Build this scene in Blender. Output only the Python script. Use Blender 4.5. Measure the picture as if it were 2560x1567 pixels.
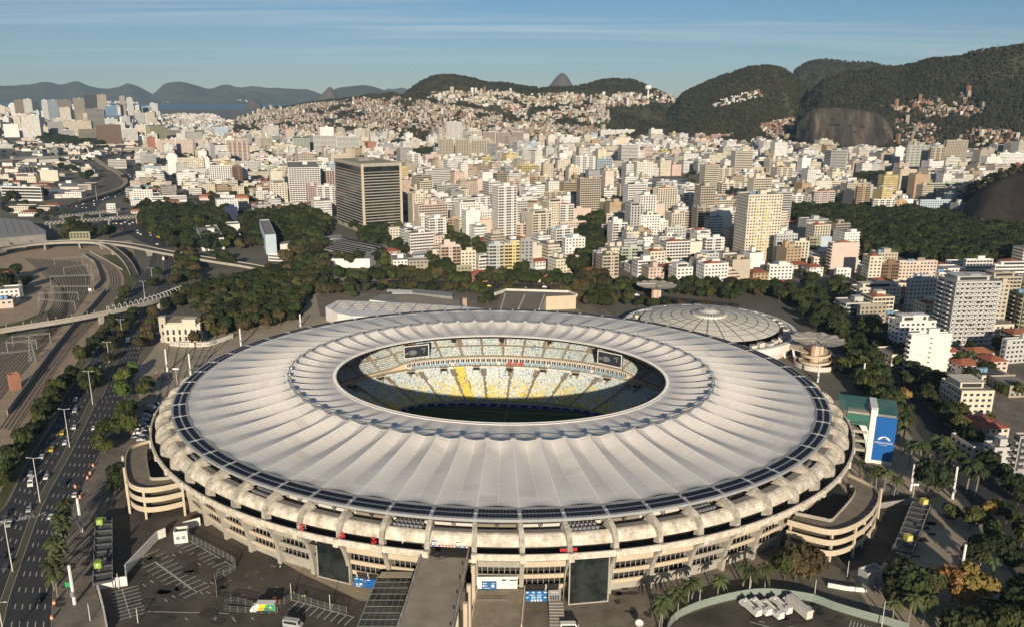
import bpy,bmesh,math,random
import numpy as np
from mathutils import Vector,Matrix,noise
for o in list(bpy.data.objects):
 bpy.data.objects.remove(o)
scene=bpy.context.scene
C=scene.collection
R=math.radians
rnd=random.Random(7)
# ------------------------------------------------------------------ camera
CX,CY,CH=5.45,-362.4,161.08
PITCH,ROLL,FPX=0.2647,0.0074,2013.6
PW,PH=2560.0,1567.0
cam=bpy.data.cameras.new('camera')
camo=bpy.data.objects.new('camera',cam)
C.objects.link(camo)
cam.sensor_width=36.0
cam.lens=36.0*FPX/PW
cam.clip_start=1.0
cam.clip_end=90000.0
_cp,_sp=math.cos(PITCH),math.sin(PITCH)
fwd=Vector((0,_cp,-_sp));rgt=Vector((1,0,0));upv=Vector((0,_sp,_cp))
cr,sr=math.cos(ROLL),math.sin(ROLL)
xr=rgt*cr+upv*sr
yr=upv*cr-rgt*sr
camo.matrix_world=Matrix(((xr.x,yr.x,-fwd.x,CX),(xr.y,yr.y,-fwd.y,CY),(xr.z,yr.z,-fwd.z,CH),(0,0,0,1)))
scene.camera=camo
def ray(px,py):
 u,v=px-PW/2,py-PH/2
 u,v=(cr*u+sr*v)/FPX,(-sr*u+cr*v)/FPX
 return Vector((u,_cp-v*_sp,-_sp-v*_cp))
def at(px,py,z=0.0):
 """where the sight line of a photograph point meets the level z"""
 d=ray(px,py);k=(z-CH)/d.z
 return Vector((CX+d.x*k,CY+d.y*k,z))
def far(px,py,dist):
 """the point at a horizontal distance on that sight line"""
 d=ray(px,py);k=dist/math.hypot(d.x,d.y)
 return Vector((CX+d.x*k,CY+d.y*k,CH+d.z*k))
def pr(P):
 X,Y,Z=P[0]-CX,P[1]-CY,P[2]-CH
 zc=Y*_cp-Z*_sp;yc=-(Y*_sp+Z*_cp)
 u,v=FPX*X/zc,FPX*yc/zc
 return PW/2+cr*u-sr*v,PH/2+sr*u+cr*v
 # ------------------------------------------------------------------ sky and sun
SUN_EL,SUN_AZ=16.0,2.0
world=bpy.data.worlds.new("World");scene.world=world
world.use_nodes= True
wn=world.node_tree.nodes;wl=world.node_tree.links
wn.clear()
sky=wn.new('ShaderNodeTexSky');sky.sky_type='NISHITA';sky.sun_disc= False
sky.sun_elevation=R(SUN_EL);sky.sun_rotation=R(180-SUN_AZ)
sky.altitude=100;sky.air_density=0.9;sky.dust_density=0.0;sky.ozone_density=5.0
bg=wn.new('ShaderNodeBackground');bg.inputs['Strength'].default_value=0.058
wo=wn.new('ShaderNodeOutputWorld')
tc=wn.new('ShaderNodeTexCoord')
sx=wn.new('ShaderNodeSeparateXYZ');wl.new(tc.outputs['Generated'],sx.inputs[0])
mz=wn.new('ShaderNodeMath');mz.operation='MAXIMUM';mz.inputs[1].default_value=0.02;wl.new(sx.outputs['Z'],mz.inputs[0])
ad=wn.new('ShaderNodeMath');ad.operation='ADD';ad.inputs[1].default_value=0.05;wl.new(mz.outputs[0],ad.inputs[0])
dx=wn.new('ShaderNodeMath');dx.operation='DIVIDE';wl.new(sx.outputs['X'],dx.inputs[0]);wl.new(ad.outputs[0],dx.inputs[1])
dy=wn.new('ShaderNodeMath');dy.operation='DIVIDE';wl.new(sx.outputs['Y'],dy.inputs[0]);wl.new(ad.outputs[0],dy.inputs[1])
cb=wn.new('ShaderNodeCombineXYZ');wl.new(dx.outputs[0],cb.inputs[0]);wl.new(dy.outputs[0],cb.inputs[1])
mp=wn.new('ShaderNodeMapping');mp.inputs['Scale'].default_value=(0.16,0.95,1);mp.inputs['Rotation'].default_value=(0,0,R(4))
wl.new(cb.outputs[0],mp.inputs[0])
nz=wn.new('ShaderNodeTexNoise');nz.inputs['Scale'].default_value=0.9;nz.inputs['Detail'].default_value=7;nz.inputs['Roughness'].default_value=0.62
nz.inputs['Distortion'].default_value=0.6
wl.new(mp.outputs[0],nz.inputs['Vector'])
rp=wn.new('ShaderNodeValToRGB');rp.color_ramp.elements[0].position=0.46;rp.color_ramp.elements[1].position=0.78
wl.new(nz.outputs['Fac'],rp.inputs[0])
fade=wn.new('ShaderNodeMapRange');fade.inputs['From Min'].default_value=0.005;fade.inputs['From Max'].default_value=0.06
fade.inputs['To Min'].default_value=0.0;fade.inputs['To Max'].default_value=0.8
wl.new(sx.outputs['Z'],fade.inputs[0])
mm=wn.new('ShaderNodeMath');mm.operation='MULTIPLY';wl.new(rp.outputs[0],mm.inputs[0]);wl.new(fade.outputs[0],mm.inputs[1])
mx=wn.new('ShaderNodeMixRGB');mx.inputs[2].default_value=(8.6,9.8,10.4,1)
wl.new(mm.outputs[0],mx.inputs[0]);wl.new(sky.outputs[0],mx.inputs[1])
wl.new(mx.outputs[0],bg.inputs['Color']);wl.new(bg.outputs[0],wo.inputs['Surface'])
sd=bpy.data.lights.new('sun','SUN');sd.energy=5.0;sd.angle=R(0.53);sd.color=(1.0,0.875,0.70)
so=bpy.data.objects.new('sun',sd);C.objects.link(so)
sun_dir=Vector((math.sin(R(SUN_AZ))*math.cos(R(SUN_EL)),-math.cos(R(SUN_AZ))*math.cos(R(SUN_EL)),math.sin(R(SUN_EL))))
so.rotation_euler=(-sun_dir).to_track_quat('-Z','Y').to_euler()
so.location=(0,-300,400)
vs=scene.view_settings
vs.view_transform='Standard';vs.look='None';vs.exposure=0.2;vs.gamma=1.0;vs.use_curve_mapping= False
scene.render.engine='CYCLES'
scene.cycles.max_bounces=4
scene.cycles.volume_bounces=0
# ------------------------------------------------------------------ materials
def N(nt,t,**kw):
 n=nt.nodes.new(t)
 for k,v in kw.items():setattr(n,k,v)
 return n
def base_mat(name):
 m=bpy.data.materials.new(name);m.use_nodes= True
 nt=m.node_tree
 return m,nt,nt.nodes['Principled BSDF']
def mat(name,col,rough=0.8,scale=0.0,amt=0.0,col2= None ,bump=0.0,metal=0.0,spec=0.3,rand=0.0,emit= None ,ramp=.25):
 """plain procedural surface: two noise octaves move the colour between col and col2"""
 m,nt,b=base_mat(name)
 b.inputs['Roughness'].default_value=rough
 b.inputs['Metallic'].default_value=metal
 b.inputs['Specular IOR Level'].default_value=spec
 c=(*col,1)
 b.inputs['Base Color'].default_value=c
 if emit:
  b.inputs['Emission Color'].default_value=c;b.inputs['Emission Strength'].default_value=emit
 out= None
 if scale:
  t=N(nt,'ShaderNodeTexCoord')
  g=N(nt,'ShaderNodeNewGeometry')
  n1=N(nt,'ShaderNodeTexNoise');n1 .inputs['Scale'].default_value=scale;n1 .inputs['Detail'].default_value=6
  n1 .inputs['Roughness'].default_value=0.65
  nt.links.new(g.outputs['Position'],n1 .inputs['Vector'])
  r=N(nt,'ShaderNodeValToRGB')
  r.color_ramp.elements[0].position=0.5-ramp;r.color_ramp.elements[1].position=0.5+ramp
  c2=col2 if col2 else tuple(max(0,v*(1-amt)) for v in col)
  r.color_ramp.elements[0].color=(*c2,1);r.color_ramp.elements[1].color=c
  nt.links.new(n1 .outputs['Fac'],r.inputs[0])
  out=r.outputs[0]
  if bump:
   bp=N(nt,'ShaderNodeBump');bp.inputs['Strength'].default_value=bump;bp.inputs['Distance'].default_value=0.3
   nt.links.new(n1 .outputs['Fac'],bp.inputs['Height']);nt.links.new(bp.outputs[0],b.inputs['Normal'])
 if rand:
  oi=N(nt,'ShaderNodeObjectInfo');hs=N(nt,'ShaderNodeHueSaturation')
  mr=N(nt,'ShaderNodeMapRange');mr.inputs['To Min'].default_value=1-rand;mr.inputs['To Max'].default_value=1+rand
  nt.links.new(oi.outputs['Random'],mr.inputs[0]);nt.links.new(mr.outputs[0],hs.inputs['Value'])
  mh=N(nt,'ShaderNodeMapRange');mh.inputs['To Min'].default_value=0.5-rand*0.07;mh.inputs['To Max'].default_value=0.5+rand*0.05
  wnz=N(nt,'ShaderNodeTexWhiteNoise',noise_dimensions='1D');nt.links.new(oi.outputs['Random'],wnz.inputs['W'])
  nt.links.new(wnz.outputs['Value'],mh.inputs[0]);nt.links.new(mh.outputs[0],hs.inputs['Hue'])
  if out:nt.links.new(out,hs.inputs['Color'])
  else :hs.inputs['Color'].default_value=c
  out=hs.outputs[0]
 if out:nt.links.new(out,b.inputs['Base Color'])
 return m
M={}
def mk(key,*a,**k):M[key]=mat(key,*a,**k)
mk('asphalt',(0.060,0.057,0.055),0.9,0.12,col2=(0.040,0.039,0.040))
mk('asphalt_lot',(0.120,0.098,0.074),0.9,0.07,col2=(0.055,0.046,0.037),ramp=.15)
mk('paving',(0.43,0.355,0.25),0.9,0.08,col2=(0.26,0.215,0.155))
mk('pavement',(0.24,0.20,0.15),0.9,0.13,col2=(0.13,0.11,0.085),ramp=.16)
mk('earth',(0.125,0.105,0.072),1.0,0.02,col2=(0.075,0.075,0.04))
mk('cityground',(0.19,0.165,0.13),1.0,0.012,col2=(0.09,0.085,0.062))
mk('grass',(0.13,0.125,0.045),1.0,0.06,col2=(0.055,0.065,0.022))
mk('ballast',(0.44,0.335,0.22),1.0,0.15,col2=(0.27,0.20,0.13))
mk('ballast_dark',(0.07,0.056,0.043),1.0,0.3,col2=(0.035,0.029,0.022))
mk('rail',(0.46,0.37,0.27),0.6,spec=0.5)
mk('line',(0.62,0.60,0.55),0.8,0.8,col2=(0.40,0.38,0.35))
mk('concrete',(0.42,0.385,0.32),0.9,0.25,col2=(0.30,0.27,0.22))
mk('concrete_stained',(0.48,0.44,0.37),0.9,0.45,col2=(0.20,0.175,0.135),ramp=.18)
mk('concrete_grey',(0.30,0.29,0.265),0.9,0.3,col2=(0.20,0.19,0.17))
mk('concrete_cream',(0.60,0.50,0.36),0.85,0.2,col2=(0.47,0.39,0.28))
mk('canopy',(0.74,0.68,0.57),0.8,0.35,col2=(0.36,0.30,0.22),ramp=.16)
mk('lip',(0.72,0.66,0.56),0.8,0.6,col2=(0.40,0.345,0.26),ramp=.18)
mk('deck',(0.27,0.225,0.16),0.95,0.25,col2=(0.15,0.125,0.09))
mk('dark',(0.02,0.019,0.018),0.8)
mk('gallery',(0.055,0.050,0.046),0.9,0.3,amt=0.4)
mk('soffit',(0.25,0.21,0.16),0.9)
mk('white',(0.78,0.75,0.70),0.6,0.15,col2=(0.66,0.62,0.56))
mk('offwhite',(0.66,0.62,0.54),0.7,0.15,col2=(0.52,0.48,0.41))
mk('steel',(0.36,0.37,0.38),0.45,metal=0.6)
mk('steel_dark',(0.10,0.105,0.115),0.5,metal=0.5)
mk('ring_grey',(0.44,0.44,0.43),0.5,0.4,amt=0.25,metal=0.2)
mk('ring_blue',(0.30,0.30,0.305),0.5,0.4,amt=0.25)
mk('solar',(0.012,0.014,0.024),0.5,spec=0.15)
mk('glass',(0.030,0.036,0.034),0.08,0.22,col2=(0.010,0.013,0.013),spec=0.8,ramp=.1)  # noise mottling paints reflections into the dark glass
mk('glass_win',(0.045,0.045,0.045),0.2,spec=0.5)
mk('glass_blue',(0.035,0.055,0.075),0.12,spec=0.8)
mk('glass_green',(0.05,0.16,0.12),0.15,spec=0.7)
mk('sign_blue',(0.008,0.105,0.36),0.5,0.05,amt=0.12)
mk('panel_blue',(0.02,0.13,0.32),0.5)
mk('red',(0.45,0.03,0.03),0.5)
mk('orange',(0.65,0.18,0.05),0.6)
mk('yellow',(0.75,0.55,0.03),0.5)
mk('lime',(0.42,0.62,0.06),0.5)
mk('green_sign',(0.03,0.30,0.10),0.5)
mk('tile',(0.36,0.13,0.065),0.9,0.4,col2=(0.22,0.08,0.045),rand=0.12)
mk('roofgrey',(0.30,0.275,0.24),0.95,0.12,col2=(0.18,0.165,0.145))
mk('roofdark',(0.13,0.12,0.11),0.95,0.12,amt=0.4)
mk('metalroof',(0.33,0.305,0.27),0.6,0.1,amt=0.25)
mk('brickred',(0.36,0.12,0.07),0.9,0.5,amt=0.3)
mk('bark',(0.14,0.11,0.08),1.0,1.2,amt=0.4)
mk('palmbark',(0.26,0.23,0.19),1.0,1.5,amt=0.3)
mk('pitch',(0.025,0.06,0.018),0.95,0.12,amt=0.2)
mk('board',(0.015,0.02,0.22),0.5)
mk('screen',(0.035,0.037,0.045),0.3)
mk('tyre',(0.02,0.02,0.02),0.9)
mk('lampglow',(0.85,0.83,0.78),0.4)
mk('skin',(0.35,0.22,0.15),0.7)
mk('hivis',(0.35,0.75,0.08),0.6)
mk('cloth_dark',(0.04,0.04,0.05),0.9)
mk('fence',(0.20,0.21,0.19),0.7)
mk('fence_green',(0.24,0.28,0.235),0.7,0.2,amt=0.2)
mk('rock',(0.135,0.105,0.075),0.95,0.012,col2=(0.075,0.06,0.048),bump=0.4)
def leaf(key,a,b,sc=0.35,rand=0.42):
 M[key]=mat(key,a,0.75,sc,col2=b,spec=0.25,rand=rand)
leaf('leaf_dark',(0.036,0.047,0.013),(0.018,0.026,0.008))
leaf('leaf_mid',(0.060,0.070,0.017),(0.032,0.040,0.011))
leaf('leaf_brown',(0.085,0.066,0.024),(0.048,0.041,0.016))
leaf('leaf_lime',(0.085,0.120,0.022),(0.05,0.075,0.016))
leaf('leaf_yellow',(0.30,0.19,0.045),(0.16,0.11,0.03))
leaf('leaf_palm',(0.075,0.090,0.028),(0.035,0.045,0.015))
leaf('leaf_hill',(0.064,0.056,0.022),(0.022,0.025,0.010),0.008,0.35)
# ------------------------------------------------------------------ mesh collecting
class MB:
 def __init__(s):s.v=[];s.f=[];s.m=[];s.uv= None
 def quad(s,a,b,c,d,m=0):
  i=len(s.v);s.v+=[tuple(a),tuple(b),tuple(c),tuple(d)];s.f.append((i,i+1,i+2,i+3));s.m.append(m)
 def tri(s,a,b,c,m=0):
  i=len(s.v);s.v+=[tuple(a),tuple(b),tuple(c)];s.f.append((i,i+1,i+2));s.m.append(m)
 def poly(s,pts,m=0):
  i=len(s.v);s.v+=[tuple(p) for p in pts];s.f.append(tuple(range(i,i+len(pts))));s.m.append(m)
 def hexa(s,b4,t4,m=0,bottom= True ,top= True ):
  i=len(s.v);s.v+=[tuple(p) for p in b4]+[tuple(p) for p in t4]
  for k in range(4):
   j=(k+1)%4
   s.f.append((i+k,i+j,i+4+j,i+4+k));s.m.append(m)
  if top:s.f.append((i+4,i+5,i+6,i+7));s.m.append(m)
  if bottom:s.f.append((i+3,i+2,i+1,i));s.m.append(m)
 def box(s,cx,cy,z0,z1,w,d,yaw=0.0,m=0,bottom= True ,top= True ):
  c,n=math.cos(yaw),math.sin(yaw)
  q=[]
  for a,b in ((-1,-1),(1,-1),(1,1),(-1,1)):
   x,y=a*w/2,b*d/2
   q.append((cx+x*c-y*n,cy+x*n+y*c))
  s.hexa([(x,y,z0) for x,y in q],[(x,y,z1) for x,y in q],m,bottom,top)
 def prism(s,pts,z0,z1,m=0,mt= None ):
  n=len(pts);i=len(s.v)
  area=sum(pts[k][0]*pts[(k+1)%n][1]-pts[(k+1)%n][0]*pts[k][1] for k in range(n))
  if area<0:pts=pts[::-1]
  s.v+=[(p[0],p[1],z0) for p in pts]+[(p[0],p[1],z1) for p in pts]
  for k in range(n):
   j=(k+1)%n
   s.f.append((i+k,i+j,i+n+j,i+n+k));s.m.append(m)
  s.f.append(tuple(range(i+n,i+2*n)));s.m.append(m if mt is None else mt)
 def tube(s,p0,p1,r0,r1= None ,n=6,m=0,cap= True ):
  if r1 is None :r1=r0
  p0,p1=Vector(p0),Vector(p1);d=p1-p0
  if d.length<1e-6: return
  z=d.normalized();a=z.orthogonal().normalized();b=z.cross(a)
  i=len(s.v)
  for k in range(n):
   t=2*math.pi*k/n;e=a*math.cos(t)+b*math.sin(t)
   s.v.append(tuple(p0+e*r0))
  for k in range(n):
   t=2*math.pi*k/n;e=a*math.cos(t)+b*math.sin(t)
   s.v.append(tuple(p1+e*r1))
  for k in range(n):
   j=(k+1)%n
   s.f.append((i+k,i+j,i+n+j,i+n+k));s.m.append(m)
  if cap:
   s.f.append(tuple(range(i+n,i+2*n)));s.m.append(m)
 def path(s,pts,r,n=5,m=0):
  for a,b in zip(pts,pts[1:]):s.tube(a,b,r,r,n,m)
 def grid(s,rows,m=0,closed= False ):
  """rows: list of equally long point lists"""
  i=len(s.v);w=len(rows[0])
  for r_ in rows:s.v+=[tuple(p) for p in r_]
  for a in range(len(rows)-1):
   for b in range(w if closed else w-1):
    c=(b+1)%w
    s.f.append((i+a*w+b,i+a*w+c,i+(a+1)*w+c,i+(a+1)*w+b));s.m.append(m)
 def mesh(s,name,mats,smooth= False ):
  me=bpy.data.meshes.new(name)
  me.from_pydata(s.v,[],s.f)
  if not isinstance(mats,(list,tuple)):mats=[mats]
  for x in mats:me.materials.append(M[x] if isinstance(x,str) else x)
  if len(mats)>1:me.polygons.foreach_set('material_index',s.m)
  if smooth:me.polygons.foreach_set('use_smooth',[ True ]*len(s.f))
  me.update()
  return me
 def build(s,name,mats,parent= None ,loc= None ,rz=0.0,smooth= False ,kind= None ,label= None ):
  return link(name,s.mesh(name,mats,smooth),parent,loc,rz,kind,label)
def link(name,me,parent= None ,loc= None ,rz=0.0,kind= None ,label= None ):
 o=bpy.data.objects.new(name,me);C.objects.link(o)
 if parent:o.parent=parent
 if loc is not None :o.location=loc
 if rz:o.rotation_euler=(0,0,rz)
 if kind:o['kind']=kind
 if label:o['label']=label
 return o
def tag(o,label,cat,group= None ):
 o['label']=label;o['category']=cat
 if group:o['group']=group
 return o
def thing(name,label,cat,loc=(0,0,0),rz=0.0,group= None ):
 o=bpy.data.objects.new(name, None );C.objects.link(o)
 o.location=loc;o.rotation_euler=(0,0,rz);o.empty_display_size=0.5
 return tag(o,label,cat,group)
_kids={}
def dup(root,loc,rz=0.0,label= None ,group= None ,scale= None ,mats= None ):
 r=root.copy();C.objects.link(r);r.location=loc;r.rotation_euler=(0,0,rz)
 if scale:r.scale=scale if isinstance(scale,(tuple,list)) else (scale,)*3
 if label:r['label']=label
 if group:r['group']=group
 for ch in _kids.setdefault(root.name,list(root.children)):
  c=ch.copy();C.objects.link(c);c.parent=r
  for g in _kids.setdefault(ch.name,list(ch.children)):
   d=g.copy();C.objects.link(d);d.parent=c
 return r
def structure(mb,name,mats,smooth= False ):
 return mb.build(name,mats,smooth=smooth,kind='structure')
LAYER=[0.0]
def layer():
 LAYER[0]+=0.006
 return LAYER[0]
def G(pts,z=0.0): return [at(x,y,z) for x,y in pts]
def smooth_line(pts,n=6):
 """Catmull-Rom through points"""
 pts=[Vector(p) for p in pts];out=[]
 for i in range(len(pts)-1):
  p0=pts[max(i-1,0)];p1=pts[i];p2=pts[i+1];p3=pts[min(i+2,len(pts)-1)]
  for k in range(n):
   t=k/n
   out.append(0.5*((2*p1)+(p2-p0)*t+(2*p0-5*p1+4*p2-p3)*t*t+(3*p1-p0-3*p2+p3)*t**3))
 out.append(pts[-1]); return out
def resample(pts,step):
 pts=[Vector(p) for p in pts];out=[pts[0].copy()];acc=0.0
 for a,b in zip(pts,pts[1:]):
  L=(b-a).length
  while acc+L>=step:
   t=(step-acc)/L;a=a.lerp(b,t);out.append(a.copy());L=(b-a).length;acc=0.0
  acc+=L
 return out
def count_line(pts,n):
 L=sum((b-a).length for a,b in zip(pts,pts[1:]))
 out=resample(pts,L/(n-1)*0.9999)
 while len(out)<n:out.append(Vector(pts[-1]))
 return out[:n]
def sheet(name,poly_px,m,z= None ):
 mb=MB();zz=layer() if z is None else z
 P=[(p[0],p[1],zz) for p in G(poly_px)]
 bm=bmesh.new();vs_=[bm.verts.new(p) for p in P]
 f=bm.faces.new(vs_);bmesh.ops.triangulate(bm,faces=[f]);bm.normal_update()
 for q in bm.faces:
  if q.normal.z<0:q.normal_flip()
 me=bpy.data.meshes.new(name);bm.to_mesh(me);bm.free();me.materials.append(M[m])
 return link(name,me,kind='structure')
def ribbon(name,left,right,m,n=60,z= None ):
 zz=layer() if z is None else z
 A=count_line(smooth_line(left,5),n);B=count_line(smooth_line(right,5),n)
 mb=MB();mb.grid([[(a.x,a.y,zz+a.z),(b.x,b.y,zz+b.z)] for a,b in zip(A,B)])
 o=structure(mb,name,m); return o
def offset_line(pts,d):
 out=[]
 for i,p in enumerate(pts):
  a=pts[max(i-1,0)];b=pts[min(i+1,len(pts)-1)]
  t=(b-a);t.z=0;t.normalize()
  out.append(p+Vector((-t.y,t.x,0))*d)
 return out
def inpoly(x,y,P):
 r_= False ;j=len(P)-1
 for i in range(len(P)):
  xi,yi=P[i][0],P[i][1];xj,yj=P[j][0],P[j][1]
  if (yi>y)!=(yj>y) and x<(xj-xi)*(y-yi)/(yj-yi)+xi:r_= not r_
  j=i
 return r_
def text_mesh(txt,size,name='lettering',extrude=0.02):
 cu=bpy.data.curves.new(name,'FONT');cu.body=txt;cu.size=size;cu.align_x='CENTER';cu.align_y='CENTER';cu.extrude=extrude
 cu.resolution_u=2
 o=bpy.data.objects.new(name,cu);C.objects.link(o)
 dg=bpy.context.evaluated_depsgraph_get()
 me=bpy.data.meshes.new_from_object(o.evaluated_get(dg))
 bpy.data.objects.remove(o);bpy.data.curves.remove(cu)
 return me
def letters(txt,size,m,parent,mw,name='lettering',label= None ):
 """text standing upright, mw = matrix in the parent's frame"""
 me=text_mesh(txt,size,name);me.materials.clear();me.materials.append(M[m])
 me.transform(mw)
 return link(name,me,parent,label=label)
FACE=Matrix.Rotation(math.pi/2,4,'X')
NOBUILD=[]
# ================================================================== GROUND, WATER, HILLS
D_=2560/2464.0
def V(z,pts):
 """points noted in an enlarged view of the photograph -> photograph pixels"""
 sc,ox,oy=Z[z]; return [(x/sc+ox,y/sc+oy) for x,y in pts]
Z={'o':(2464/2560,0,0),'1':(2447/860,0,150),'2':(2447/860,850,150),'3':(2236/860,1700,100),'4':(2111/700,0,550),'5':(1862/700,0,1000),'6':(2351/650,650,1150),'7':(2351/650,1250,1150),'8':(1862/700,1860,1000),'9':(2111/700,700,750),'a':(2056/750,1400,700),'b':(2111/700,1860,550),'c':(2464/800,700,550),'d':(1752/380,1120,1240),'e':(1791/380,380,1100),'g':(2111/420,0,600)}
mb=MB()
xs=[-60000,-20000,-8000,-4000,-2000,-1000,-500,0,500,1000,2000,4000,8000,20000,60000]
ys=[-3000,-800,0,500,1500,3000,5000,8000,12000,20000,60000]
mb.grid([[(x,y,-.02) for x in xs] for y in ys])
ground=structure(mb,'ground','cityground')
def water_mat():
 m,nt,b=base_mat('water');b.inputs['Base Color'].default_value=(0.022,0.05,0.075,1);b.inputs['Roughness'].default_value=0.35
 n1=N(nt,'ShaderNodeTexNoise');n1 .inputs['Scale'].default_value=0.01;g=N(nt,'ShaderNodeNewGeometry');nt.links.new(g.outputs['Position'],n1 .inputs['Vector'])
 bp=N(nt,'ShaderNodeBump');bp.inputs['Strength'].default_value=.3;nt.links.new(n1 .outputs['Fac'],bp.inputs['Height']);nt.links.new(bp.outputs[0],b.inputs['Normal'])
 M['water']=m
water_mat()
mb=MB();mb.poly([(-14000,8300,1.0),(-3400,7600,1.0),(-1200,8300,1.0),(-1200,13800,1.0),(-14000,15500,1.0)]);structure(mb,'bay_water','water')
# --- hills: each is a ridge line with a front slope, a back slope and rough relief
class Hill:
 def __init__(s,sil,base_front,wb,p=1.25,rough=14,scale=260,seed=0):
  """sil: (px, py, distance) along the skyline; base_front: width of the front slope in metres"""
  P=[far(x,y,d) for x,y,d in sil]
  s.n=110;s.taper=(sil[0][0]>0,sil[-1][0]<2560)
  s.ridge=count_line(smooth_line(P,8),s.n)
  s.wf=base_front if callable(base_front) else ( lambda u:base_front);s.wb=wb;s.p=p;s.rough=rough;s.sc=scale;s.seed=seed
 def point(s,u,k):
  """u 0..1 along, k -1 (back foot) .. 0 ridge .. 1 (front foot)"""
  a=u*(s.n-1);i=min(int(a),s.n-2);P=s.ridge[i].lerp(s.ridge[i+1],a-i)
  d=Vector((CX-P.x,CY-P.y,0)).normalized()
  w=s.wf(u) if k>0 else s.wb
  q=P+d*(k*w)
  e=1-abs(k)**1.0
  prof=(e*e*(3-2*e))*.55+e**s.p*.45
  h=P.z*prof
  h*=min(1,u*7+.02 if s.taper[0] else 1,(1-u)*7+.02 if s.taper[1] else 1)**.6
  nv=noise.fractal(Vector((q.x/s.sc,q.y/s.sc,s.seed)),.9,2.1,4)
  edge=min(1,abs(k)*4)
  h+=nv*s.rough*(.35+.65*edge)*min(1,e*4)
  return Vector((q.x,q.y,max(h,-2) if abs(k)<.999 else -3))
 def build(s,name,m,nk=26):
  ks=[-1,-.6,-.3,-.1]+[i/nk for i in range(nk+1)]
  mb=MB();mb.grid([[s.point(i/(s.n-1),k) for i in range(s.n)] for k in ks])
  o=structure(mb,name,m,smooth= True ); return o
def sil(pts,d):
 return [(x*D_,y*D_,d if not callable(d) else d(x)) for x,y in pts]
mk('hill_ground',(0.085,0.075,0.036),1.0,0.004,col2=(0.038,0.040,0.018))
mk('mountain_ground',(0.10,0.085,0.055),1.0,0.0012,col2=(0.045,0.05,0.028))
H={}
H['far1']=Hill(sil([(-260,212),(-80,204),(0,207),(60,206),(110,200),(150,206),(185,198),(215,208),(250,214),(285,210),(310,200),(340,199),(365,206),(385,213)],15500),1900,900,1.0,85,700,1)
H['far2']=Hill(sil([(330,225),(365,218),(392,206),(415,201),(440,199),(470,204),(500,212),(540,206),(575,213),(610,211),(650,214),(700,213),(740,216),(800,217)],14300),1500,900,1.0,85,650,2)
H['far3']=Hill(sil([(770,228),(800,218),(820,211),(860,207),(880,206),(905,211),(935,222),(960,232)],11500),1100,700,1.0,30,600,3)
H['far4']=Hill(sil([(880,222),(915,218),(930,212),(942,215),(955,213),(966,211),(978,214),(1000,219),(1080,222),(1300,224)],16500),1500,900,1.0,45,500,4)
H['rockspur']=Hill(sil([(738,246),(765,235),(782,219),(793,210),(803,217),(810,232),(818,244)],9800),300,300,1.3,12,300,5)
H['rockspur2']=Hill(sil([(585,252),(600,243),(610,239),(622,245),(632,252)],9000),220,220,1.2,10,300,6)
H['peak']=Hill(sil([(1290,224),(1312,216),(1325,203),(1335,190),(1345,180),(1353,176),(1362,181),(1370,192),(1378,205),(1392,214),(1420,224)],8900),520,420,.95,8,200,7)
H['mid']=Hill(sil([(560,262),(590,256),(620,246),(650,243),(690,250),(740,247),(800,244),(850,238),(900,234),(960,228),(985,216),(1015,197),(1040,188),(1070,186),(1110,187),(1140,192),(1170,200),(1200,205),(1240,209),(1275,214),(1310,214),(1350,212),(1400,207),(1440,197),(1470,193),(1510,194),(1550,197),(1600,203),(1640,211),(1690,222),(1740,228)], lambda x:3900 if x>900 else 4500), lambda u:1350,500,1.05,34,210,11)
H['midspur']=Hill(sil([(960,300),(1010,278),(1060,258),(1110,248),(1150,258),(1190,280),(1230,300)],3250),500,350,1.2,10,160,12)
H['right']=Hill(sil([(1590,262),(1640,236),(1680,216),(1715,200),(1750,184),(1790,172),(1820,167),(1850,165),(1880,169),(1905,182),(1930,198),(1990,206)],3300),760,500,1.05,34,210,13)
H['back']=Hill(sil([(1860,205),(1890,190),(1905,178),(1930,160),(1955,150),(1985,146),(2030,147),(2080,150),(2130,160),(2200,172),(2300,180)],4700),900,700,.9,22,240,14)
H['big']=Hill(sil([(1880,232),(1930,214),(1985,197),(2040,182),(2090,171),(2140,163),(2180,156),(2230,147),(2280,143),(2320,139),(2360,131),(2410,125),(2464,117),(2600,100),(2760,92)],3050), lambda u:640-60*u,700,1.0,40,230,15)
for k_,m_ in (('far1','mountain_ground'),('far2','mountain_ground'),('far3','mountain_ground'),('far4','mountain_ground'),('rockspur','rock'),('rockspur2','rock'),('peak','rock'),('mid','hill_ground'),('midspur','hill_ground'),('right','hill_ground'),('back','hill_ground'),('big','hill_ground')):
 H[k_].build('hill' if not k_.startswith('far') else 'mountain_range',m_)
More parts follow.
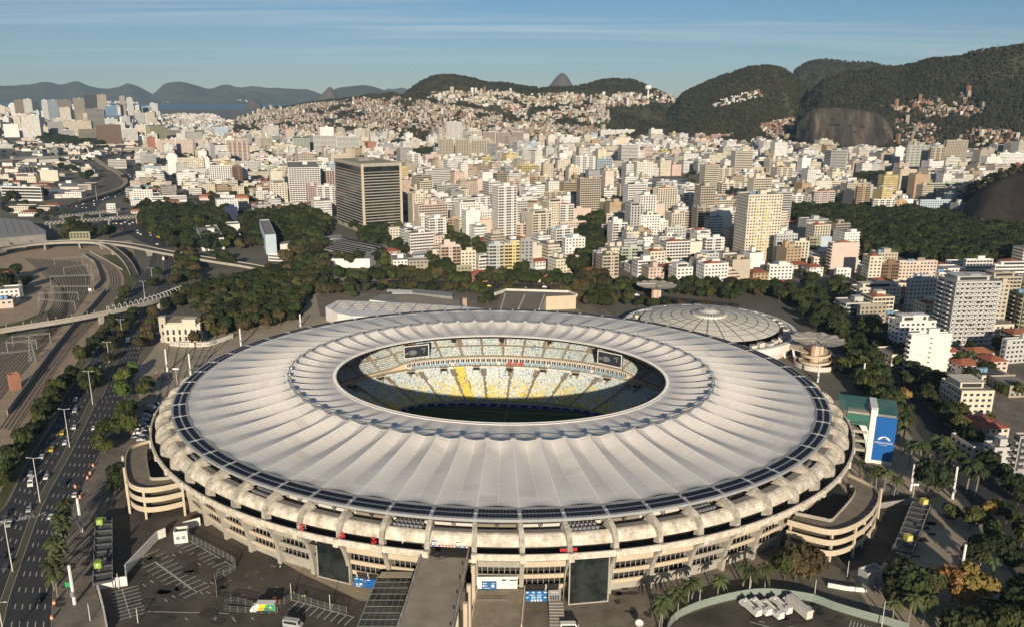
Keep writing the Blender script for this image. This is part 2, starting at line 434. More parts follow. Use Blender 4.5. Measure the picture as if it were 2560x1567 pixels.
 # --- bare granite faces
def cliff_mat():
 m,nt,b=base_mat('granite');b.inputs['Roughness'].default_value=.9
 g=N(nt,'ShaderNodeNewGeometry');mp_=N(nt,'ShaderNodeMapping');mp_.inputs['Scale'].default_value=(.032,.012,.006);nt.links.new(g.outputs['Position'],mp_.inputs[0])
 n1=N(nt,'ShaderNodeTexNoise');n1 .inputs['Scale'].default_value=1;n1 .inputs['Detail'].default_value=11;n1 .inputs['Roughness'].default_value=.72;n1 .inputs['Distortion'].default_value=.5;nt.links.new(mp_.outputs[0],n1 .inputs['Vector'])
 r=N(nt,'ShaderNodeValToRGB');r.color_ramp.elements[0].position=.36;r.color_ramp.elements[1].position=.66
 r.color_ramp.elements[0].color=(.016,.013,.010,1);r.color_ramp.elements[1].color=(.15,.115,.075,1)
 e=r.color_ramp.elements.new(.5);e.color=(.055,.043,.030,1)
 nt.links.new(n1 .outputs['Fac'],r.inputs[0]);nt.links.new(r.outputs[0],b.inputs['Base Color'])
 bp=N(nt,'ShaderNodeBump');bp.inputs['Strength'].default_value=.6;bp.inputs['Distance'].default_value=2;nt.links.new(n1 .outputs['Fac'],bp.inputs['Height']);nt.links.new(bp.outputs[0],b.inputs['Normal'])
 M['granite']=m
cliff_mat()
def rock_mass(name,foot,top,depth,m='granite',bulge=.13,nz_=14):
 """a steep face from a foot line to a top line, closed with a plateau behind"""
 n=60
 A=count_line(smooth_line(foot,6),n);B=count_line(smooth_line(top,6),n)
 rows=[]
 for j in range(nz_+1):
  v=j/nz_;r_=[]
  for a,b in zip(A,B):
   p=a.lerp(b,v);away=Vector((p.x-CX,p.y-CY,0)).normalized()
   p=p-away*(math.sin(math.pi*v**.75)*(b.z-a.z)*bulge)+away*noise.fractal(Vector((p.x/45,p.y/45,p.z/90)),1,2,4)*15*min(1,4*v*(1.02-v)+.05)
   r_.append(p)
  rows.append(r_)
 for w,dz in ((.25,2),(.6,1),(1,-25)):
  rows.append([b+Vector((b.x-CX,b.y-CY,0)).normalized()*depth*w+Vector((0,0,dz)) for b in B])
 mb=MB();mb.grid(rows);o=structure(mb,name,m,smooth= True ); return rows
fd=2480
foot=[far(x*D_,y*D_,fd+dd) for x,y,dd in ((1915,335,90),(1945,345,40),(1985,352,10),(2040,358,0),(2090,359,0),(2120,352,20),(2150,335,60))]
top=[far(x*D_,y*D_,fd+52+dd) for x,y,dd in ((1918,300,60),(1945,272,30),(1975,262,0),(2030,264,0),(2080,269,0),(2120,280,30),(2148,318,60))]
CLIFF=rock_mass('rock_face',foot,top,140)
foot=[at(x*D_,y*D_) for x,y in ((2298,535),(2330,548),(2380,556),(2464,558),(2600,575),(2760,590))]
top=[Vector((p.x,p.y,0)) for p in foot]
tp_px=((2322,500),(2352,470),(2390,447),(2464,418),(2600,380),(2760,360))
foot_d=[math.hypot(p.x-CX,p.y-CY) for p in foot]
top=[far(x*D_,y*D_,d_+55+18*i) for i,((x,y),d_) in enumerate(zip(tp_px,foot_d))]
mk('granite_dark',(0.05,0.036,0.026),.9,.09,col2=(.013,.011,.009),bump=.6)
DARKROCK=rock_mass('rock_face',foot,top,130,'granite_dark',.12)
# ------------------------------------------------------------------ roads, rails, paving
LAYER[0]=0.0
sheet('rail_yard_ground',[(0,625),(60,618),(190,615),(330,600),(345,690),(300,760),(215,900),(120,1050),(0,1270)],'ballast')
sheet('grass',[(0,860),(70,836),(110,810),(130,770),(60,800),(0,815)],'grass')
sheet('grass',[(250,640),(330,630),(345,690),(300,790),(215,900),(120,1060),(20,1240),(0,1290),(0,1230),(120,1020),(230,845),(310,720)],'grass')
sheet('plaza_paving',[(330,940),(400,850),(420,790),(520,790),(640,790),(780,700),(860,690),(1000,690),(1000,800),(700,900),(480,960),(430,1060),(395,1130)],'paving')
sheet('plaza_paving',[(318,1000),(289,1060),(218,1200),(152,1310),(120,1600),(330,1600),(255,1400),(265,1300),(330,1150),(390,1080),(400,1010)],'pavement')
sheet('parking_lot_ground',[(240,1480),(230,1400),(240,1310),(310,1230),(420,1180),(480,1250),(600,1330),(800,1440),(1000,1500),(1000,1600),(280,1600)],'asphalt_lot')
sheet('forecourt',[(380,1120),(470,1240),(600,1345),(760,1435),(900,1500),(1300,1540),(1500,1520),(1700,1480),(1960,1380),(2150,1240),(2180,1100),(2140,1000),(2000,1000),(1900,1200),(1300,1350),(700,1230),(470,1060)],'paving')
sheet('forecourt',[(1230,1600),(1230,1500),(1430,1480),(1720,1440),(1980,1340),(2010,1400),(1800,1480),(1640,1560),(1600,1600)],'pavement')
sheet('plaza_paving',[(2090,1000),(2150,1000),(2260,1070),(2420,1250),(2520,1420),(2600,1560),(2600,1700),(2200,1560),(2120,1430),(2260,1390),(2330,1270),(2220,1220),(2160,1120)],'paving')
sheet('parking_lot_ground',[(1640,1600),(1700,1545),(1800,1510),(1920,1490),(2030,1495),(2160,1545),(2300,1570),(2300,1640),(1640,1640)],'asphalt_lot')
sheet('forecourt',[(1990,1290),(2000,1380),(2100,1420),(2200,1420),(2290,1270),(2330,1240),(2200,1225),(2190,1260)],'asphalt_lot')
lw_l=V('5',[(-180,930),(-60,800),(40,700),(100,590),(190,400),(370,130),(425,0)])+V('4',[(480,1340),(640,1120),(810,880),(905,720),(1010,500),(1110,370),(1140,270)])
lw_r=V('5',[(-120,1508),(0,1340),(60,1180),(240,690),(440,320),(600,0)])+V('4',[(690,1340),(795,1120),(885,880),(960,740),(1130,500),(1180,370),(1190,270)])
rw_l=V('5',[(20,1508),(60,1330),(120,1150),(290,690),(490,320),(650,0)])+V('4',[(770,1340),(880,1080),(985,880),(1075,700),(1195,500),(1235,370),(1228,270)])
rw_r=V('5',[(345,1508),(350,1400),(372,1100),(430,800),(530,640),(580,515),(630,430),(760,160),(850,30)])+V('4',[(945,1330),(1000,1200),(1090,920),(1165,700),(1305,500),(1350,370),(1335,270)])
LW=(G(lw_l),G(lw_r));RW=(G(rw_l),G(rw_r))
ribbon('highway',*LW,'asphalt',120);ribbon('highway',*RW,'asphalt',120)
ribbon('median',LW[1],RW[0],'earth',120)
hw2_l=V('1',[(1130,1340),(1000,1290),(860,1215),(700,1150),(560,1100),(450,1070),(540,1010),(740,950),(870,920),(925,880),(900,800),(870,740)])
hw2_r=V('1',[(1330,1330),(1210,1270),(1060,1200),(900,1140),(760,1100),(680,1060),(740,1010),(860,970),(960,930),(1000,870),(960,790),(930,735)])
HW2=(G(hw2_l),G(hw2_r));ribbon('highway',*HW2,'asphalt',80)
sl=V('4',[(920,290),(1000,380),(1030,490),(1010,560),(960,640)]);sr_=V('4',[(980,270),(1080,380),(1110,420),(1080,560),(1010,640)])
ribbon('slip_road',G(sl),G(sr_),'asphalt',30)
av_l=[(700,685),(860,705),(1000,700),(1200,706),(1400,716),(1600,735),(1850,760)];av_r=[(700,712),(850,728),(1000,722),(1200,730),(1400,742),(1600,760),(1840,790)]
ribbon('avenue',G(av_l),G(av_r),'asphalt',50)
sheet('plaza_paving',[(800,790),(790,740),(840,712),(1000,725),(1500,760),(1540,800),(1300,790),(1000,800)],'pavement')
rs_l=V('b',[(560,540),(640,660),(720,790),(830,900),(960,1050),(1060,1200),(1130,1330),(1250,1508)]);rs_r=V('b',[(610,520),(720,650),(830,800),(950,900),(1080,1050),(1230,1200),(1330,1350),(1480,1508)])
ribbon('street',G(rs_l+[(2420,1250),(2560,1420)]),G(rs_r+[(2540,1230),(2680,1400)]),'asphalt',50)
sheet('pavement',V('b',[(1600,1508),(1330,1230),(1100,1010),(950,880),(1100,850),(1500,1100),(2111,1300),(2200,1700),(1700,1700)]),'pavement')
def dashes(A,B,fr,step=10.0,ln=3.0,w=.15):
 n=160;a=count_line(smooth_line(A,5),n);b=count_line(smooth_line(B,5),n)
 zz=layer();mb=MB()
 for f in fr:
  L=resample([p.lerp(q,f) for p,q in zip(a,b)],1.0);i=0
  while i+ln<len(L):
   p,q=L[i],L[int(i+ln)];d=(q-p).normalized();s=Vector((-d.y,d.x,0))*w
   mb.quad((p.x-s.x,p.y-s.y,zz),(p.x+s.x,p.y+s.y,zz),(q.x+s.x,q.y+s.y,zz),(q.x-s.x,q.y-s.y,zz));i+=int(step)
 structure(mb,'lane_markings','line')
dashes(*LW,(.2,.4,.6,.8));dashes(*RW,(.17,.33,.5,.66,.83))
for L_ in (LW[0],LW[1],RW[0],RW[1]):
 mb=MB();P=resample(smooth_line(L_,5),4.0);Q_=offset_line(P,.25);mb.grid([[(p.x,p.y,.0) for p in P],[(p.x,p.y,.16) for p in P],[(p.x,p.y,.16) for p in Q_],[(p.x,p.y,.0) for p in Q_]]);structure(mb,'kerb','concrete')
def flat_text(txt,px,size,yaw,name='road_lettering',m='line'):
 me=text_mesh(txt,size,name,0.0);me.materials.clear();me.materials.append(M[m])
 p=at(*px);o=link(name,me, None ,(p.x,p.y,layer()),yaw,'structure'); return o
def lines(name,segs,w=.16,m='line'):
 mb=MB();zz=layer()
 for (a,b) in segs:
  p,q=at(*a),at(*b);d=(q-p).normalized();s=Vector((-d.y,d.x,0))*w
  mb.quad((p.x-s.x,p.y-s.y,zz),(p.x+s.x,p.y+s.y,zz),(q.x+s.x,q.y+s.y,zz),(q.x-s.x,q.y-s.y,zz))
 return structure(mb,name,m)
def lerp2(a,b,t): return (a[0]+(b[0]-a[0])*t,a[1]+(b[1]-a[1])*t)
segs=[]
def comb(a,b,dv,n,both= None ):
 """spine a-b with n teeth of vector dv (view-5 pixels)"""
 for i in range(n+1):
  p=lerp2(a,b,i/n);segs.append(tuple(V('5',[p,(p[0]+dv[0],p[1]+dv[1])])))
  if both:segs.append(tuple(V('5',[p,(p[0]+both[0],p[1]+both[1])])))
comb((975,1030),(1310,1275),(85,-38),11,(-88,42));segs.append(tuple(V('5',[(970,1028),(1312,1276)])))
segs.append(tuple(V('5',[(978,1040),(1270,1255)])))
comb((1260,935),(1560,1110),(-88,36),10);segs.append(tuple(V('5',[(1258,932),(1566,1112)])))
comb((815,1260),(865,1440),(105,-28),8,(-80,22));segs.append(tuple(V('5',[(812,1255),(870,1450)])))
for a,b in (((290,1265),(345,1290)),((420,1300),(0,0))):
 pass
for i in range(9):
 p=lerp2((340,1280),(840,1420),i/8);segs.append(tuple(V('6',[p,(p[0]-78,p[1]+75)])))
segs.append(tuple(V('6',[(290,1265),(850,1420)])));segs.append(tuple(V('5',[(980,1405),(1520,1418)])))
for (x,y) in ((1155,1030),(1200,1010),(1325,1090),(1280,1108),(1220,1145),(1365,1215),(1410,1215),(1340,1280),(1385,1278),(1155,1305),(1105,1330),(960,1230),(1010,1205),(1240,1455),(1430,1440),(1550,1447),(1680,1452),(1430,1458),(1560,1465)):
 segs.append(tuple(V('5',[(x-10,y-7),(x+10,y+7)])))
lines('parking_markings',segs)
segs=[]
for i in range(7):segs.append(tuple(V('8',[(715+22*i,1465+7*i),(700+22*i,1508+7*i)])))
for a,b in (((40,1475),(170,1508)),((260,1495),(330,1508)),((100,1470),(135,1478))):segs.append(tuple(V('8',[a,b])))
lines('parking_markings',segs)
flat_text('ÔNIBUS',V('5',[(155,785)])[0],4.5,R(28));flat_text('ÔNIBUS',V('5',[(40,805)])[0],4.0,R(20))
segs=[]
for i in range(9):
 segs.append((lerp2((395,1010),(560,860),i/8),lerp2((430,830),(640,800),i/8)))
for i in range(5):
 segs.append((lerp2((380,1000),(460,815),i/4),lerp2((500,960),(650,800),i/4)))
lines('paving_joints',segs,.35,'pavement')
# --- railway: sleepers and rails
def track(P,name='railway_track'):
 P=smooth_line(P,6);L=resample(P,2.4);mb=MB()
 z=.3
 for g_ in (-.8,.8):
  A=offset_line(L,g_-.14);B=offset_line(L,g_+.14)
  mb.grid([[(p.x,p.y,z) for p in A],[(p.x,p.y,z+.2) for p in A],[(p.x,p.y,z+.2) for p in B],[(p.x,p.y,z) for p in B]],0)
 for i in range(0,len(L)-1):
  d=(L[i+1]-L[i]).normalized();mb.box(L[i].x,L[i].y,z-.03,z+.08,.9,2.5,math.atan2(d.y,d.x),1,bottom= False )
 o=structure(mb,name,['rail','ballast_dark']); return o
def px_interp(A,B,f,n=14):
 a=count_line([Vector((x,y,0)) for x,y in A],n);b=count_line([Vector((x,y,0)) for x,y in B],n)
 return [at(*(p.lerp(q,f)).to_2d()) for p,q in zip(a,b)]
G1=V('g',[(330,240),(560,440),(690,570),(725,680),(690,800),(590,930),(400,1060),(150,1230),(-150,1450),(-500,1750)])
G2=V('g',[(980,280),(1080,420),(1110,560),(1075,680),(1000,800),(900,930),(760,1070),(560,1300),(330,1580),(0,1960),(-300,2300)])
for f in (0,.09,.18,.27,.36,.45,.54,.63,.72,.81,.9,1.0):track(px_interp(G1,G2,f))
track(G(V('g',[(560,640),(575,740),(540,850),(460,1000),(330,1110),(100,1260),(-100,1380)])))
T1=V('g',[(960,130),(1170,220),(1300,310),(1385,420),(1400,560),(1330,700),(1190,870),(960,1110),(700,1400),(520,1640),(300,1950),(0,2400)])
T2=V('g',[(1090,130),(1260,215),(1420,340),(1500,470),(1500,600),(1420,740),(1290,900),(1130,1080),(880,1360),(720,1580),(480,1930),(150,2420)])
lb=px_interp([(p[0]-10,p[1]) for p in T1],[(p[0]+12,p[1]) for p in T2],0,40);rb_=px_interp([(p[0]-10,p[1]) for p in T1],[(p[0]+12,p[1]) for p in T2],1,40)
ribbon('track_bed',lb,rb_,'ballast',80)
for f in (0,.33,.67,1.0):track(px_interp(T1,T2,f,24))
for k_ in range(5):
 track(G(V('1',[(250+60*k_,1130),(330+52*k_,1060),(470+45*k_,1000),(620+30*k_,940),(740+18*k_,870),(700+22*k_,790),(620+20*k_,710),(540+12*k_,650),(480+8*k_,630)])),'railway_track')
 # ================================================================== AIR
def haze(density=3.0e-5):
 mb=MB();x0,x1,y0,y1=-13000,12000,-700,17600
 mb.hexa([(x0,y0,-4),(x1,y0,-4),(x1,y1,-4),(x0,y1,-4)],[(x0,y0,720),(x1,y0,720),(x1,y1,720),(x0,y1,720)])
 m=bpy.data.materials.new('air');m.use_nodes= True ;nt=m.node_tree;nt.nodes.clear()
 o_=N(nt,'ShaderNodeOutputMaterial');v=N(nt,'ShaderNodeVolumePrincipled')
 v.inputs['Color'].default_value=(0.50,0.76,1.0,1);v.inputs['Density'].default_value=density;v.inputs['Anisotropy'].default_value=0.0
 nt.links.new(v.outputs[0],o_.inputs['Volume']);M['air']=m
 mb.build('haze','air',kind='stuff')
haze()
# ================================================================== STADIUM
TH=-0.1007
def ct(t): return math.cos(t)
_tt=np.linspace(0,2*np.pi,20001)
_xx,_yy=159.0*np.cos(_tt),136.3*np.sin(_tt)
_ss=np.concatenate([[0],np.cumsum(np.hypot(np.diff(_xx),np.diff(_yy)))])
def tparam(k):
 """ellipse parameter of axis k (60 equal steps along the wall, axis 0 just right of the entrance)"""
 s0=np.interp(1.5*np.pi,_tt,_ss)
 s=(s0+(k+0.5)/60*_ss[-1])%_ss[-1]
 return float(np.interp(s,_ss,_tt))
NAX=60
TK=[tparam(k) for k in range(NAX)]
def TT(k,u=0.0):
 a=TK[k%NAX];b=TK[(k+1)%NAX]
 if b<a:b+=2*math.pi
 return a+(b-a)*u
def W(f,z,t): return ((159.0-10.1*f)*math.cos(t),(136.3-5.2*f)*math.sin(t),z)
def Q(d,z,t): return ((148.9-d)*math.cos(t),(131.1-d)*math.sin(t),z)
def E(a,b,z,t): return (a*math.cos(t),b*math.sin(t),z)
def tang(t):
 v=Vector((-159*math.sin(t),136.3*math.cos(t),0)); return v.normalized()
stad=thing('stadium','huge oval football stadium under a white tensioned membrane roof ring','stadium',(0,0,0),TH)
# --- membrane
def membrane_material():
 m,nt,b=base_mat('membrane')
 b.inputs['Roughness'].default_value=0.62;b.inputs['Specular IOR Level'].default_value=0.25
 g=N(nt,'ShaderNodeNewGeometry')
 n1=N(nt,'ShaderNodeTexNoise');n1 .inputs['Scale'].default_value=0.06;n1 .inputs['Detail'].default_value=8
 nt.links.new(g.outputs['Position'],n1 .inputs['Vector'])
 uv=N(nt,'ShaderNodeUVMap');uv.uv_map='UVMap'
 sp=N(nt,'ShaderNodeSeparateXYZ');nt.links.new(uv.outputs[0],sp.inputs[0])
 mu=N(nt,'ShaderNodeMath',operation='MULTIPLY');mu.inputs[1].default_value=0.29;nt.links.new(sp.outputs['Y'],mu.inputs[0])
 fr=N(nt,'ShaderNodeMath',operation='FRACT');nt.links.new(mu.outputs[0],fr.inputs[0])
 lt=N(nt,'ShaderNodeMath',operation='LESS_THAN');lt.inputs[1].default_value=0.10;nt.links.new(fr.outputs[0],lt.inputs[0])
 fl=N(nt,'ShaderNodeMath',operation='FLOOR');nt.links.new(mu.outputs[0],fl.inputs[0])
 u2=N(nt,'ShaderNodeMath',operation='MULTIPLY');u2 .inputs[1].default_value=2.0;nt.links.new(sp.outputs['X'],u2 .inputs[0])
 fu=N(nt,'ShaderNodeMath',operation='FLOOR');nt.links.new(u2 .outputs[0],fu.inputs[0])
 cv=N(nt,'ShaderNodeCombineXYZ');nt.links.new(fl.outputs[0],cv.inputs[0]);nt.links.new(fu.outputs[0],cv.inputs[1])
 wnn=N(nt,'ShaderNodeTexWhiteNoise',noise_dimensions='2D');nt.links.new(cv.outputs[0],wnn.inputs['Vector'])
 pw=N(nt,'ShaderNodeMath',operation='POWER');pw.inputs[1].default_value=16.0;nt.links.new(wnn.outputs['Value'],pw.inputs[0])
 r=N(nt,'ShaderNodeValToRGB')
 r.color_ramp.elements[0].position=0.3;r.color_ramp.elements[0].color=(0.61,0.57,0.515,1)
 r.color_ramp.elements[1].position=0.68;r.color_ramp.elements[1].color=(0.69,0.645,0.585,1)
 nt.links.new(n1 .outputs['Fac'],r.inputs[0])
 m1=N(nt,'ShaderNodeMixRGB',blend_type='MULTIPLY');m1 .inputs[2].default_value=(0.93,0.915,0.895,1)
 nt.links.new(lt.outputs[0],m1 .inputs[0]);nt.links.new(r.outputs[0],m1 .inputs[1])
 m2=N(nt,'ShaderNodeMixRGB',blend_type='MULTIPLY');m2 .inputs[2].default_value=(0.88,0.865,0.85,1)
 nt.links.new(pw.outputs[0],m2 .inputs[0]);nt.links.new(m1 .outputs[0],m2 .inputs[1])
 nt.links.new(m2 .outputs[0],b.inputs['Base Color'])
 M['membrane']=m
membrane_material()
mk('seam',(0.78,0.74,0.68),0.6)
US=[0,.014,.15,.3,.42,.49,.51,.58,.7,.85,.986,1]
def fabric(rows_v,pfun,rlen,k0):
 mb=MB();rows=[];uvs=[]
 for v in rows_v:
  rows.append([pfun(u,v) for u in US])
 w=len(US);i=0
 for r_ in rows:mb.v+=r_
 for a in range(len(rows)-1):
  for b in range(w-1):
   mb.f.append((a*w+b,a*w+b+1,(a+1)*w+b+1,(a+1)*w+b))
   mb.m.append(1 if b in (0,5,10) else 0)
 me=mb.mesh('membrane',['membrane','seam'],smooth= True )
 ul=me.uv_layers.new(name='UVMap')
 co=[(US[j]*0.999+k0,v*rlen) for v in rows_v for j in range(w)]
 ul.data.foreach_set('uv',[c for l in me.loops for c in co[l.vertex_index]])
 return me
OV=[0,.04,.1,.18,.28,.38,.48,.58,.67,.75,.82,.88,.93,.97,1]
IV=[0,.05,.12,.2,.32,.45,.6,.75,.88,1]
def vee(u): return 1-abs(2*u-1)**1.25
for k in range(NAX):
 def po(u,v,k=k):
  t=TT(k,u)
  a=142.2+(99.4-142.2)*v;b=124.4+(81.8-124.4)*v
  sc=.5*math.sin(math.pi*u)*(1-v)**6
  z=30.95+(36.2-30.95)*(0.62*v+0.38*v**2.2)
  dep=0.3+2.0*math.sin(math.pi/2*min(1,v/.86))**2.2-(0 if v<.86 else 1.5*((v-.86)/.14))
  if v==0:dep=-0.25
  return E(a-sc,b-sc,z-dep*vee(u),t)
 def pi_(u,v,k=k):
  t=TT(k,u)
  a=99.4+(79.9-99.4)*v;b=81.8+(62.2-81.8)*v
  z=36.2+(33.5-36.2)*v-0.5*math.sin(math.pi*v)
  dep=(.8+1.1*v/.25) if v<.25 else 1.9*(1-(v-.25)/.75)**1.2
  return E(a,b,z-dep*vee(u),t)
 link('outer_membrane',fabric(OV,po,43,k),stad)
 link('inner_membrane',fabric(IV,pi_,21,k+100),stad)
 # --- cable nodes, ring cables, inner catwalk
for k in range(NAX):
 t=TT(k);p=Vector(E(99.4,81.8,36.2,t));tg=tang(t);nr=Vector((-tg.y,tg.x,0))
 yaw=math.atan2(tg.y,tg.x)
 mb=MB();mb.box(0,0,-0.5,0.75,2.0,1.2,0);mb.tube((-0.6,-.9,.5),(-0.6,1.1,.5),.28,n=6);mb.tube((.6,-.9,.5),(.6,1.1,.5),.28,n=6)
 mb.tube((0,0,-4),(0,0,0),.3,n=6)
 nd=mb.build('mast_clamp','steel',stad,p,yaw)
 q=Vector(E(99.4,81.8,36.2,TT(k+1)))
 mb=MB();mb.tube(p+Vector((0,0,.5)),q+Vector((0,0,.5)),.14,n=4);mb.build('ring_cable','steel_dark',stad)
 rows=[]
 mb=MB();n=7
 for z0,d0,w0 in ((33.75,0.0,0.5),(33.75,1.9,0.35)):
  for j in range(n):
   a0,a1=TT(k,j/n),TT(k,(j+1)/n)
   P=[Vector(E(79.9-d0-x,62.2-d0-x,z0,tt)) for tt,x in ((a0,0),(a1,0),(a1,w0),(a0,w0))]
   mb.hexa([x-Vector((0,0,.35)) for x in P],P)
 for j in range(n):
  tt=TT(k,(j+.5)/n);a=Vector(E(79.9,62.2,33.7,tt));b=Vector(E(77.9,60.2,33.7,tt));tg2=tang(tt)
  for zz in (0,):
   mb.hexa([a-tg2*.22-Vector((0,0,.3)),a+tg2*.22-Vector((0,0,.3)),b+tg2*.22-Vector((0,0,.3)),b-tg2*.22-Vector((0,0,.3))],[a-tg2*.22,a+tg2*.22,b+tg2*.22,b-tg2*.22])
 mb.build('catwalk_frame','white',stad)
mb=MB();S96=[2*math.pi*i/180 for i in range(180)]
mb.grid([[E(78.6,60.9,33.2,t) for t in S96],[E(77.6,59.9,32.6,t) for t in S96]],closed= True )
mb.grid([[E(79.9,62.2,33.3,t) for t in S96],[E(79.5,61.8,31.9,t) for t in S96]],closed= True )
mb.build('catwalk_floor','dark',stad)
# --- compression ring with solar panels
for k in range(NAX):
 n=5
 def strip(d0,z0,d1,z1,u0=0.,u1=1.,nn=n):
  return [[Q(d0,z0,TT(k,u0+(u1-u0)*j/nn)) for j in range(nn+1)],[Q(d1,z1,TT(k,u0+(u1-u0)*j/nn)) for j in range(nn+1)]]
 mb=MB()
 for (d0,z0,d1,z1,m) in ((0,29.3,0,30.25,0),(0,30.25,0.8,30.3,0),(0.8,30.3,2.9,30.36,1),(2.9,30.36,3.6,30.4,0),(3.6,30.4,5.6,30.46,1),(5.6,30.46,7.5,30.7,1),(0,29.3,2.0,29.2,0),(2.0,29.2,7,29.4,2)):
  mb.grid(strip(d0,z0,d1,z1),m)
 ring_=mb.build('compression_ring',['ring_grey','ring_blue','steel_dark'],stad)
 for d0,d1,z in ((1.0,2.75,30.5),(3.75,5.5,30.6)):
  mb=MB();nn=11
  for j in range(nn):
   u0=.05+.9*j/nn+.0035;u1=.05+.9*(j+1)/nn-.0035
   A=[Q(d0,z,TT(k,u0)),Q(d0,z,TT(k,u1)),Q(d1,z+.12,TT(k,u1)),Q(d1,z+.12,TT(k,u0))]
   mb.hexa([(x,y,zz-.08) for x,y,zz in A],A)
  mb.build('solar_panel','solar',ring_)
 mb=MB();t=TT(k);tg=tang(t)
 for d0,d1,hw,z in ((0.2,6.2,.42,30.62),):
  a,b=Vector(Q(d0,z,t)),Vector(Q(d1,z+.15,t))
  A=[a-tg*hw,a+tg*hw,b+tg*hw,b-tg*hw];mb.hexa([x-Vector((0,0,.25)) for x in A],A)
 mb.box(*Vector(Q(3.2,0,t)).to_2d(),30.5,31.0,.8,.8,t)
 mb.build('ring_joint','ring_grey',ring_)
 # --- concrete ribs, parapet, canopies, floors
def W2(d,z,t): return ((159.0-d)*math.cos(t),(136.3-d)*math.sin(t),z)
def plate(mb,prof,t,hw,m=0,W=W):
 """extrude an (f, z) outline by 2*hw along the tangent"""
 tg=tang(t);P=[Vector(W(f,z,t)) for f,z in prof]
 a=[p-tg*hw for p in P];b=[p+tg*hw for p in P]
 n=len(P)
 for i in range(n):
  j=(i+1)%n;mb.quad(a[i],b[i],b[j],a[j],m)
 return a,b
def strip_sides(mb,outer,inner,t,hw,W=W):
 tg=tang(t)
 for s in (-1,1):
  mb.grid([[Vector(W(f,z,t))+tg*hw*s for f,z in outer],[Vector(W(f,z,t))+tg*hw*s for f,z in inner]])
def lowf(z): return 7.0*max(0,1-(max(z,0)/18.7)**2.1)**0.72
glass_bays=(57,1,)
for k in range(NAX):
 t=TT(k)
 outer=[(.20,18.9),(.20,21.5),(.21,22.8),(.27,24.6),(.40,26.3),(.58,27.6),(.80,28.4),(1.02,29.0)]
 inner=[(.55,18.9),(.55,21.5),(.56,22.2),(.60,23.2),(.68,24.3),(.80,25.2),(.95,25.8),(1.35,26.0)]
 mb=MB();plate(mb,outer+inner[::-1],t,.82);strip_sides(mb,outer,inner,t,.82)
 mb.build('upper_rib','concrete_stained',stad)
 zs=[18.7,18.3,17.6,16.5,15,13,10.5,8,5,2.5,0]
 outer=[(lowf(z),z) for z in zs]
 inner=[(10.0,z) for z in zs]
 mb=MB();plate(mb,outer+inner[::-1],t,.72,0,W2);strip_sides(mb,outer,inner,t,.72,W2)
 mb.build('lower_rib','concrete',stad)
 mb=MB();c=Vector(W(-.02,0,t));mb.box(c.x,c.y,18.1,21.0,1.8,1.1,math.atan2(tang(t).y,tang(t).x));mb.build('bracket','lip',stad)
 entrance=(k==59)
 n=4
 def arc(f,z,u0=.0,u1=1.,W=W): return [W(f,z,TT(k,u0+(u1-u0)*j/n)) for j in range(n+1)]
 def ard(d,z,u0=.0,u1=1.): return arc(d,z,u0,u1,W2)
 if not entrance:
  mb=MB();u0,u1=.005,.995
  L=[arc(-.035,18.75,u0,u1),arc(-.035,20.95,u0,u1),arc(.05,21.0,u0,u1),arc(.06,19.4,u0,u1)]
  mb.grid(L);mb.grid([arc(-.035,18.75,u0,u1),arc(.3,18.6,u0,u1)])
  mb.build('parapet','lip',stad)
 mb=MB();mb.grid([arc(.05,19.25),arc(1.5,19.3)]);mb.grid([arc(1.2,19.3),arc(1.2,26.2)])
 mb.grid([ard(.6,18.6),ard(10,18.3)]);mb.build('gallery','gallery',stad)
 prof=[(.40,22.45),(.36,22.5),(.36,22.95),(.42,23.6),(.48,24.5),(.58,25.3),(.72,25.8),(.86,25.95)]
 flat=(k%7 not in (2,5))
 pf=[(.86,25.95),(1.25,26.0)]
 u0,u1=.052,.948
 mb=MB();mb.grid([arc(f,z,u0,u1) for f,z in prof])
 mb.grid([arc(f+.06,z-.25,u0,u1) for f,z in prof])
 if flat:
  fb_=MB();fb_.grid([arc(f,z,u0,u1) for f,z in pf]);fb_.build('flat_roof','roofgrey',stad)
 mb.build('barrel_canopy','canopy',stad,smooth= False )
 mb=MB();mb.grid([arc(.95,25.2),arc(2.4,25.2)],0);mb.grid([arc(1.75,25.2),arc(1.75,26.4)],1);mb.grid([arc(1.78,26.4),arc(1.78,29.3)],0)
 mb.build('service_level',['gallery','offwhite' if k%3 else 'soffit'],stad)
 mb=MB()
 if not flat:
  for j in range(7):
   tt=TT(k,.16+.1*j);c=Vector(W(1.12,0,tt));c2=Vector(W(1.42,0,tt));yw=math.atan2(tang(tt).y,tang(tt).x)
   mb.box(c.x,c.y,25.2,26.5,1.1,.9,yw);mb.box(c.x,c.y,26.5,26.75,.8,.7,yw,1)
   mb.box(c2 .x,c2 .y,25.2,26.9,1.1,1.0,yw)
  mb.build('air_conditioner_row',['steel','steel_dark'],stad,kind='stuff')
 else :
  c=Vector(W(1.45,0,TT(k,.5)));tg=tang(TT(k,.5))
  mb.tube(c+Vector((0,0,26.5))-tg*.5,c+Vector((0,0,29.3))-tg*1.0,.17,n=5);mb.tube(c+Vector((0,0,26.5))+tg*.5,c+Vector((0,0,29.3))+tg*1.0,.17,n=5)
  mb.tube(c+Vector((0,0,25.2)),c+Vector((0,0,27)),.2,n=5)
  mb.build('roof_strut','steel_dark',stad)
 mb=MB();a=Vector(W(1.0,28.9,t));b=Vector(W(1.9,29.2,t));tg=tang(t)
 mb.hexa([a-tg*.45-Vector((0,0,1.6)),a+tg*.45-Vector((0,0,1.6)),b+tg*.45-Vector((0,0,2.6)),b-tg*.45-Vector((0,0,2.6))],[a-tg*.45,a+tg*.45,b+tg*.45,b-tg*.45])
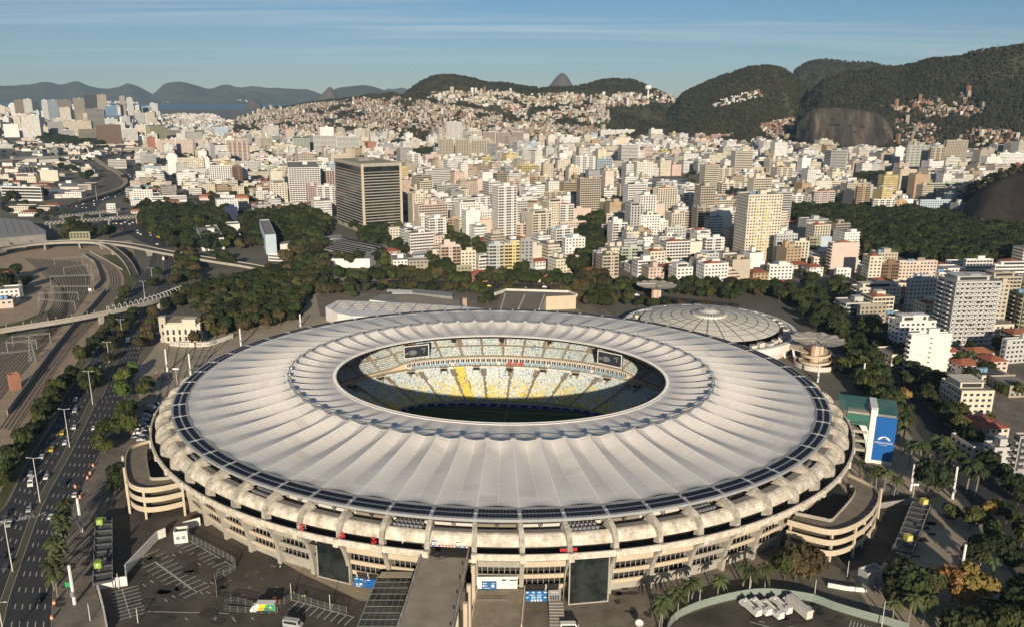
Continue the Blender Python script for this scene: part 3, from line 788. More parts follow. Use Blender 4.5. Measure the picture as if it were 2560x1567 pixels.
 c=Vector(W(.98,0,t));mb.box(c.x,c.y,28.95,29.3,1.0,.9,math.atan2(tg.y,tg.x))
 mb.build('rib_bearing','concrete',stad)
 if k==59:bands=((12.4,15.4,7.0),)
 else :bands=((13.2,15.5,4.9),(7.7,9.4,7.0),(3.3,4.9,7.8))
 if k in (56,2):bands=()
 for z0,z1,f in bands:
  mb=MB();u0,u1=.04,.96
  mb.grid([ard(f+.7,z0,u0,u1),ard(f,z0+.05,u0,u1),ard(f-.25,z1,u0,u1),ard(f+.25,z1+.02,u0,u1),ard(f+.8,z0,u0,u1)])
  mb.build('spandrel','concrete_cream' if (k*7)%5 else 'concrete',stad)
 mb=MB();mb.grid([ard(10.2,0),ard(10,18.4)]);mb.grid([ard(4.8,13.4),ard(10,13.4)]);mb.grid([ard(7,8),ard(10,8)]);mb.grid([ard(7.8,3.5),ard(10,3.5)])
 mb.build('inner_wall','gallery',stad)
 if k not in (56,59,2):
  mb=MB()
  for j in range(1,8):
   tt=TT(k,j/8)
   mb.tube(W2(8.2,5.0,tt),W2(8.2,8,tt),.12,n=4);mb.tube(W2(7.4,9.6,tt),W2(7.4,13.4,tt),.12,n=4)
  mb.grid([ard(9.2,0.0,.04,.96),ard(9.2,2.6,.04,.96)])
  mb.build('window_mullions','concrete',stad,kind='stuff')
def glass_tower(k,f0,f1):
 mb=MB();g=MB();u0,u1=.06,.94
 a0=[Vector(W(f0,0,TT(k,u0))),Vector(W(f0,0,TT(k,u1))),Vector(W(f1,0,TT(k,u1))),Vector(W(f1,0,TT(k,u0)))]
 up=Vector((0,0,1))
 mm_=MB();g.hexa([p+up*.3 for p in a0],[p+up*18.2 for p in a0])
 g.build('glass_wall','glass',stad)
 for p in a0:mb.tube(p,p+up*18.4,.3,n=4)
 for z in (0.3,18.2):mb.path([a0[0]+up*z,a0[1]+up*z],.3,4)
 for j in range(1,5):
  mb.path([a0[3].lerp(a0[0],1.0)+up*(j*3.6),a0[0].lerp(a0[1],1.0)+up*(j*3.6)],0.03,4,1)
  q=a0[0].lerp(a0[1],j/5);mb.tube(q,q+up*18.2,.04,n=4,m=1)
 mb.build('glass_frame',['concrete','dark'],stad)
glass_tower(56,1.15,2.5);glass_tower(2,.55,2.5)
# --- bowl
def RR(k,z,t):
 return E(k[0],k[1],z,t)
def sup(a,b,z,t,e):
 c,s=math.cos(t),math.sin(t)
 return (a*math.copysign(abs(c)**(2/e),c),b*math.copysign(abs(s)**(2/e),s),z)
R0,R1,R3,R4,R5=(64,45.5,1.2,2.5),(95,77,9.6,2.15),(97.5,82.5,10.7,2.08),(98.5,84.5,14.0,2.06),(140,123,29.2,2.0)
def bowl(ra,rb,v,t,dz=0.0):
 w_=min(1,max(0,(abs(math.sin(t))-.70)/.12));w_=w_*w_*(3-2*w_)
 za,zb=[z if z not in (10.7,14.0) else z*w_+(10.3 if z==10.7 else 11.2)*(1-w_) for z in (ra[2],rb[2])]
 return sup(ra[0]+(rb[0]-ra[0])*v,ra[1]+(rb[1]-ra[1])*v,za+(zb-za)*v+dz,t,ra[3]+(rb[3]-ra[3])*v)
S180=[2*math.pi*i/180 for i in range(180)]
mk('stand',(0.34,0.29,0.22),0.9,0.3,amt=0.25)
mb=MB()
mb.grid([[bowl(R0,R1,v,t) for t in S180] for v in (0,.25,.5,.75,1)],closed= True )
TIER_L=mb.build('lower_tier','stand',stad)
mb=MB()
mb.grid([[bowl(R1,R1,0,t) for t in S180],[bowl(R1,R1,0,t,1.0) for t in S180],[bowl(R1,R3,.05,t,1.0) for t in S180],[bowl(R3,R3,0,t) for t in S180],[bowl(R4,R4,0,t,-.3) for t in S180],],closed= True )
mb.grid([[bowl(R0,R0,0,t,-1.2) for t in S180],[bowl(R0,R0,0,t) for t in S180]],closed= True )
mb.build('concourse','concrete_cream',stad)
mb=MB();mb.grid([[bowl(R4,R4,0,t,-.3) for t in S180],[bowl(R4,R4,0,t) for t in S180]]+[[bowl(R4,R5,v,t) for t in S180] for v in (.01,.5,1)],closed= True )
mb.grid([[E(142,125,29.2,t) for t in S180],[E(142,125,8,t) for t in S180]],closed= True )
TIER_U=mb.build('upper_tier','stand',stad)
seat_cols={'seat_white':(0.66,0.66,0.62),'seat_sky':(0.27,0.44,0.55),'seat_yellow':(0.70,0.52,0.05),'seat_blue':(0.05,0.14,0.35),'seat_pale':(0.48,0.56,0.52)}
for k_,c_ in seat_cols.items():mk(k_,c_,0.5)
SK=list(seat_cols)
def seats(ra,rb,rows,skip,pick,name,t0=-14,t1=194):
 mb=MB()
 for r_ in range(rows):
  v=(r_+.6)/rows
  P=[Vector(bowl(ra,rb,v,R(a),.05)) for a in np.linspace(t0,t1,260)]
  pts=resample(P,.62)
  for i in range(len(pts)-1):
   p=pts[i];q=pts[i+1]
   ang=(i+.5)/len(pts);td=t0+(t1-t0)*ang
   if skip(v,td,p): continue
   d=(q-p).normalized();nrm=Vector((d.y,-d.x,0))
   m=pick(v,td)
   a=p+d*.06;b=p+d*.56
   h=Vector((0,0,.95));s_=Vector((0,0,.45))
   o_=nrm*.05
   mb.quad(a+o_+s_*.5,b+o_+s_*.5,b+nrm*.2+h,a+nrm*.2+h,m)
   mb.quad(a+o_+s_,b+o_+s_,b-nrm*.42+s_,a-nrm*.42+s_,m)
 return mb.build(name,SK,TIER_L if 'lower' in name else TIER_U,kind='stuff')
def arcs(k,z,step,x0,e):
 A=np.linspace(-16,196,2000);P=[Vector(sup(k[0],k[1],z,R(a),e)) for a in A]
 L=np.concatenate([[0],np.cumsum([(b-a).length for a,b in zip(P,P[1:])])])
 i0=min(range(len(P)),key= lambda i:abs(P[i].x-x0)+(0 if P[i].y>0 else 999))
 return [float(np.interp(L[i0]+j*step,L,A)) for j in range(-40,41) if 0<L[i0]+j*step<L[-1]]
LAIS=arcs(R1,9,19.3,-3.0,2.15)
YB=sorted(min(arcs(R1,9,19.3,x_,2.15),key= lambda a,x_=x_:abs(sup(95,77,0,R(a),2.15)[0]-x_)) for x_ in (-33.5,-40.2))
def skipL(v,td,p):
 for a in LAIS:
  if abs(td-a)<(0.6 if v<.72 else 1.15) and not (v>.95): return True
 return abs(td-YB[0])<.12 or abs(td-YB[0]+13)<.1 or abs(td-YB[0]+26)<.1
def pickL(v,td):
 r_=rnd.random()
 if YB[0]<td<YB[1]: return 2 if r_<.92 else 3
 cl=.5+.5*math.sin(td*.55)*math.cos(v*7+td*.2)
 y=max(0,.75*(1-v*1.25))*(.45+.75*cl)
 if r_<y: return 2
 r_=rnd.random()
 return 0 if r_<.50 else 1 if r_<.66 else 4 if r_<.975 else 3
UAIS=arcs(R4,15,12.6,-9,2.03)
def skipU(v,td,p):
 for i,a in enumerate(UAIS):
  if abs(td-a)<.42: return True
  if i%2==0 and .22<v<.5 and abs(td-a)<1.1: return True
 return .19<v<.235
def pickU(v,td):
 r_=rnd.random()
 return 0 if r_<.40 else 4 if r_<.78 else 1 if r_<.97 else 3
seats(R0,R1,34,skipL,pickL,'lower_seats')
seats(R4,R5,30,skipU,pickU,'upper_seats')
for a in LAIS:
 c=Vector(bowl(R0,R1,.86,R(a)));o_=Vector(bowl(R0,R1,1.0,R(a)))-Vector(bowl(R0,R1,.6,R(a)));yw=math.atan2(o_.y,o_.x)
 mb=MB();ax=Vector((math.cos(yw),math.sin(yw),0));sd_=Vector((-ax.y,ax.x,0))
 for s in (-1,1):
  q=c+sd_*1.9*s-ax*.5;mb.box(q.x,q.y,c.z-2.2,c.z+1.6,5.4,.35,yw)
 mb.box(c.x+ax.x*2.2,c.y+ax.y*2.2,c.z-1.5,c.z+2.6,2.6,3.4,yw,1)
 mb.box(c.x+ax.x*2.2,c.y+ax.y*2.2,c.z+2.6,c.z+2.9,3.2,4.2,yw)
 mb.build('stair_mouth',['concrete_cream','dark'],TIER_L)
for i,a in enumerate(UAIS):
 if i%2: continue
 c=Vector(bowl(R4,R5,.34,R(a)));o_=Vector(bowl(R4,R5,1.0,R(a)))-Vector(bowl(R4,R5,.2,R(a)));yw=math.atan2(o_.y,o_.x)
 mb=MB();ax=Vector((math.cos(yw),math.sin(yw),0));sd_=Vector((-ax.y,ax.x,0))
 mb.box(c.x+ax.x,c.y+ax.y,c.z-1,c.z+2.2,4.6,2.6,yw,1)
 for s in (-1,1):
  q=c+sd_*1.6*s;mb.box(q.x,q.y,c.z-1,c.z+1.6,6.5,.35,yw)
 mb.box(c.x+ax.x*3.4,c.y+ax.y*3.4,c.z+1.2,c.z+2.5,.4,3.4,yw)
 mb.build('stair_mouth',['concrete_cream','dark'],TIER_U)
for i in range(44):
 a=128-i*1.76
 p=Vector(bowl(R3,R3,0,R(a)));q=Vector(bowl(R3,R3,0,R(a-1.55)))
 d=(q-p).normalized();inn=Vector((-d.y,d.x,0))
 if inn.dot(-p)<0:inn=-inn
 L=(q-p).length;p2=p+inn*.25
 mb=MB();up=Vector((0,0,1))
 A=[p2,p2+d*L,p2+d*L+up*3.1,p2+up*3.1]
 for s0,s1 in ((0,.35),(L/2-.12,L/2+.12),(L-.1,L)):
  mb.hexa([p+d*s0,p+d*s1,p2+d*s1,p2+d*s0],[x+up*3.1 for x in (p+d*s0,p+d*s1,p2+d*s1,p2+d*s0)])
 for z0,z1 in ((0,.35),(2.75,3.15)):
  mb.hexa([p+up*z0,p+d*L+up*z0,p2+d*L+up*z0,p2+up*z0],[p+up*z1,p+d*L+up*z1,p2+d*L+up*z1,p2+up*z1])
 fr=mb.build('box_frame','white',stad)
 mb=MB();p3=p+inn*.1;mb.quad(p3+up*.3,p3+d*L+up*.3,p3+d*L+up*2.8,p3+up*2.8);mb.build('box_window','glass_win',fr)
 mb=MB();red=i in (20,21,22)
 for r_ in range(3):
  for j in range(6):
   if j==2 and i%2: continue
   b0=p+inn*(1.3+r_*.95)+d*(.3+j*(L-.6)/6)+up*(0.55-r_*.45)
   wd=d*((L-.6)/6*.8)
   mb.quad(b0,b0+wd,b0+wd+up*.7-inn*.15,b0-inn*.15+up*.7,0);mb.quad(b0,b0+wd,b0+wd+inn*.4,b0+inn*.4,0)
 mb.build('box_seats','red' if red else ('seat_sky' if i%9 else 'seat_white'),fr,kind='stuff')
mb=MB();mb.poly([sup(63.5,45.2,.0,t,2.8) for t in S180]);pb=mb.build('apron','asphalt', None ,(0,0,.05),TH,kind='structure')
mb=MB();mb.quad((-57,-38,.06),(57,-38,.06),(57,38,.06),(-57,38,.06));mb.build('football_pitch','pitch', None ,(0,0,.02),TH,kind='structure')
mb=MB()
def wl_(x0,y0,x1,y1):mb.quad((x0,y0,.1),(x1,y0,.1),(x1,y1,.1),(x0,y1,.1))
for x in (-52.5,0,52.5):wl_(x-.07,-34,x+.07,34)
for y in (-34,34):wl_(-52.5,y-.07,52.5,y+.07)
for s in (-1,1):
 wl_(s*36-.07,-20.1,s*36+.07,20.1);wl_(min(s*36,s*52.5),20,max(s*36,s*52.5),20.15);wl_(min(s*36,s*52.5),-20.15,max(s*36,s*52.5),-20)
for i in range(40):
 a,b=2*math.pi*i/40,2*math.pi*(i+1)/40
 mb.quad((9.1*math.cos(a),9.1*math.sin(a),.1),(9.1*math.cos(b),9.1*math.sin(b),.1),(9.25*math.cos(b),9.25*math.sin(b),.1),(9.25*math.cos(a),9.25*math.sin(a),.1))
mb.build('pitch_markings','line', None ,(0,0,.02),TH,kind='structure')
ORDS='first second third fourth fifth sixth seventh eighth ninth tenth eleventh twelfth thirteenth fourteenth fifteenth sixteenth seventeenth eighteenth nineteenth twentieth twenty-first twenty-second twenty-third twenty-fourth'.split()
cbf=text_mesh('CBF',1.25,'lettering');cbf.materials.clear();cbf.materials.append(M['white'])
cbf.transform(Matrix.Translation((0,-.16,.62))@FACE)
bw=MB();bw.box(0,0,0,1.15,5.5,.16);bw.box(-2,.35,0,.9,.1,.7);bw.box(2,.35,0,.9,.1,.7);bmesh_=bw.mesh('panel','board')
pth=resample([Vector(sup(60.5,41.4,0,R(a),3.4)) for a in np.linspace(22,158,300)],5.6)[::-1]
for i in range(len(pth)-1):
 a,b=pth[i],pth[i+1];d=b-a;yw=math.atan2(d.y,d.x)
 mid=(a+b)/2;x=mid.x*math.cos(TH)-mid.y*math.sin(TH);y=mid.x*math.sin(TH)+mid.y*math.cos(TH)
 o=thing('advertising_board',f'blue advertising board with white CBF lettering, {ORDS[min(i, 23)]} from the left','ad board',(x,y,.1),yw+TH,'blue advertising boards along the far touchline')
 link('panel',bmesh_,o);link('lettering',cbf,o)
for (px,dirn) in (((1041,878),'left'),((1524,897),'right')):
 p=at(px[0],px[1],22)
 yw=.37 if dirn=='left' else -.62
 o=thing('scoreboard',f'large video screen in a white frame under the roof at the {"left" if dirn=="left" else "right"} of the stands','scoreboard',p,yw,'video screens under the roof edge')
 w_,h_=(14.6,7.4) if dirn=='left' else (15.2,7.6)
 mb=MB();mb.box(0,.5,-h_/2,h_/2,w_,.9);mb.build('housing','steel_dark',o)
 mb=MB();t_=.45
 mb.box(0,-.05,h_/2-t_,h_/2,w_,.3);mb.box(0,-.05,-h_/2,-h_/2+t_,w_,.3);mb.box(-w_/2+t_/2,-.05,-h_/2+t_,h_/2-t_,t_,.3);mb.box(w_/2-t_/2,-.05,-h_/2+t_,h_/2-t_,t_,.3)
 mb.build('frame','white',o)
 mb=MB();mb.quad((-w_/2+t_,-.02,-h_/2+t_),(w_/2-t_,-.02,-h_/2+t_),(w_/2-t_,-.02,h_/2-t_),(-w_/2+t_,-.02,h_/2-t_))
 sc=mb.build('screen','screen',o)
 mk('screen_light',(0.16,0.17,0.18),0.4)
 mb=MB()
 mb.poly([(-2.2+2.1*math.cos(a)*1.2,-.05,-.4+1.5*math.sin(a)) for a in np.linspace(0,2*math.pi,15)[:-1]][::-1])
 mb.quad((-w_/2+.8,-.05,-1.3),(-3.5,-.05,-1.1),(-3.5,-.05,.3),(-w_/2+.8,-.05,-.1));mb.quad((2.6,-.05,.9),(5.4,-.05,1.3),(5.2,-.05,1.9),(2.8,-.05,1.6));mb.quad((4.0,-.05,-.9),(4.7,-.05,-.8),(4.9,-.05,1.2),(4.2,-.05,1.1))
 mb.build('picture','screen_light',o)
 mb=MB()
 for s in (-1,1):mb.tube((s*w_*.36,.6,h_/2),(s*w_*.36,1.6,h_/2+5),.16,n=5)
 mb.build('hanger','steel_dark',o)
 # ================================================================== BUILDINGS
WALLC={'white':(.74,.71,.65),'cream':(.65,.58,.46),'beige':(.50,.43,.33),'pink':(.62,.50,.42),'tan':(.42,.31,.20),'grey':(.34,.33,.31),'yellow':(.62,.51,.25),'green':(.44,.47,.37),'blue':(.22,.36,.50),'brown':(.22,.14,.09),'red':(.36,.17,.11),'navy':(.03,.04,.11),'dark':(.05,.055,.065),'olive':(.33,.31,.20),'rose':(.54,.36,.33),'orange':(.52,.35,.20),'paleblue':(.47,.55,.60),'palegrey':(.50,.49,.46),'stone':(.36,.31,.24)}
for k_,c_ in WALLC.items():
 mk('w_'+k_,c_,.85,.09,col2=tuple(v*.80 for v in c_))
HANDFOOT=[]
BLD=[]
def face_windows(mb,bal0,hut,W_,H_,frame,style,fl,rng,lod,mats,panes= None ):
 """frame(u, z, out) -> local point; W_ wide, H_ high, fl = storey height"""
 nf=max(1,int(H_/fl));z0=H_-nf*fl
 def rect(u0,u1,za,zb,o=.05,m=0,tgt= None ):
  (tgt or mb).quad(frame(u0,za,o),frame(u1,za,o),frame(u1,zb,o),frame(u0,zb,o),m)
 def slab(u0,u1,za,zb,o,m=0):
  A=[frame(u0,za,0),frame(u1,za,0),frame(u1,za,o),frame(u0,za,o)];B_=[frame(u0,zb,0),frame(u1,zb,0),frame(u1,zb,o),frame(u0,zb,o)]
  if hut is not None :bal=MB();hut.append(bal)
  else :bal=bal0
  bal.quad(A[3],A[2],B_[2],B_[3],m);bal.quad(B_[3],B_[2],B_[1],B_[0],m);bal.quad(A[0],A[1],A[2],A[3],m)
  bal.quad(A[1],A[2],B_[2],B_[1],m);bal.quad(A[3],A[0],B_[0],B_[3],m)
 if style=='blank': return
 if style=='slits':
  for f in range(nf):
   if f%1==0:rect(W_*.47,W_*.53,z0+f*fl+1.0,z0+f*fl+1.7)
  return
 bay=3.1 if lod<2 else 3.6
 nb=max(1,int((W_-.8)/bay));bw=(W_-.8)/nb
 for f in range(nf):
  zb=z0+f*fl
  if style=='ribbon':
   rect(.5,W_-.5,zb+.95,zb+fl-.55,.04);slab(.0,W_,zb-.15,zb+.75,.30)
   if lod<2:
    for i in range(1,nb):rect(.4+i*bw-.08,.4+i*bw+.08,zb+.95,zb+fl-.55,.07,1)
   continue
  for i in range(nb):
   u=.4+i*bw
   if style=='vert':
    rect(u+bw*.25,u+bw*.75,zb+.5,zb+fl-.35,.04)
    if f==0:slab(u-bw*.14,u+bw*.14,z0,H_,.5)
   elif style=='balc':
    grp=i%3
    if grp==2:rect(u+bw*.3,u+bw*.7,zb+1.0,zb+2.1,.05)
    else :rect(u+bw*.06,u+bw*.97,zb+.25,zb+fl-.5,.04)
    if grp==0:
     u1=min(u+2*bw,W_-.2);slab(u+.1,u1-.1,zb-.1,zb+.95,1.25 if lod<2 else 1.0)
   elif style=='loggia':
    rect(u+bw*.08,u+bw*.92,zb+1.05,zb+fl-.25,.04);slab(u+bw*.06,u+bw*.94,zb+.0,zb+1.0,.35)
   else :
    if rng.random()<.04: continue
    w2=.24 if lod<2 else .22
    rect(u+bw*w2,u+bw*(1-w2),zb+.95,zb+2.3,.05,0,panes)
    if lod==0:slab(u+bw*w2-.1,u+bw*(1-w2)+.1,zb+.80,zb+.95,.22)
    if lod<2 and rng.random()<.22:slab(u+bw*.40,u+bw*.68,zb+.30,zb+.75,.45)
class Panes:
 """collects single window objects"""
 def __init__(s):s.q=[]
 def quad(s,a,b,c,d,m=0):s.q.append((a,b,c,d))
def make_building(K,yaw,w,d,h,col,style='grid',side= None ,label= None ,cat='apartment block',group= None ,name='apartment_building',fl=3.05,feats=(),lod=1,roofm='roofgrey',back= False ,indiv= False ,accent= None ,pit= None ,rng= None ):
 rng=rng or random.Random(int(K[0]*13+K[1]*7))
 side=side or style
 o=thing(name,label or '',cat,(K[0],K[1],K[2] if len(K)>2 else 0),yaw,group)
 wm='w_'+col
 mb=MB();hx,hy=w/2,d/2
 cor=[(-hx,-hy),(hx,-hy),(hx,hy),(-hx,hy)]
 ph=0.0 if pit else .9
 mb.hexa([(x,y,-1) for x,y in cor],[(x,y,h+ph) for x,y in cor],0, False , False )
 if not pit:
  t=.3;ic=[(-hx+t,-hy+t),(hx-t,-hy+t),(hx-t,hy-t),(-hx+t,hy-t)]
  for i in range(4):
   j=(i+1)%4
   mb.quad((*cor[i],h+ph),(*cor[j],h+ph),(*ic[j],h+ph),(*ic[i],h+ph));mb.quad((*ic[i],h+ph),(*ic[j],h+ph),(*ic[j],h),(*ic[i],h))
 mb.build('wall',wm,o)
 if pit:
  rf=MB();e=.5;r_=pit
  if w>=d:rid=[(-hx+min(hy,hx*.7)*(.9 if w>d*1.2 else .8),0,h+r_),(hx-min(hy,hx*.7)*(.9 if w>d*1.2 else .8),0,h+r_)]
  else :rid=[(0,-hy+hx*.9,h+r_),(0,hy-hx*.9,h+r_)]
  c4=[(-hx-e,-hy-e,h-.1),(hx+e,-hy-e,h-.1),(hx+e,hy+e,h-.1),(-hx-e,hy+e,h-.1)]
  if w>=d:
   rf.quad(c4[0],c4[1],rid[1],rid[0]);rf.tri(c4[1],c4[2],rid[1]);rf.quad(c4[2],c4[3],rid[0],rid[1]);rf.tri(c4[3],c4[0],rid[0])
  else :
   rf.tri(c4[0],c4[1],rid[0]);rf.quad(c4[1],c4[2],rid[1],rid[0]);rf.tri(c4[2],c4[3],rid[1]);rf.quad(c4[3],c4[0],rid[0],rid[1])
  rfo=rf.build('roof',roofm,o)
 else :
  rf=MB();rf.quad((-hx+.3,-hy+.3,h),(hx-.3,-hy+.3,h),(hx-.3,hy-.3,h),(-hx+.3,hy-.3,h));rfo=rf.build('roof',roofm,o)
 win=MB();bal=MB();single=[] if indiv else None ;pn=Panes() if indiv else None
 faces=((style,w, lambda u,z,q:(-hx+u,-hy-q,z)),(side,d, lambda u,z,q:(-hx-q,hy-u,z)),(side,d, lambda u,z,q:(hx+q,-hy+u,z)))
 if back:faces+=((style,w, lambda u,z,q:(hx-u,hy+q,z)),)
 for st,wid,fr in faces:
  face_windows(win,bal,single,wid,h,fr,st,fl,rng,lod, None ,pn)
 if win.f:win.build('window_panes' if not indiv else 'balcony_glazing',['glass_win',wm],o,kind='stuff')
 if pn:
  for q in pn.q:
   f=MB();f.quad(*[tuple(x) for x in q]);f.build('window','glass_win',o)
 for s_ in single or ():s_.build('balcony' if style in ('balc','loggia') else 'sill',accent and 'w_'+accent or wm,o)
 if bal.f:bal.build('balconies' if style in ('balc','loggia') else 'ledges',accent and 'w_'+accent or wm,o,kind='stuff')
 z=h
 for ft in feats:
  if ft=='hut':
   a,b=min(w*.4,7),min(d*.5,6);m2=MB();m2 .box(w*.08,d*.05,z,z+3.6,a,b);m2 .box(w*.08,d*.05,z+3.6,z+3.8,a+.5,b+.5);m2 .build('roof_hut',wm,rfo)
  elif ft=='tank':
   m2=MB();m2 .tube((-w*.22,d*.1,z),(-w*.22,d*.1,z+2.4),1.4,n=9);m2 .tube((-w*.22+3.1,d*.1,z),(-w*.22+3.1,d*.1,z+2.4),1.4,n=9);m2 .build('water_tanks','w_blue',rfo)
  elif ft=='tower':
   m2=MB();m2 .box(-w*.15,d*.12,z,z+6.2,min(w*.3,5.5),min(d*.4,5));m2 .build('lift_tower',wm,rfo)
  elif ft=='pent':
   m2=MB();m2 .box(0,d*.12,z,z+3.0,w*.72,d*.62);m2 .box(0,d*.12,z+3.0,z+3.3,w*.78,d*.68);m2 .build('penthouse',wm,rfo)
   m3=MB();m3 .quad((-w*.3,d*.12-d*.31-.04,z+.4),(w*.3,d*.12-d*.31-.04,z+.4),(w*.3,d*.12-d*.31-.04,z+2.5),(-w*.3,d*.12-d*.31-.04,z+2.5));m3 .build('penthouse_glazing','glass_win',rfo)
  elif ft=='redroof':
   m2=MB();a,b=w*.32,d*.32;m2 .poly([(-a,-b,z+.5),(a,-b,z+.5),(0,0,z+3)]);m2 .poly([(a,-b,z+.5),(a,b,z+.5),(0,0,z+3)]);m2 .poly([(a,b,z+.5),(-a,b,z+.5),(0,0,z+3)]);m2 .poly([(-a,b,z+.5),(-a,-b,z+.5),(0,0,z+3)]);m2 .box(0,0,z,z+.5,2*a,2*b);m2 .build('terrace_roof','tile',rfo)
  elif ft=='mast':
   m2=MB();m2 .tube((w*.2,0,z),(w*.2,0,z+9),.16,n=4);m2 .tube((w*.2-.8,0,z+6.5),(w*.2+.8,0,z+6.5),.08,n=4);m2 .build('antenna','steel_dark',rfo)
  elif ft=='solar':
   m2=MB()
   for i in range(4):m2 .quad((-w*.35,-d*.3+i*d*.16,z+.4),(w*.2,-d*.3+i*d*.16,z+.4),(w*.2,-d*.3+i*d*.16+d*.1,z+1.1),(-w*.35,-d*.3+i*d*.16+d*.1,z+1.1))
   m2 .build('solar_panels','solar',rfo)
  elif ft=='green':
   m2=MB()
   for i in range(7):m2 .box(-w*.4+rng.random()*w*.8,-d*.3+rng.random()*d*.6,z,z+1+rng.random()*1.2,1.6,1.6,rng.random()*3)
   m2 .build('roof_plants','leaf_mid',rfo,kind='stuff')
 px,py=pr((K[0],K[1],h*.6))
 BLD.append((o,Vector((K[0],K[1],0)),h,px,py,math.hypot(K[0]-CX,K[1]-CY)))
 return o
def _cross(a,b): return a[0]*b[1]-a[1]*b[0]
def B(view,xl,xm,xr,yb,yt,col,style,label,yaw= None ,d= None ,side= None ,fl= None ,feats=('hut',),cat='apartment block',name='apartment_building',depth_gap=1.0,dist= None ,**kw):
 P=V(view,[(xl,yb),(xm,yb),(xr,yb),(xm,yt)])
 K=at(*P[1]) if dist is None else far(*P[1],dist);K.z=0
 D=math.hypot(K.x-CX,K.y-CY)
 if yaw is None :yaw=28 if K.x<0 else (16 if K.x<150 else 9)
 a=R(yaw);r_=(math.cos(a),math.sin(a));l_=(-math.sin(a),math.cos(a));k=(K.x-CX,K.y-CY)
 def span(px,dirv):
  q=ray(*px);q=(q.x,q.y);den=_cross(dirv,q)
  return -_cross(k,q)/den if abs(den)>1e-6 else 20
 w=span(P[2],r_) if xr>xm else 14
 dd=span(P[0],l_) if xl<xm else (d or max(9,min(16,w*.6)))
 if d and xl>=xm:dd=d
 w=max(4,min(w,170));dd=max(4,min(dd,120))
 h=far(*P[3],D).z
 h=max(3,h)
 c=(K.x+r_[0]*w/2+l_[0]*dd/2,K.y+r_[1]*w/2+l_[1]*dd/2,0)
 lod=0 if D<620 else 1 if D<1250 else 2
 if D<575:kw.setdefault('indiv', True )
 o=make_building(c,a,w,dd,h,col,style,side,label,cat,fl=fl or (3.05 if D<1500 else 3.3),feats=feats,lod=lod,name=name,**kw)
 HANDFOOT.append((c[0],c[1],math.hypot(w,dd)/2))
 return o
 # ================================================================== STRUCTURES ROUND THE STADIUM
def hgt(px_base,px_top,z=0):
 K=at(*px_base,z); return far(*px_top,math.hypot(K.x-CX,K.y-CY)).z
UP=Vector((0,0,1))
def dims(o):
 vv=[c for c in o.children if c.name.split('.')[0]=='wall'][0].data.vertices
 return max(v.co.x for v in vv),max(v.co.y for v in vv),max(v.co.z for v in vv)-.9
 # --- curved car ramps on both sides of the stadium
def car_ramp(label,outer,inner,view,ztop,cols,levels,cut):
 O_=[at(*p,ztop) for p in V(view,outer)];I_=[at(*p,ztop) for p in V(view,inner)]
 O_=count_line(smooth_line(O_,5),44);I_=count_line(smooth_line(I_,4),44)
 c=sum((p for p in O_),Vector())/44;c.z=0
 o=thing('car_ramp',label,'car ramp',c,0)
 O_=[Vector((p.x-c.x,p.y-c.y,0)) for p in O_];I_=[Vector((p.x-c.x,p.y-c.y,0)) for p in I_]
 for n_,z in enumerate(levels):
  mb=MB();t=1.0
  mb.grid([[p+UP*z for p in O_],[p+UP*z for p in I_]]);mb.grid([[p+UP*(z-.5) for p in O_],[p+UP*(z-.5) for p in I_]])
  mb.build('deck','deck',o)
  for L_,s,nm in ((O_,1,'parapet'),(I_,-1,'inner_parapet')):
   Q_=offset_line(L_,.3)
   mb=MB();mb.grid([[p+UP*(z-.9) for p in L_],[p+UP*(z+1.25) for p in L_],[p+UP*(z+1.25) for p in Q_],[p+UP*(z-.9) for p in Q_],[p+UP*(z-.9) for p in L_]])
   mb.build(nm,'concrete_cream' if nm=='parapet' else 'concrete',o)
 for p in cols:
  q=at(*V(view,[p])[0])-c
  mb=MB();mb.box(q.x,q.y,0,levels[-1]+.6,.8,.8,.4);mb.build('column','concrete_cream',o)
 return o,c
car_ramp('curved concrete car ramp of three storeys at the left side of the stadium',[(1010,268),(900,300),(845,345),(832,420),(840,500),(865,560),(950,590),(1080,580),(1230,545)],[(1060,300),(985,320),(972,360),(978,430),(990,490),(1000,520),(1060,522),(1120,516),(1200,500)],'5',13.2,[(865,750),(975,788),(1232,765),(848,640),(838,560)],(4.2,8.4,12.6), None )
car_ramp('curved concrete car ramp with glazed storeys at the right side of the stadium',[(690,495),(800,545),(870,590),(893,640),(872,705),(815,775),(720,835),(600,868),(480,850),(290,800)],[(705,570),(738,590),(720,640),(680,690),(630,745),(580,795),(540,790),(480,778),(420,765),(340,750)],'8',13.2,[(290,1010),(565,1070),(718,1040),(778,975),(828,912),(860,850),(886,785)],(4.2,8.4,12.6), None )
for view,poly in (('5',[(975,330),(990,500),(1140,520),(1080,420),(1010,300)]),('8',[(735,590),(580,795),(350,745),(450,690),(600,570)])):
 P=[at(*p,11) for p in V(view,poly)];mb=MB();mb.poly([(p.x,p.y,8.0) for p in P]);structure(mb,'courtyard','asphalt')
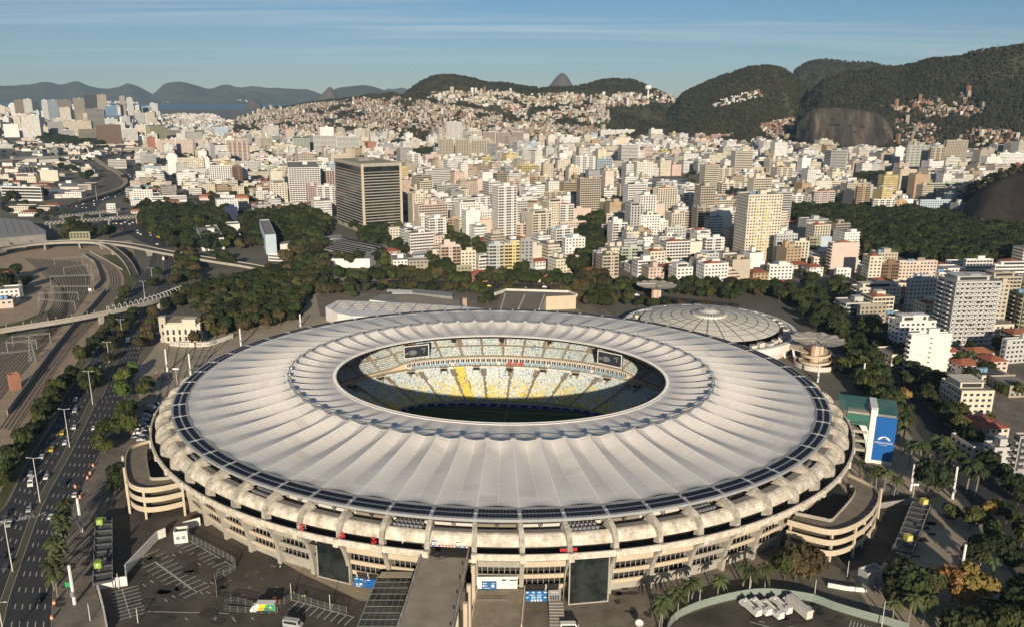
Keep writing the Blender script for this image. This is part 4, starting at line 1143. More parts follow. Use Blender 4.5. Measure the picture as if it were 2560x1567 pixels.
 # --- access bridge into the gallery
br=thing('access_bridge','straight concrete access bridge running up into the stadium gallery','bridge',(0,0,0))
Lp=[at(1062,1381,19.2),at(1030,1470,18.4),at(998,1567,17.6),at(985,1610,17.2),at(965,1680,16.4)];Rp=[at(1171,1391,19.2),at(1152,1470,18.4),at(1131,1567,17.6),at(1124,1610,17.2),at(1112,1680,16.4)]
Lp[0]+=Vector((0,9,0));Rp[0]+=Vector((0,9,0))
mk('deck_light',(0.36,0.305,0.225),0.95,0.18,col2=(0.22,0.185,0.14))
mb=MB();mb.grid([Lp,Rp]);mb.grid([[p-UP*1.1 for p in Lp],[p-UP*1.1 for p in Rp]]);mb.build('deck','deck_light',br)
for L_,s in ((Lp,1),(Rp,-1)):
 Q_=offset_line(L_,-.5*s)
 mb=MB();mb.grid([[p-UP*1.6 for p in L_],[p+UP*1.1 for p in L_],[p+UP*1.1 for p in Q_],[p-UP*1.6 for p in Q_]]);mb.build('parapet','concrete_stained',br)
for f in (.3,.56,.82):
 a=Lp[0].lerp(Lp[-1],f);b=Rp[0].lerp(Rp[-1],f);mb=MB();mb.quad(a+UP*.03+Vector((.5,0,0)),b+UP*.03-Vector((.5,0,0)),b+UP*.03-Vector((.5,-.35,0)),a+UP*.03+Vector((.5,.35,0)));mb.build('expansion_joint','dark',br)
rr_=random.Random(5)
for i in range(9):
 f=.12+.8*rr_.random();a=Lp[0].lerp(Lp[-1],f).lerp(Rp[0].lerp(Rp[-1],f),.15+.7*rr_.random());mb=MB()
 pts=[a+Vector((rr_.uniform(-2,2)*j*.4,-j*.8,.04)) for j in range(4)];mb.path(pts,.12,3);mb.build('crack','dark',br)
for k_,(x,y0,y1) in enumerate(((1178,1415,1534),(1167,1465,1580),(1158,1510,1600))):
 q=at(x,y0,16.5);mb=MB();mb.tube((q.x+.6,q.y,0),(q.x+.6,q.y,17.2),.75,n=8);mb.build('column','concrete_cream',br)
for f in (.35,.62,.85):
 for L_,dx in ((Lp,2.0),(Rp,-2.0)):
  q=L_[0].lerp(L_[-1],f);mb=MB();mb.tube((q.x+dx,q.y,0),(q.x+dx,q.y,q.z-.9),.8,n=8);mb.build('column','concrete_cream',br)
for i in range(7):
 q=Rp[0].lerp(Rp[-1],.1+.12*i);mb=MB();mb.box(q.x-.9,q.y,q.z,q.z+.9,.5,.25);mb.build('rail_post','dark',br)
 # --- glazed canopy over the lower steps, left of the bridge
cn=thing('glazed_canopy','dark glazed canopy on a steel grid left of the access bridge','canopy',(0,0,0))
zc_=8.5
C4=[at(945,1440,zc_),at(1035,1440,zc_),at(985,1600,zc_-1),at(880,1600,zc_-1)]
mk('canopy_glass',(0.05,0.055,0.05),.25,.3,amt=.5,spec=.6)
mb=MB();mb.quad(*C4);mb.build('glass_roof','canopy_glass',cn)
for i in range(11):
 a=C4[0].lerp(C4[3],i/10)+UP*.12;b=C4[1].lerp(C4[2],i/10)+UP*.12;mb=MB();mb.tube(a,b,.08,n=4);mb.build('roof_bar','concrete_grey',cn)
for i in range(7):
 a=C4[0].lerp(C4[1],i/6)+UP*.14;b=C4[3].lerp(C4[2],i/6)+UP*.14;mb=MB();mb.tube(a,b,.08 if i not in (0,6) else .25,n=4,m=0);mb.build('roof_bar','concrete_grey' if i else 'fence_green',cn)
for p in C4:
 mb=MB();mb.tube((p.x,p.y,0),p,.2,n=5);mb.build('post','steel',cn)
sl_=thing('entrance_platform','sandy concrete platform between the glazed canopy and the stadium wall','platform',(0,0,0))
P4=[at(955,1428,9),at(1052,1428,9),at(1036,1442,8.6),at(944,1442,8.6)]
mb=MB();mb.hexa([p-UP*1.2 for p in P4][::-1],P4[::-1]);mb.build('slab','deck_light',sl_)
# --- lower approach ramp, right of the bridge
lr=thing('approach_ramp','broad low concrete ramp with side walls leading to the doors right of the bridge','ramp',(0,0,0))
A4=V('d',[(330,1080),(880,1060),(840,1508),(250,1508)]);T4=[at(*A4[0],5.0),at(*A4[1],5.0),at(*A4[2],2.0),at(*A4[3],2.0)]
mb=MB();mb.quad(*T4[::-1]);mb.hexa([Vector((p.x,p.y,0)) for p in T4[::-1]],[p-UP*.02 for p in T4[::-1]],top= False );mb.build('deck','deck',lr)
for a,b in ((T4[1],T4[2]),(T4[0],T4[3])):
 mb=MB();d_=Vector((.4,0,0));mb.hexa([Vector((a.x,a.y,0)),Vector((b.x,b.y,0)),Vector((b.x+.4,b.y,0)),Vector((a.x+.4,a.y,0))],[a+UP*1.1,b+UP*1.1,b+UP*1.1+d_,a+UP*1.1+d_]);mb.build('side_wall','concrete_cream',lr)
rl=MB()
for z in (.5,1.0):
 a=at(*V('d',[(330,1215)])[0],4.4);b=at(*V('d',[(680,1215)])[0],4.4);rl.tube(a+UP*z,b+UP*z,.05,n=4)
for i in range(8):
 q=a.lerp(b,i/7);rl.tube(q,q+UP*1.05,.05,n=4)
rl.build('handrail','steel',lr)
st_=thing('entrance_steps','flight of concrete steps in front of the blue doors right of the bridge','steps',(0,0,0))
a,b=at(*V('d',[(1160,1215)])[0],3.2),at(*V('d',[(1330,1215)])[0],3.2)
for i in range(9):
 mb=MB();mb.box((a.x+b.x)/2,a.y-i*1.1,0,3.2-i*.34,(b-a).length,1.1);mb.build('step','concrete_grey' if i%2 else 'deck_light',st_)
def wall_panel(name,label,cat,px4,z0,z1,m,lines_=(),parent= None ,yawf= None ):
 a=at(*px4[0],z0);b=at(*px4[1],z0);d_=b-a;yw=math.atan2(d_.y,d_.x);w_=d_.length;c=(a+b)/2
 o=thing(name,label,cat,(c.x,c.y,z0),yw)
 mb=MB();mb.box(0,0,0,z1-z0,w_,.25);mb.build('panel',m,o)
 for (x,z,w2,h2,m2) in lines_:
  mb=MB();mb.box(x*w_,-.15,z*(z1-z0),(z+h2)*(z1-z0),w2*w_,.06);mb.build('print',m2,o)
 return o
pv=V('d',[(390,1068),(560,1068)])
wall_panel('notice_board','blue notice board on the white wall right of the access bridge','notice board',pv,5.3,8.0,'panel_blue',((-.3,.78,.25,.10,'white'),(-.38,.42,.12,.2,'white'),(-.2,.45,.22,.06,'white'),(.28,.78,.22,.06,'white'),(.25,.3,.2,.34,'white'),(-.15,.15,.5,.05,'white')))
mb=MB();a,b=at(*V('d',[(335,1072)])[0],5.1),at(*V('d',[(800,1068)])[0],5.1);c=(a+b)/2
o=thing('wall_panel','white wall with the blue notice board, beside the bridge','wall',(c.x,c.y+.5,0),math.atan2((b-a).y,(b-a).x));mb.box(0,.2,5,9.4,(b-a).length,.5);mb.build('wall','white',o)
mb=MB();mb.box(2.2,-.08,8.0,8.5,1.4,.1);mb.box(5.2,-.08,8.0,8.4,2.4,.1);mb.build('vent','dark',o)
pv=V('d',[(893,1210),(1138,1207)])
wall_panel('entrance_doors','blue entrance doors with white lettering below the stadium wall right of the bridge','doors',pv,3.3,7.2,'panel_blue',[(-.42+.28*i,.82,.12,.10,'white') for i in range(4)]+[(-.2,.6,.25,.05,'white'),(.15,.6,.22,.05,'white')]+[(-.42,.36,.12,.08,'white'),(.42,.36,.12,.08,'white')]+[(-.2+.14*i,.04,.09,.16,'white') for i in range(4)]+[(-.13,.3,.2,.2,'seat_sky'),(.13,.3,.2,.2,'seat_sky')])
pv=V('d',[(1155,1200),(1298,1195)])
o=wall_panel('shop_front','dark shop front with white lettering beside the blue doors','shop front',pv,3.3,7.2,'concrete_grey',[(-.3+.2*i,.06,.12,.42,'glass_win') for i in range(4)])
letters('Museu',.9,'white',o,Matrix.Translation((0,-.2,3.1))@FACE)
pv=V('6',[(852,1135),(948,1148)])
wall_panel('entrance_doors','blue entrance doors by the foot of the left glass tower','doors',pv,3.0,6.4,'panel_blue',[(-.25,.85,.3,.07,'white'),(.25,.85,.3,.07,'white'),(-.2,.25,.2,.12,'white'),(.15,.25,.25,.2,'white'),(-.1,.06,.4,.07,'white')])
pv=V('6',[(960,1150),(1045,1158)])
wall_panel('entrance_doors','dark blue shaded doors beside the glazed canopy','doors',pv,3.0,6.4,'sign_blue',[(-.2,.85,.3,.07,'white')])
for i,(x0,x1,y) in enumerate(((1550,1632,772),(1775,1858,785))):
 wall_panel('hanging_sign',('left' if i==0 else 'right')+' one of two blue signs hanging over the mouth of the access bridge','sign',V('6',[(x0,y),(x1,y)]),21.7,23.6,'panel_blue',((-.1,.7,.6,.12,'white'),(-.3,.25,.22,.3,'white'),(.15,.3,.45,.1,'white'),(.1,.1,.4,.08,'white')))
mb=MB();a,b=at(*V('6',[(1530,772)])[0],21.5),at(*V('6',[(1880,790)])[0],21.5);c=(a+b)/2
o=thing('height_bar','red and white striped height bar across the bridge mouth','barrier',c,math.atan2((b-a).y,(b-a).x));L_=(b-a).length
for i in range(24):
 m2=MB();m2 .box(-L_/2+(i+.5)*L_/24,0,0,.45,L_/24,.2);m2 .build('stripe','white' if i%2 else 'orange',o)
 # --- gatehouse, walls, fences of the car park
def wall_line(name,label,pts,h,m,t=.35,z=0,cat='wall',group= None ,cap= None ):
 P=[at(*p,z) for p in pts];c=P[0].copy();o=thing(name,label,cat,c,0,group)
 for a,b in zip(P,P[1:]):
  a=a-c;b=b-c;d_=(b-a);yw=math.atan2(d_.y,d_.x);mid=(a+b)/2
  mb=MB();mb.box(mid.x,mid.y,-.2,h,d_.length+t,t,yw);mb.build('wall_segment',m,o)
 return o
def fence_line(label,pts,h,m='fence',step=2.6,cat='fence',mesh_m= None ):
 P=resample(smooth_line([at(*p) for p in pts],4),step);c=P[0].copy();o=thing('fence',label,cat,c,0)
 for p in P:
  mb=MB();q=p-c;mb.tube(q,q+UP*(h+.15),.09,n=4);mb.build('post',m,o)
 for a,b in zip(P,P[1:]):
  a=a-c;b=b-c;mb=MB();d_=(b-a).normalized()
  if mesh_m:
   nn=Vector((-d_.y,d_.x,0))*.05;mb.hexa([a-nn+UP*.1,b-nn+UP*.1,b+nn+UP*.1,a+nn+UP*.1],[a-nn+UP*h,b-nn+UP*h,b+nn+UP*h,a+nn+UP*h]);mb.build('fence_panel',mesh_m,o)
  else :
   for z in (.2,h*.5,h):mb.tube(a+UP*z,b+UP*z,.05,n=3)
   for j in range(1,9):
    q=a.lerp(b,j/9);mb.tube(q+UP*.2,q+UP*h,.03,n=3)
   mb.build('fence_panel',m,o,kind='stuff')
 return o
gh=B('5',1105,1160,1253,955,890,'white','blank','white flat-roofed gatehouse at the corner of the car park',yaw=14,feats=(),cat='gatehouse',name='gatehouse')
hx_,hy_,H_=dims(gh)
for x in (-.42,.42):
 mb=MB();mb.box(x*hx_,-hy_-.03,1.6,2.9,hx_*.5,.1);mb.build('window','steel',gh)
wall_line('boundary_wall','white boundary wall slanting from the gatehouse down to the shelter',V('5',[(1100,905),(1050,925),(840,1150),(845,1230),(650,1258)]),3.6,'white',.4)
wall_line('boundary_wall','white wall with a dark slot joining the gatehouse to the stadium columns',V('5',[(1225,860),(1330,830)]),3.4,'white',.4)
wall_line('boundary_wall','low white wall running down the left edge of the car park',V('5',[(650,1245),(690,1400),(720,1560)]),2.4,'white',.4)
fence_line('mesh fence along the top right edge of the car park',V('5',[(1255,925),(1420,1010),(1575,1108),(1440,1190)]),2.6)
fence_line('mesh fence by the parking bays left of the glazed canopy',V('6',[(140,1380),(290,1265),(560,1340),(850,1400)]),2.6)
fence_line('low pen of mesh fence round the brightly painted truck',V('5',[(1480,1400),(1530,1345),(1700,1375)]),2.2)
fence_line('low mesh fence in front of the brightly painted truck',V('5',[(1480,1400),(1820,1418),(1860,1380)]),2.0)
fence_line('short crooked mesh fence in the middle of the car park',V('5',[(1430,1195),(1445,1300),(1420,1310)]),2.4)
fence_line('pale green curved fence round the coach park',V('7',[(1500,1600),(1540,1490),(1640,1410),(1820,1335),(2060,1270),(2250,1235),(2420,1225)])+V('8',[(330,1318),(480,1345),(560,1380),(750,1440),(950,1495),(1100,1540)]),3.0,'fence_green',3.2,mesh_m='fence_green')
fence_line('tall railings along the lower plaza path at right',V('8',[(1075,1060),(980,1140),(900,1200),(850,1255)]),2.8,'fence')
fence_line('long railings between the forecourt and the plaza trees at right',V('8',[(900,590),(1000,630),(1140,690)]),2.6,'fence')
wall_line('boundary_wall','low white wall behind the trees above the coach park',V('8',[(560,1240),(680,1262),(810,1275)]),1.6,'white',.4)
o=B('8',752,812,915,1240,1165,'palegrey','blank','pale grey metal box building on the shaded forecourt at right',yaw=24,feats=(),cat='shed',name='metal_shed',roofm='metalroof')
mk('sign_lime',(0.26,0.40,0.05),.6);mk('sign_yellow',(0.52,0.46,0.08),.6)
def shelter(label,view,corners,z,nb,signs,sm,letter,lets):
 P=[at(*p,z) for p in V(view,corners)];c=(P[0]+P[2])/2;c.z=0
 o=thing('turnstile_shelter',label,'shelter',c,0);P=[p-c for p in P]
 mb=MB();mb.hexa([p-UP*.35 for p in P],P);mb.build('roof','roofdark',o)
 for i in range(nb+1):
  a=P[0].lerp(P[3],i/nb);b=P[1].lerp(P[2],i/nb);mb=MB();d_=(b-a).normalized();s=Vector((-d_.y,d_.x,0))*.18
  mb.hexa([a-s,b-s,b+s,a+s],[x+UP*.7 for x in (a-s,b-s,b+s,a+s)]);mb.build('roof_rib','steel_dark',o)
  for q in (a,b):
   mb=MB();mb.tube((q.x,q.y,0),q,.16,n=5);mb.build('post','steel_dark',o)
 for a,b in ((P[0],P[3]),(P[1],P[2])):
  mb=MB();d_=(b-a).normalized();s=Vector((-d_.y,d_.x,0))*.15;mb.hexa([a-s,b-s,b+s,a+s],[x+UP*.5 for x in (a-s,b-s,b+s,a+s)]);mb.build('fascia','concrete_grey',o)
 for k_,(s,lab) in enumerate(zip(signs,lets)):
  q=at(*V(view,[s])[0],z+.1)
  so_=thing('gate_sign',lab,'gate sign',q,R(-8))
  mb=MB();mb.box(0,0,2.0,4.1,2.2,2.2,R(20));mb.build('cube',sm,so_);mb=MB();mb.tube((0,0,0),(0,0,2),.12,n=5);mb.build('pole','steel',so_)
  mw=Matrix.Rotation(R(20),4,'Z')@Matrix.Translation((0,-1.12,3.05))@FACE
  letters(letter,1.8,'white',so_,mw,'letter')
 return o
shelter('long dark-roofed turnstile shelter by the highway at bottom left','5',[(635,790),(745,785),(748,1200),(618,1225)],3.6,9,((672,850),(662,1140)),'sign_lime','F',('lime green gate sign cube on the far end of the left shelter','lime green gate sign cube on the near end of the left shelter'))
shelter('long dark-roofed turnstile shelter on the shaded plaza at right','8',[(1120,675),(1240,700),(1115,1025),(990,990)],3.6,9,((1190,715),(1085,958)),'sign_yellow','D',('yellow gate sign cube on the far end of the right shelter','yellow gate sign cube on the near end of the right shelter'))
wall_line('boundary_wall','white wall end of the right turnstile shelter',V('8',[(985,1000),(1060,1035),(1110,1040)]),2.6,'white',.4)
wall_line('boundary_wall','grey sloping wall between the right car ramp and the turnstile shelter',V('8',[(900,718),(1110,690)]),2.6,'concrete_grey',.4)
# --- blue stair tower with the stadium name
bt=thing('sign_tower','tall white tower with a blue MARACANÃ banner at the right side of the stadium','tower',(0,0,0))
K0=at(*V('8',[(840,412)])[0]);K1=at(*V('8',[(978,432)])[0]);d_=(K1-K0);yw=math.atan2(d_.y,d_.x);w_=d_.length
htop=hgt(V('8',[(840,420)])[0],V('8',[(875,112)])[0])
bt.location=K0;bt.rotation_euler=(0,0,yw)
mb=MB();mb.box(w_/2,.0,1.6,htop,w_,.5);mb.build('banner','sign_blue',bt)
mb=MB();mb.box(w_/2,3.2,0,htop-.3,w_-.2,5.6);mb.box(w_/2,.2,0,1.6,w_+.4,.7);mb.build('tower_body','white',bt)
letters('MARACANÃ',w_*.155,'white',bt,Matrix.Translation((w_*.5,-.3,htop*.46))@FACE)
letters('RIO DE JANEIRO',w_*.055,'white',bt,Matrix.Translation((w_*.5,-.3,htop*.415))@FACE)
mb=MB();cx_,cz_=w_*.5,htop*.515
for (r0x,r0z,r1x,r1z) in ((w_*.30,htop*.085,w_*.26,htop*.055),):
 n=18;A=[(cx_+r0x*math.cos(math.pi*i/n),-.3,cz_+r0z*math.sin(math.pi*i/n)) for i in range(n+1)];Bq=[(cx_+r1x*.8*math.cos(math.pi*i/n),-.3,cz_+r1z*.55*math.sin(math.pi*i/n)+htop*.006) for i in range(n+1)]
 mb.grid([A,Bq])
 A=[(cx_+w_*.13*math.cos(2*math.pi*i/n),-.34,cz_+htop*.05+htop*.014*math.sin(2*math.pi*i/n)) for i in range(n)];mb.poly(A,1)
mb.build('emblem',['white','sign_blue'],bt)
mb=MB();mb.box(-1.2,1.6,0,htop+3.4,2.4,4.4);mb.build('white_pier','white',bt)
pts=[(-1.2,.6,4),(-2.0,.6,9),(-3.6,.6,14),(-6.0,.6,18),(-9.5,.6,21)]
mb=MB();P=smooth_line([Vector(p) for p in pts],5)
mb.grid([[p+Vector((-1.1,-.8,0)) for p in P],[p+Vector((1.3,-.8,.6)) for p in P],[p+Vector((1.3,.8,.6)) for p in P],[p+Vector((-1.1,.8,0)) for p in P]],closed= False );mb.build('arched_strut','white',bt)
mb=MB();mb.box(-1.0,8,htop-1,htop+3.6,3,14,0);mb.build('roof_beam','white',bt)
for sx_,w2 in ((-9.5,13),(w_*.52,w_+.5)):
 mb=MB();nb=9
 for i in range(nb):
  y0,y1=1+i*1.75,1+i*1.75+1.45;mb.quad((sx_-w2/2,y0,htop+.9+i*.22),(sx_+w2/2,y0,htop+.9+i*.22),(sx_+w2/2,y1,htop+1.05+i*.22),(sx_-w2/2,y1,htop+1.05+i*.22))
 mb.build('green_glass_roof','glass_green',bt)
mb=MB()
for i in range(5):mb.box(-7.5,3,5+i*4.4,6.2+i*4.4,9,7)
mb.build('landing','concrete',bt)
mb=MB();mb.box(-7.5,-.4,htop-5,htop+.3,9.5,.2);mb.build('green_glazing','glass_green',bt)
mb=MB();mb.box(-7.5,6,0,htop-5,9,.4);mb.build('back_wall','glass',bt)
# --- arena with the ribbed dome
dc=at(1763,838,9);dL,dR=at(1540,800,11),at(1988,830,11)
arena=thing('arena','low round white arena with a ribbed shallow dome behind the stadium','arena',(0,0,0))
ra=(dR-dL).length/2*.97
cen=(dL+dR)/2;cen.z=0;cen+=Vector((4,3,0))
arena.location=cen
def circ(r,z,n=96): return [(r*math.cos(2*math.pi*i/n),r*math.sin(2*math.pi*i/n),z) for i in range(n)]
mb=MB();mb.grid([circ(ra*.93,0),circ(ra*.95,4.5),circ(ra,5.5),circ(ra+.2,10.6)],closed= True );mb.grid([circ(ra+.2,10.6),circ(ra-2.4,10.8),circ(ra-2.6,9.6)],closed= True );mb.build('rim','white',arena)
mb=MB();mb.grid([circ(ra-2.5,9.55),circ(ra*.80,9.7)],closed= True );mb.build('roof_terrace','deck_light',arena)
DZ= lambda f:10.0+8.6*(1-f*f)
DN=24;dr=[.80,.68,.56,.44,.32,.20]
mk('dome_panel',(0.80,0.74,0.61),.85,.25,col2=(.62,.57,.47))
for a_,b_ in zip(dr,dr[1:]):
 for k in range(DN):
  t0,t1=2*math.pi*k/DN,2*math.pi*(k+1)/DN;mb=MB()
  mb.grid([[(ra*a_*math.cos(t0+(t1-t0)*j/3),ra*a_*math.sin(t0+(t1-t0)*j/3),DZ(a_)) for j in range(4)],[(ra*b_*math.cos(t0+(t1-t0)*j/3),ra*b_*math.sin(t0+(t1-t0)*j/3),DZ(b_)) for j in range(4)]])
  mb.build('dome_panel','dome_panel',arena)
for k in range(DN):
 t=2*math.pi*k/DN;P=[Vector((ra*f*math.cos(t),ra*f*math.sin(t),DZ(f)+.05)) for f in (.80,.68,.56,.44,.32,.20)]
 mb=MB();s=Vector((-math.sin(t),math.cos(t),0))*.42;mb.grid([[p-s+UP*.12 for p in P],[p+s+UP*.12 for p in P]]);mb.build('dome_rib','concrete_grey',arena)
for f in (.68,.56,.44,.32):
 mb=MB();mb.grid([circ(ra*(f+.006),DZ(f)+.18),circ(ra*(f-.006),DZ(f)+.2)],closed= True );mb.build('dome_ring','concrete_grey',arena)
mb=MB();mb.grid([circ(ra*.205,DZ(.2)),circ(ra*.205,DZ(.2)+1.2),circ(ra*.19,DZ(.2)+1.5),circ(ra*.11,DZ(.2)+2.4),circ(ra*.10,DZ(.2)+2.4)],closed= True );mb.grid([circ(ra*.10,DZ(.2)+2.4),circ(ra*.06,DZ(.2)+3.6),circ(ra*.01,DZ(.2)+3.9)],closed= True );mb.build('lantern','offwhite',arena)
for k in range(30):
 t=2*math.pi*k/30;mb=MB();a=Vector((math.cos(t),math.sin(t),0));s=Vector((-math.sin(t),math.cos(t),0))*.55
 p,q=a*ra*.185+UP*(DZ(.2)+1.62),a*ra*.125+UP*(DZ(.2)+2.28);mb.quad(p-s,p+s,q+s*.7,q-s*.7);mb.build('skylight','roofdark',arena)
for k in range(46):
 t=2*math.pi*k/46;c=Vector((math.cos(t),math.sin(t),0))*ra*(.885 if k%2 else .865);mb=MB();mb.box(c.x,c.y,9.6,11.4+.5*(k%3),3.2+(k%4)*.6,2.6,t+1.57,0);mb.box(c.x,c.y,11.4+.5*(k%3),11.6+.5*(k%3),3.6+(k%4)*.6,3.2,t+1.57,1);mb.build('roof_unit',['offwhite','metalroof'],arena)
for k in range(72):
 t=2*math.pi*k/72;c=Vector((math.cos(t),math.sin(t),0))*(ra-3.6);mb=MB();mb.box(c.x,c.y,9.5,9.85,2.4,1.2,t);mb.build('roof_slab','offwhite',arena)
 # --- spiral ramps under mushroom canopies
mk('mesh_canopy',(0.50,0.43,0.34),.8,.5,amt=.3)
def mushroom(label,base,ztop,rc,rs,spiral= True ):
 o=thing('spiral_ramp_tower',label,'ramp tower',base,0)
 mb=MB();mb.tube((0,0,0),(0,0,ztop),rs,rs,14);mb.build('core','concrete_cream',o)
 for k in range(9):
  t=2*math.pi*k/9;mb=MB();mb.tube((rs*1.03*math.cos(t),rs*1.03*math.sin(t),0),(rs*1.03*math.cos(t),rs*1.03*math.sin(t),ztop),.28,n=5);mb.build('fin','orange' if k%2 else 'white',o)
 n=12
 for k in range(n):
  t0,t1=2*math.pi*k/n,2*math.pi*(k+1)/n;tm=(t0+t1)/2
  mb=MB();mb.quad((1.5*math.cos(t0),1.5*math.sin(t0),ztop+1.0),(rc*math.cos(t0),rc*math.sin(t0),ztop+3.0),(rc*.93*math.cos(tm),rc*.93*math.sin(tm),ztop+2.3),(1.5*math.cos(tm),1.5*math.sin(tm),ztop+.8));mb.quad((1.5*math.cos(tm),1.5*math.sin(tm),ztop+.8),(rc*.93*math.cos(tm),rc*.93*math.sin(tm),ztop+2.3),(rc*math.cos(t1),rc*math.sin(t1),ztop+3.0),(1.5*math.cos(t1),1.5*math.sin(t1),ztop+1.0));mb.build('canopy_panel','mesh_canopy',o)
  mb=MB();mb.tube((0,0,ztop-1.5),(rc*math.cos(t0),rc*math.sin(t0),ztop+3),.16,n=4);mb.tube((0,0,ztop+3.6),(rc*math.cos(t0),rc*math.sin(t0),ztop+3),.07,n=3);mb.build('canopy_strut','steel',o)
 if spiral:
  N_=60;P=[];Q_=[]
  for i in range(N_+1):
   t=2*math.pi*2.1*i/N_;z=.5+ztop*.58*i/N_;r0,r1=rs+.2,rs+7-2.2*i/N_;P.append(Vector((r0*math.cos(t),r0*math.sin(t),z)));Q_.append(Vector((r1*math.cos(t),r1*math.sin(t),z)))
  mb=MB();mb.grid([P,Q_]);mb.grid([[q-UP*.4 for q in Q_],[q+UP*1.1 for q in Q_],[q*1.0+UP*1.1-Vector((q.x,q.y,0)).normalized()*.3 for q in Q_]]);mb.build('spiral_deck','concrete_cream',o)
  mb=MB();mb.grid([circ(rs+9,0,48),circ(rs+9,3.0,48),circ(rs+8.6,3.0,48),circ(rs+8.6,0,48)],closed= True );mb.build('ring_wall','offwhite',o)
 return o
b_=at(*V('b',[(535,1095)])[0]);zt=hgt(V('b',[(535,1095)])[0],V('b',[(540,925)])[0])
mushroom('spiral ramp tower under a pale mushroom canopy, right of the arena dome',b_,zt,16.5,3.6)
b2=at(*V('a',[(655,150)])[0]);zt2=hgt(V('a',[(655,150)])[0],V('a',[(655,55)])[0])
mushroom('second mushroom canopy tower standing behind the arena dome',b2,zt2,16.5,3.6, False )
wk=thing('ramp_walkway','arched concrete walkway linking the arena to the spiral ramp tower','walkway',(0,0,0))
A_,B_=at(*V('b',[(270,935)])[0],7),at(*V('b',[(500,1000)])[0],7)
mb=MB();d_=(B_-A_).normalized();s=Vector((-d_.y,d_.x,0))*3;mb.hexa([A_-s,B_-s,B_+s,A_+s],[x+UP*.8 for x in (A_-s,B_-s,B_+s,A_+s)]);mb.build('deck','concrete_cream',wk)
mb=MB();rows=[]
for f in (0,.14,.28,.42,.56,.7):rows.append([A_.lerp(B_,f)+s*math.cos(a)*.8+UP*(.8+2.6*math.sin(a)) for a in np.linspace(0,math.pi,9)])
mb.grid(rows);mb.build('barrel_roof','olive_roof' if 'olive_roof' in M else 'metalroof',wk)
for f in (.15,.5):
 mb=MB();q=A_.lerp(B_,f);mb.path(smooth_line([q+UP*-.2-s*.6,q+UP*-3-s*.7+d_*1,Vector((q.x,q.y,0))-s*.8+d_*3],4),.7,6);mb.build('leg','white',wk)
 # --- sports halls behind the stadium
def slab_building(name,label,px,z,wallm,roofm,cat='building',zb=0,view='c'):
 P=[at(*p,z) for p in V(view,px)];c=sum(P,Vector())/len(P);c.z=zb
 o=thing(name,label,cat,c,0);P=[Vector((p.x-c.x,p.y-c.y,0)) for p in P]
 area=sum(P[k].x*P[(k+1)%len(P)].y-P[(k+1)%len(P)].x*P[k].y for k in range(len(P)))
 if area<0:P=P[::-1]
 n=len(P)
 mb=MB()
 for k in range(n):j=(k+1)%n;mb.quad(P[k]-UP,P[j]-UP,P[j]+UP*(z-zb),P[k]+UP*(z-zb))
 mb.build('wall',wallm,o)
 mb=MB();mb.poly([p+UP*(z-zb+.02) for p in P]);
 mb.build('roof',roofm,o)
 return o,P,z-zb
o,P,z_=slab_building('swimming_hall','long low white hall with slotted roof right behind the stadium',[(350,668),(450,618),(1000,640),(1400,665),(1650,690),(1600,740),(900,740),(560,740),(440,715)],10,'white','white')
Q_=V('c',[(400,665),(1300,700)])
for i in range(9):
 for j in range(4):
  x=430+118*i+16*j;y=632+5.2*i+15*j
  if x>1330: continue
  a,b=at(*V('c',[(x,y)])[0],10),at(*V('c',[(x+72,y+3)])[0],10);mb=MB();d_=(b-a);c=(a+b)/2-o.location;mb.box(c.x,c.y,z_+.05,z_+.5,d_.length,.9,math.atan2(d_.y,d_.x));mb.build('roof_slot','concrete',o)
for i in range(9):
 x=470+118*i;a,b=at(*V('c',[(x,625+4*i)])[0],10),at(*V('c',[(x-70,690+6*i)])[0],10);d_=b-a;c=(a+b)/2-o.location;mb=MB();mb.box(c.x,c.y,z_+.05,z_+.4,d_.length,.5,math.atan2(d_.y,d_.x));mb.build('roof_joint','concrete_grey',o)
o,P,z_=slab_building('swimming_hall','low hall with a patchy brown and sand roof behind the white hall',[(690,615),(770,570),(1000,568),(1380,620),(1400,665),(1150,650),(900,640)],9,'white','roofgrey')
mb=MB();P2=[at(*p,9)-o.location+UP*.06 for p in V('c',[(880,610),(950,578),(1300,612),(1340,650),(1000,640)])];mb.poly([(p.x,p.y,z_+.06) for p in P2][::-1]);mb.build('roof_panel','deck_light',o)
mb=MB();a,b=at(*V('c',[(990,652)])[0],8),at(*V('c',[(1145,660)])[0],8);d_=b-a;c=(a+b)/2;
o2=thing('blue_banner_wall','blue banner strip on the front of the patchy-roofed hall','banner',c,math.atan2(d_.y,d_.x));mb.box(0,-.5,-4,.6,d_.length,.4);mb.build('banner','panel_blue',o2)
slab_building('service_building','long white low building with a bright wall beyond the patchy-roofed hall',[(820,565),(825,535),(1020,540),(1020,565)],5,'white','white')
o,P,z_=slab_building('grandstand_wall','long grey sloping stand wall beside the avenue behind the stadium',[(1018,560),(1025,530),(1330,560),(1330,590)],6,'palegrey' if 'palegrey' in M else 'concrete_grey','concrete_grey')
slab_building('service_building','tan blank block at the end of the patchy-roofed hall',[(1405,610),(1440,610),(1440,600),(1405,600)],9,'w_tan','offwhite')
o,P,z_=slab_building('ramp_hall','wide concrete hall with a gull-wing roof edge behind the stadium',[(1660,700),(1700,570),(1740,545),(2230,560),(2280,580),(2050,590),(2000,700)],11,'concrete_cream','deck')
for pl in ([(1655,560),(1740,530),(2225,545),(2285,570)],):
 for a,b in zip(pl,pl[1:]):
  a,b=at(*V('c',[a])[0],12.0)-o.location,at(*V('c',[b])[0],12.0)-o.location;d_=b-a;mb=MB();mb.box((a.x+b.x)/2,(a.y+b.y)/2,z_-1.2,z_+1.2,d_.length,1.2,math.atan2(d_.y,d_.x));mb.build('roof_edge','offwhite',o)
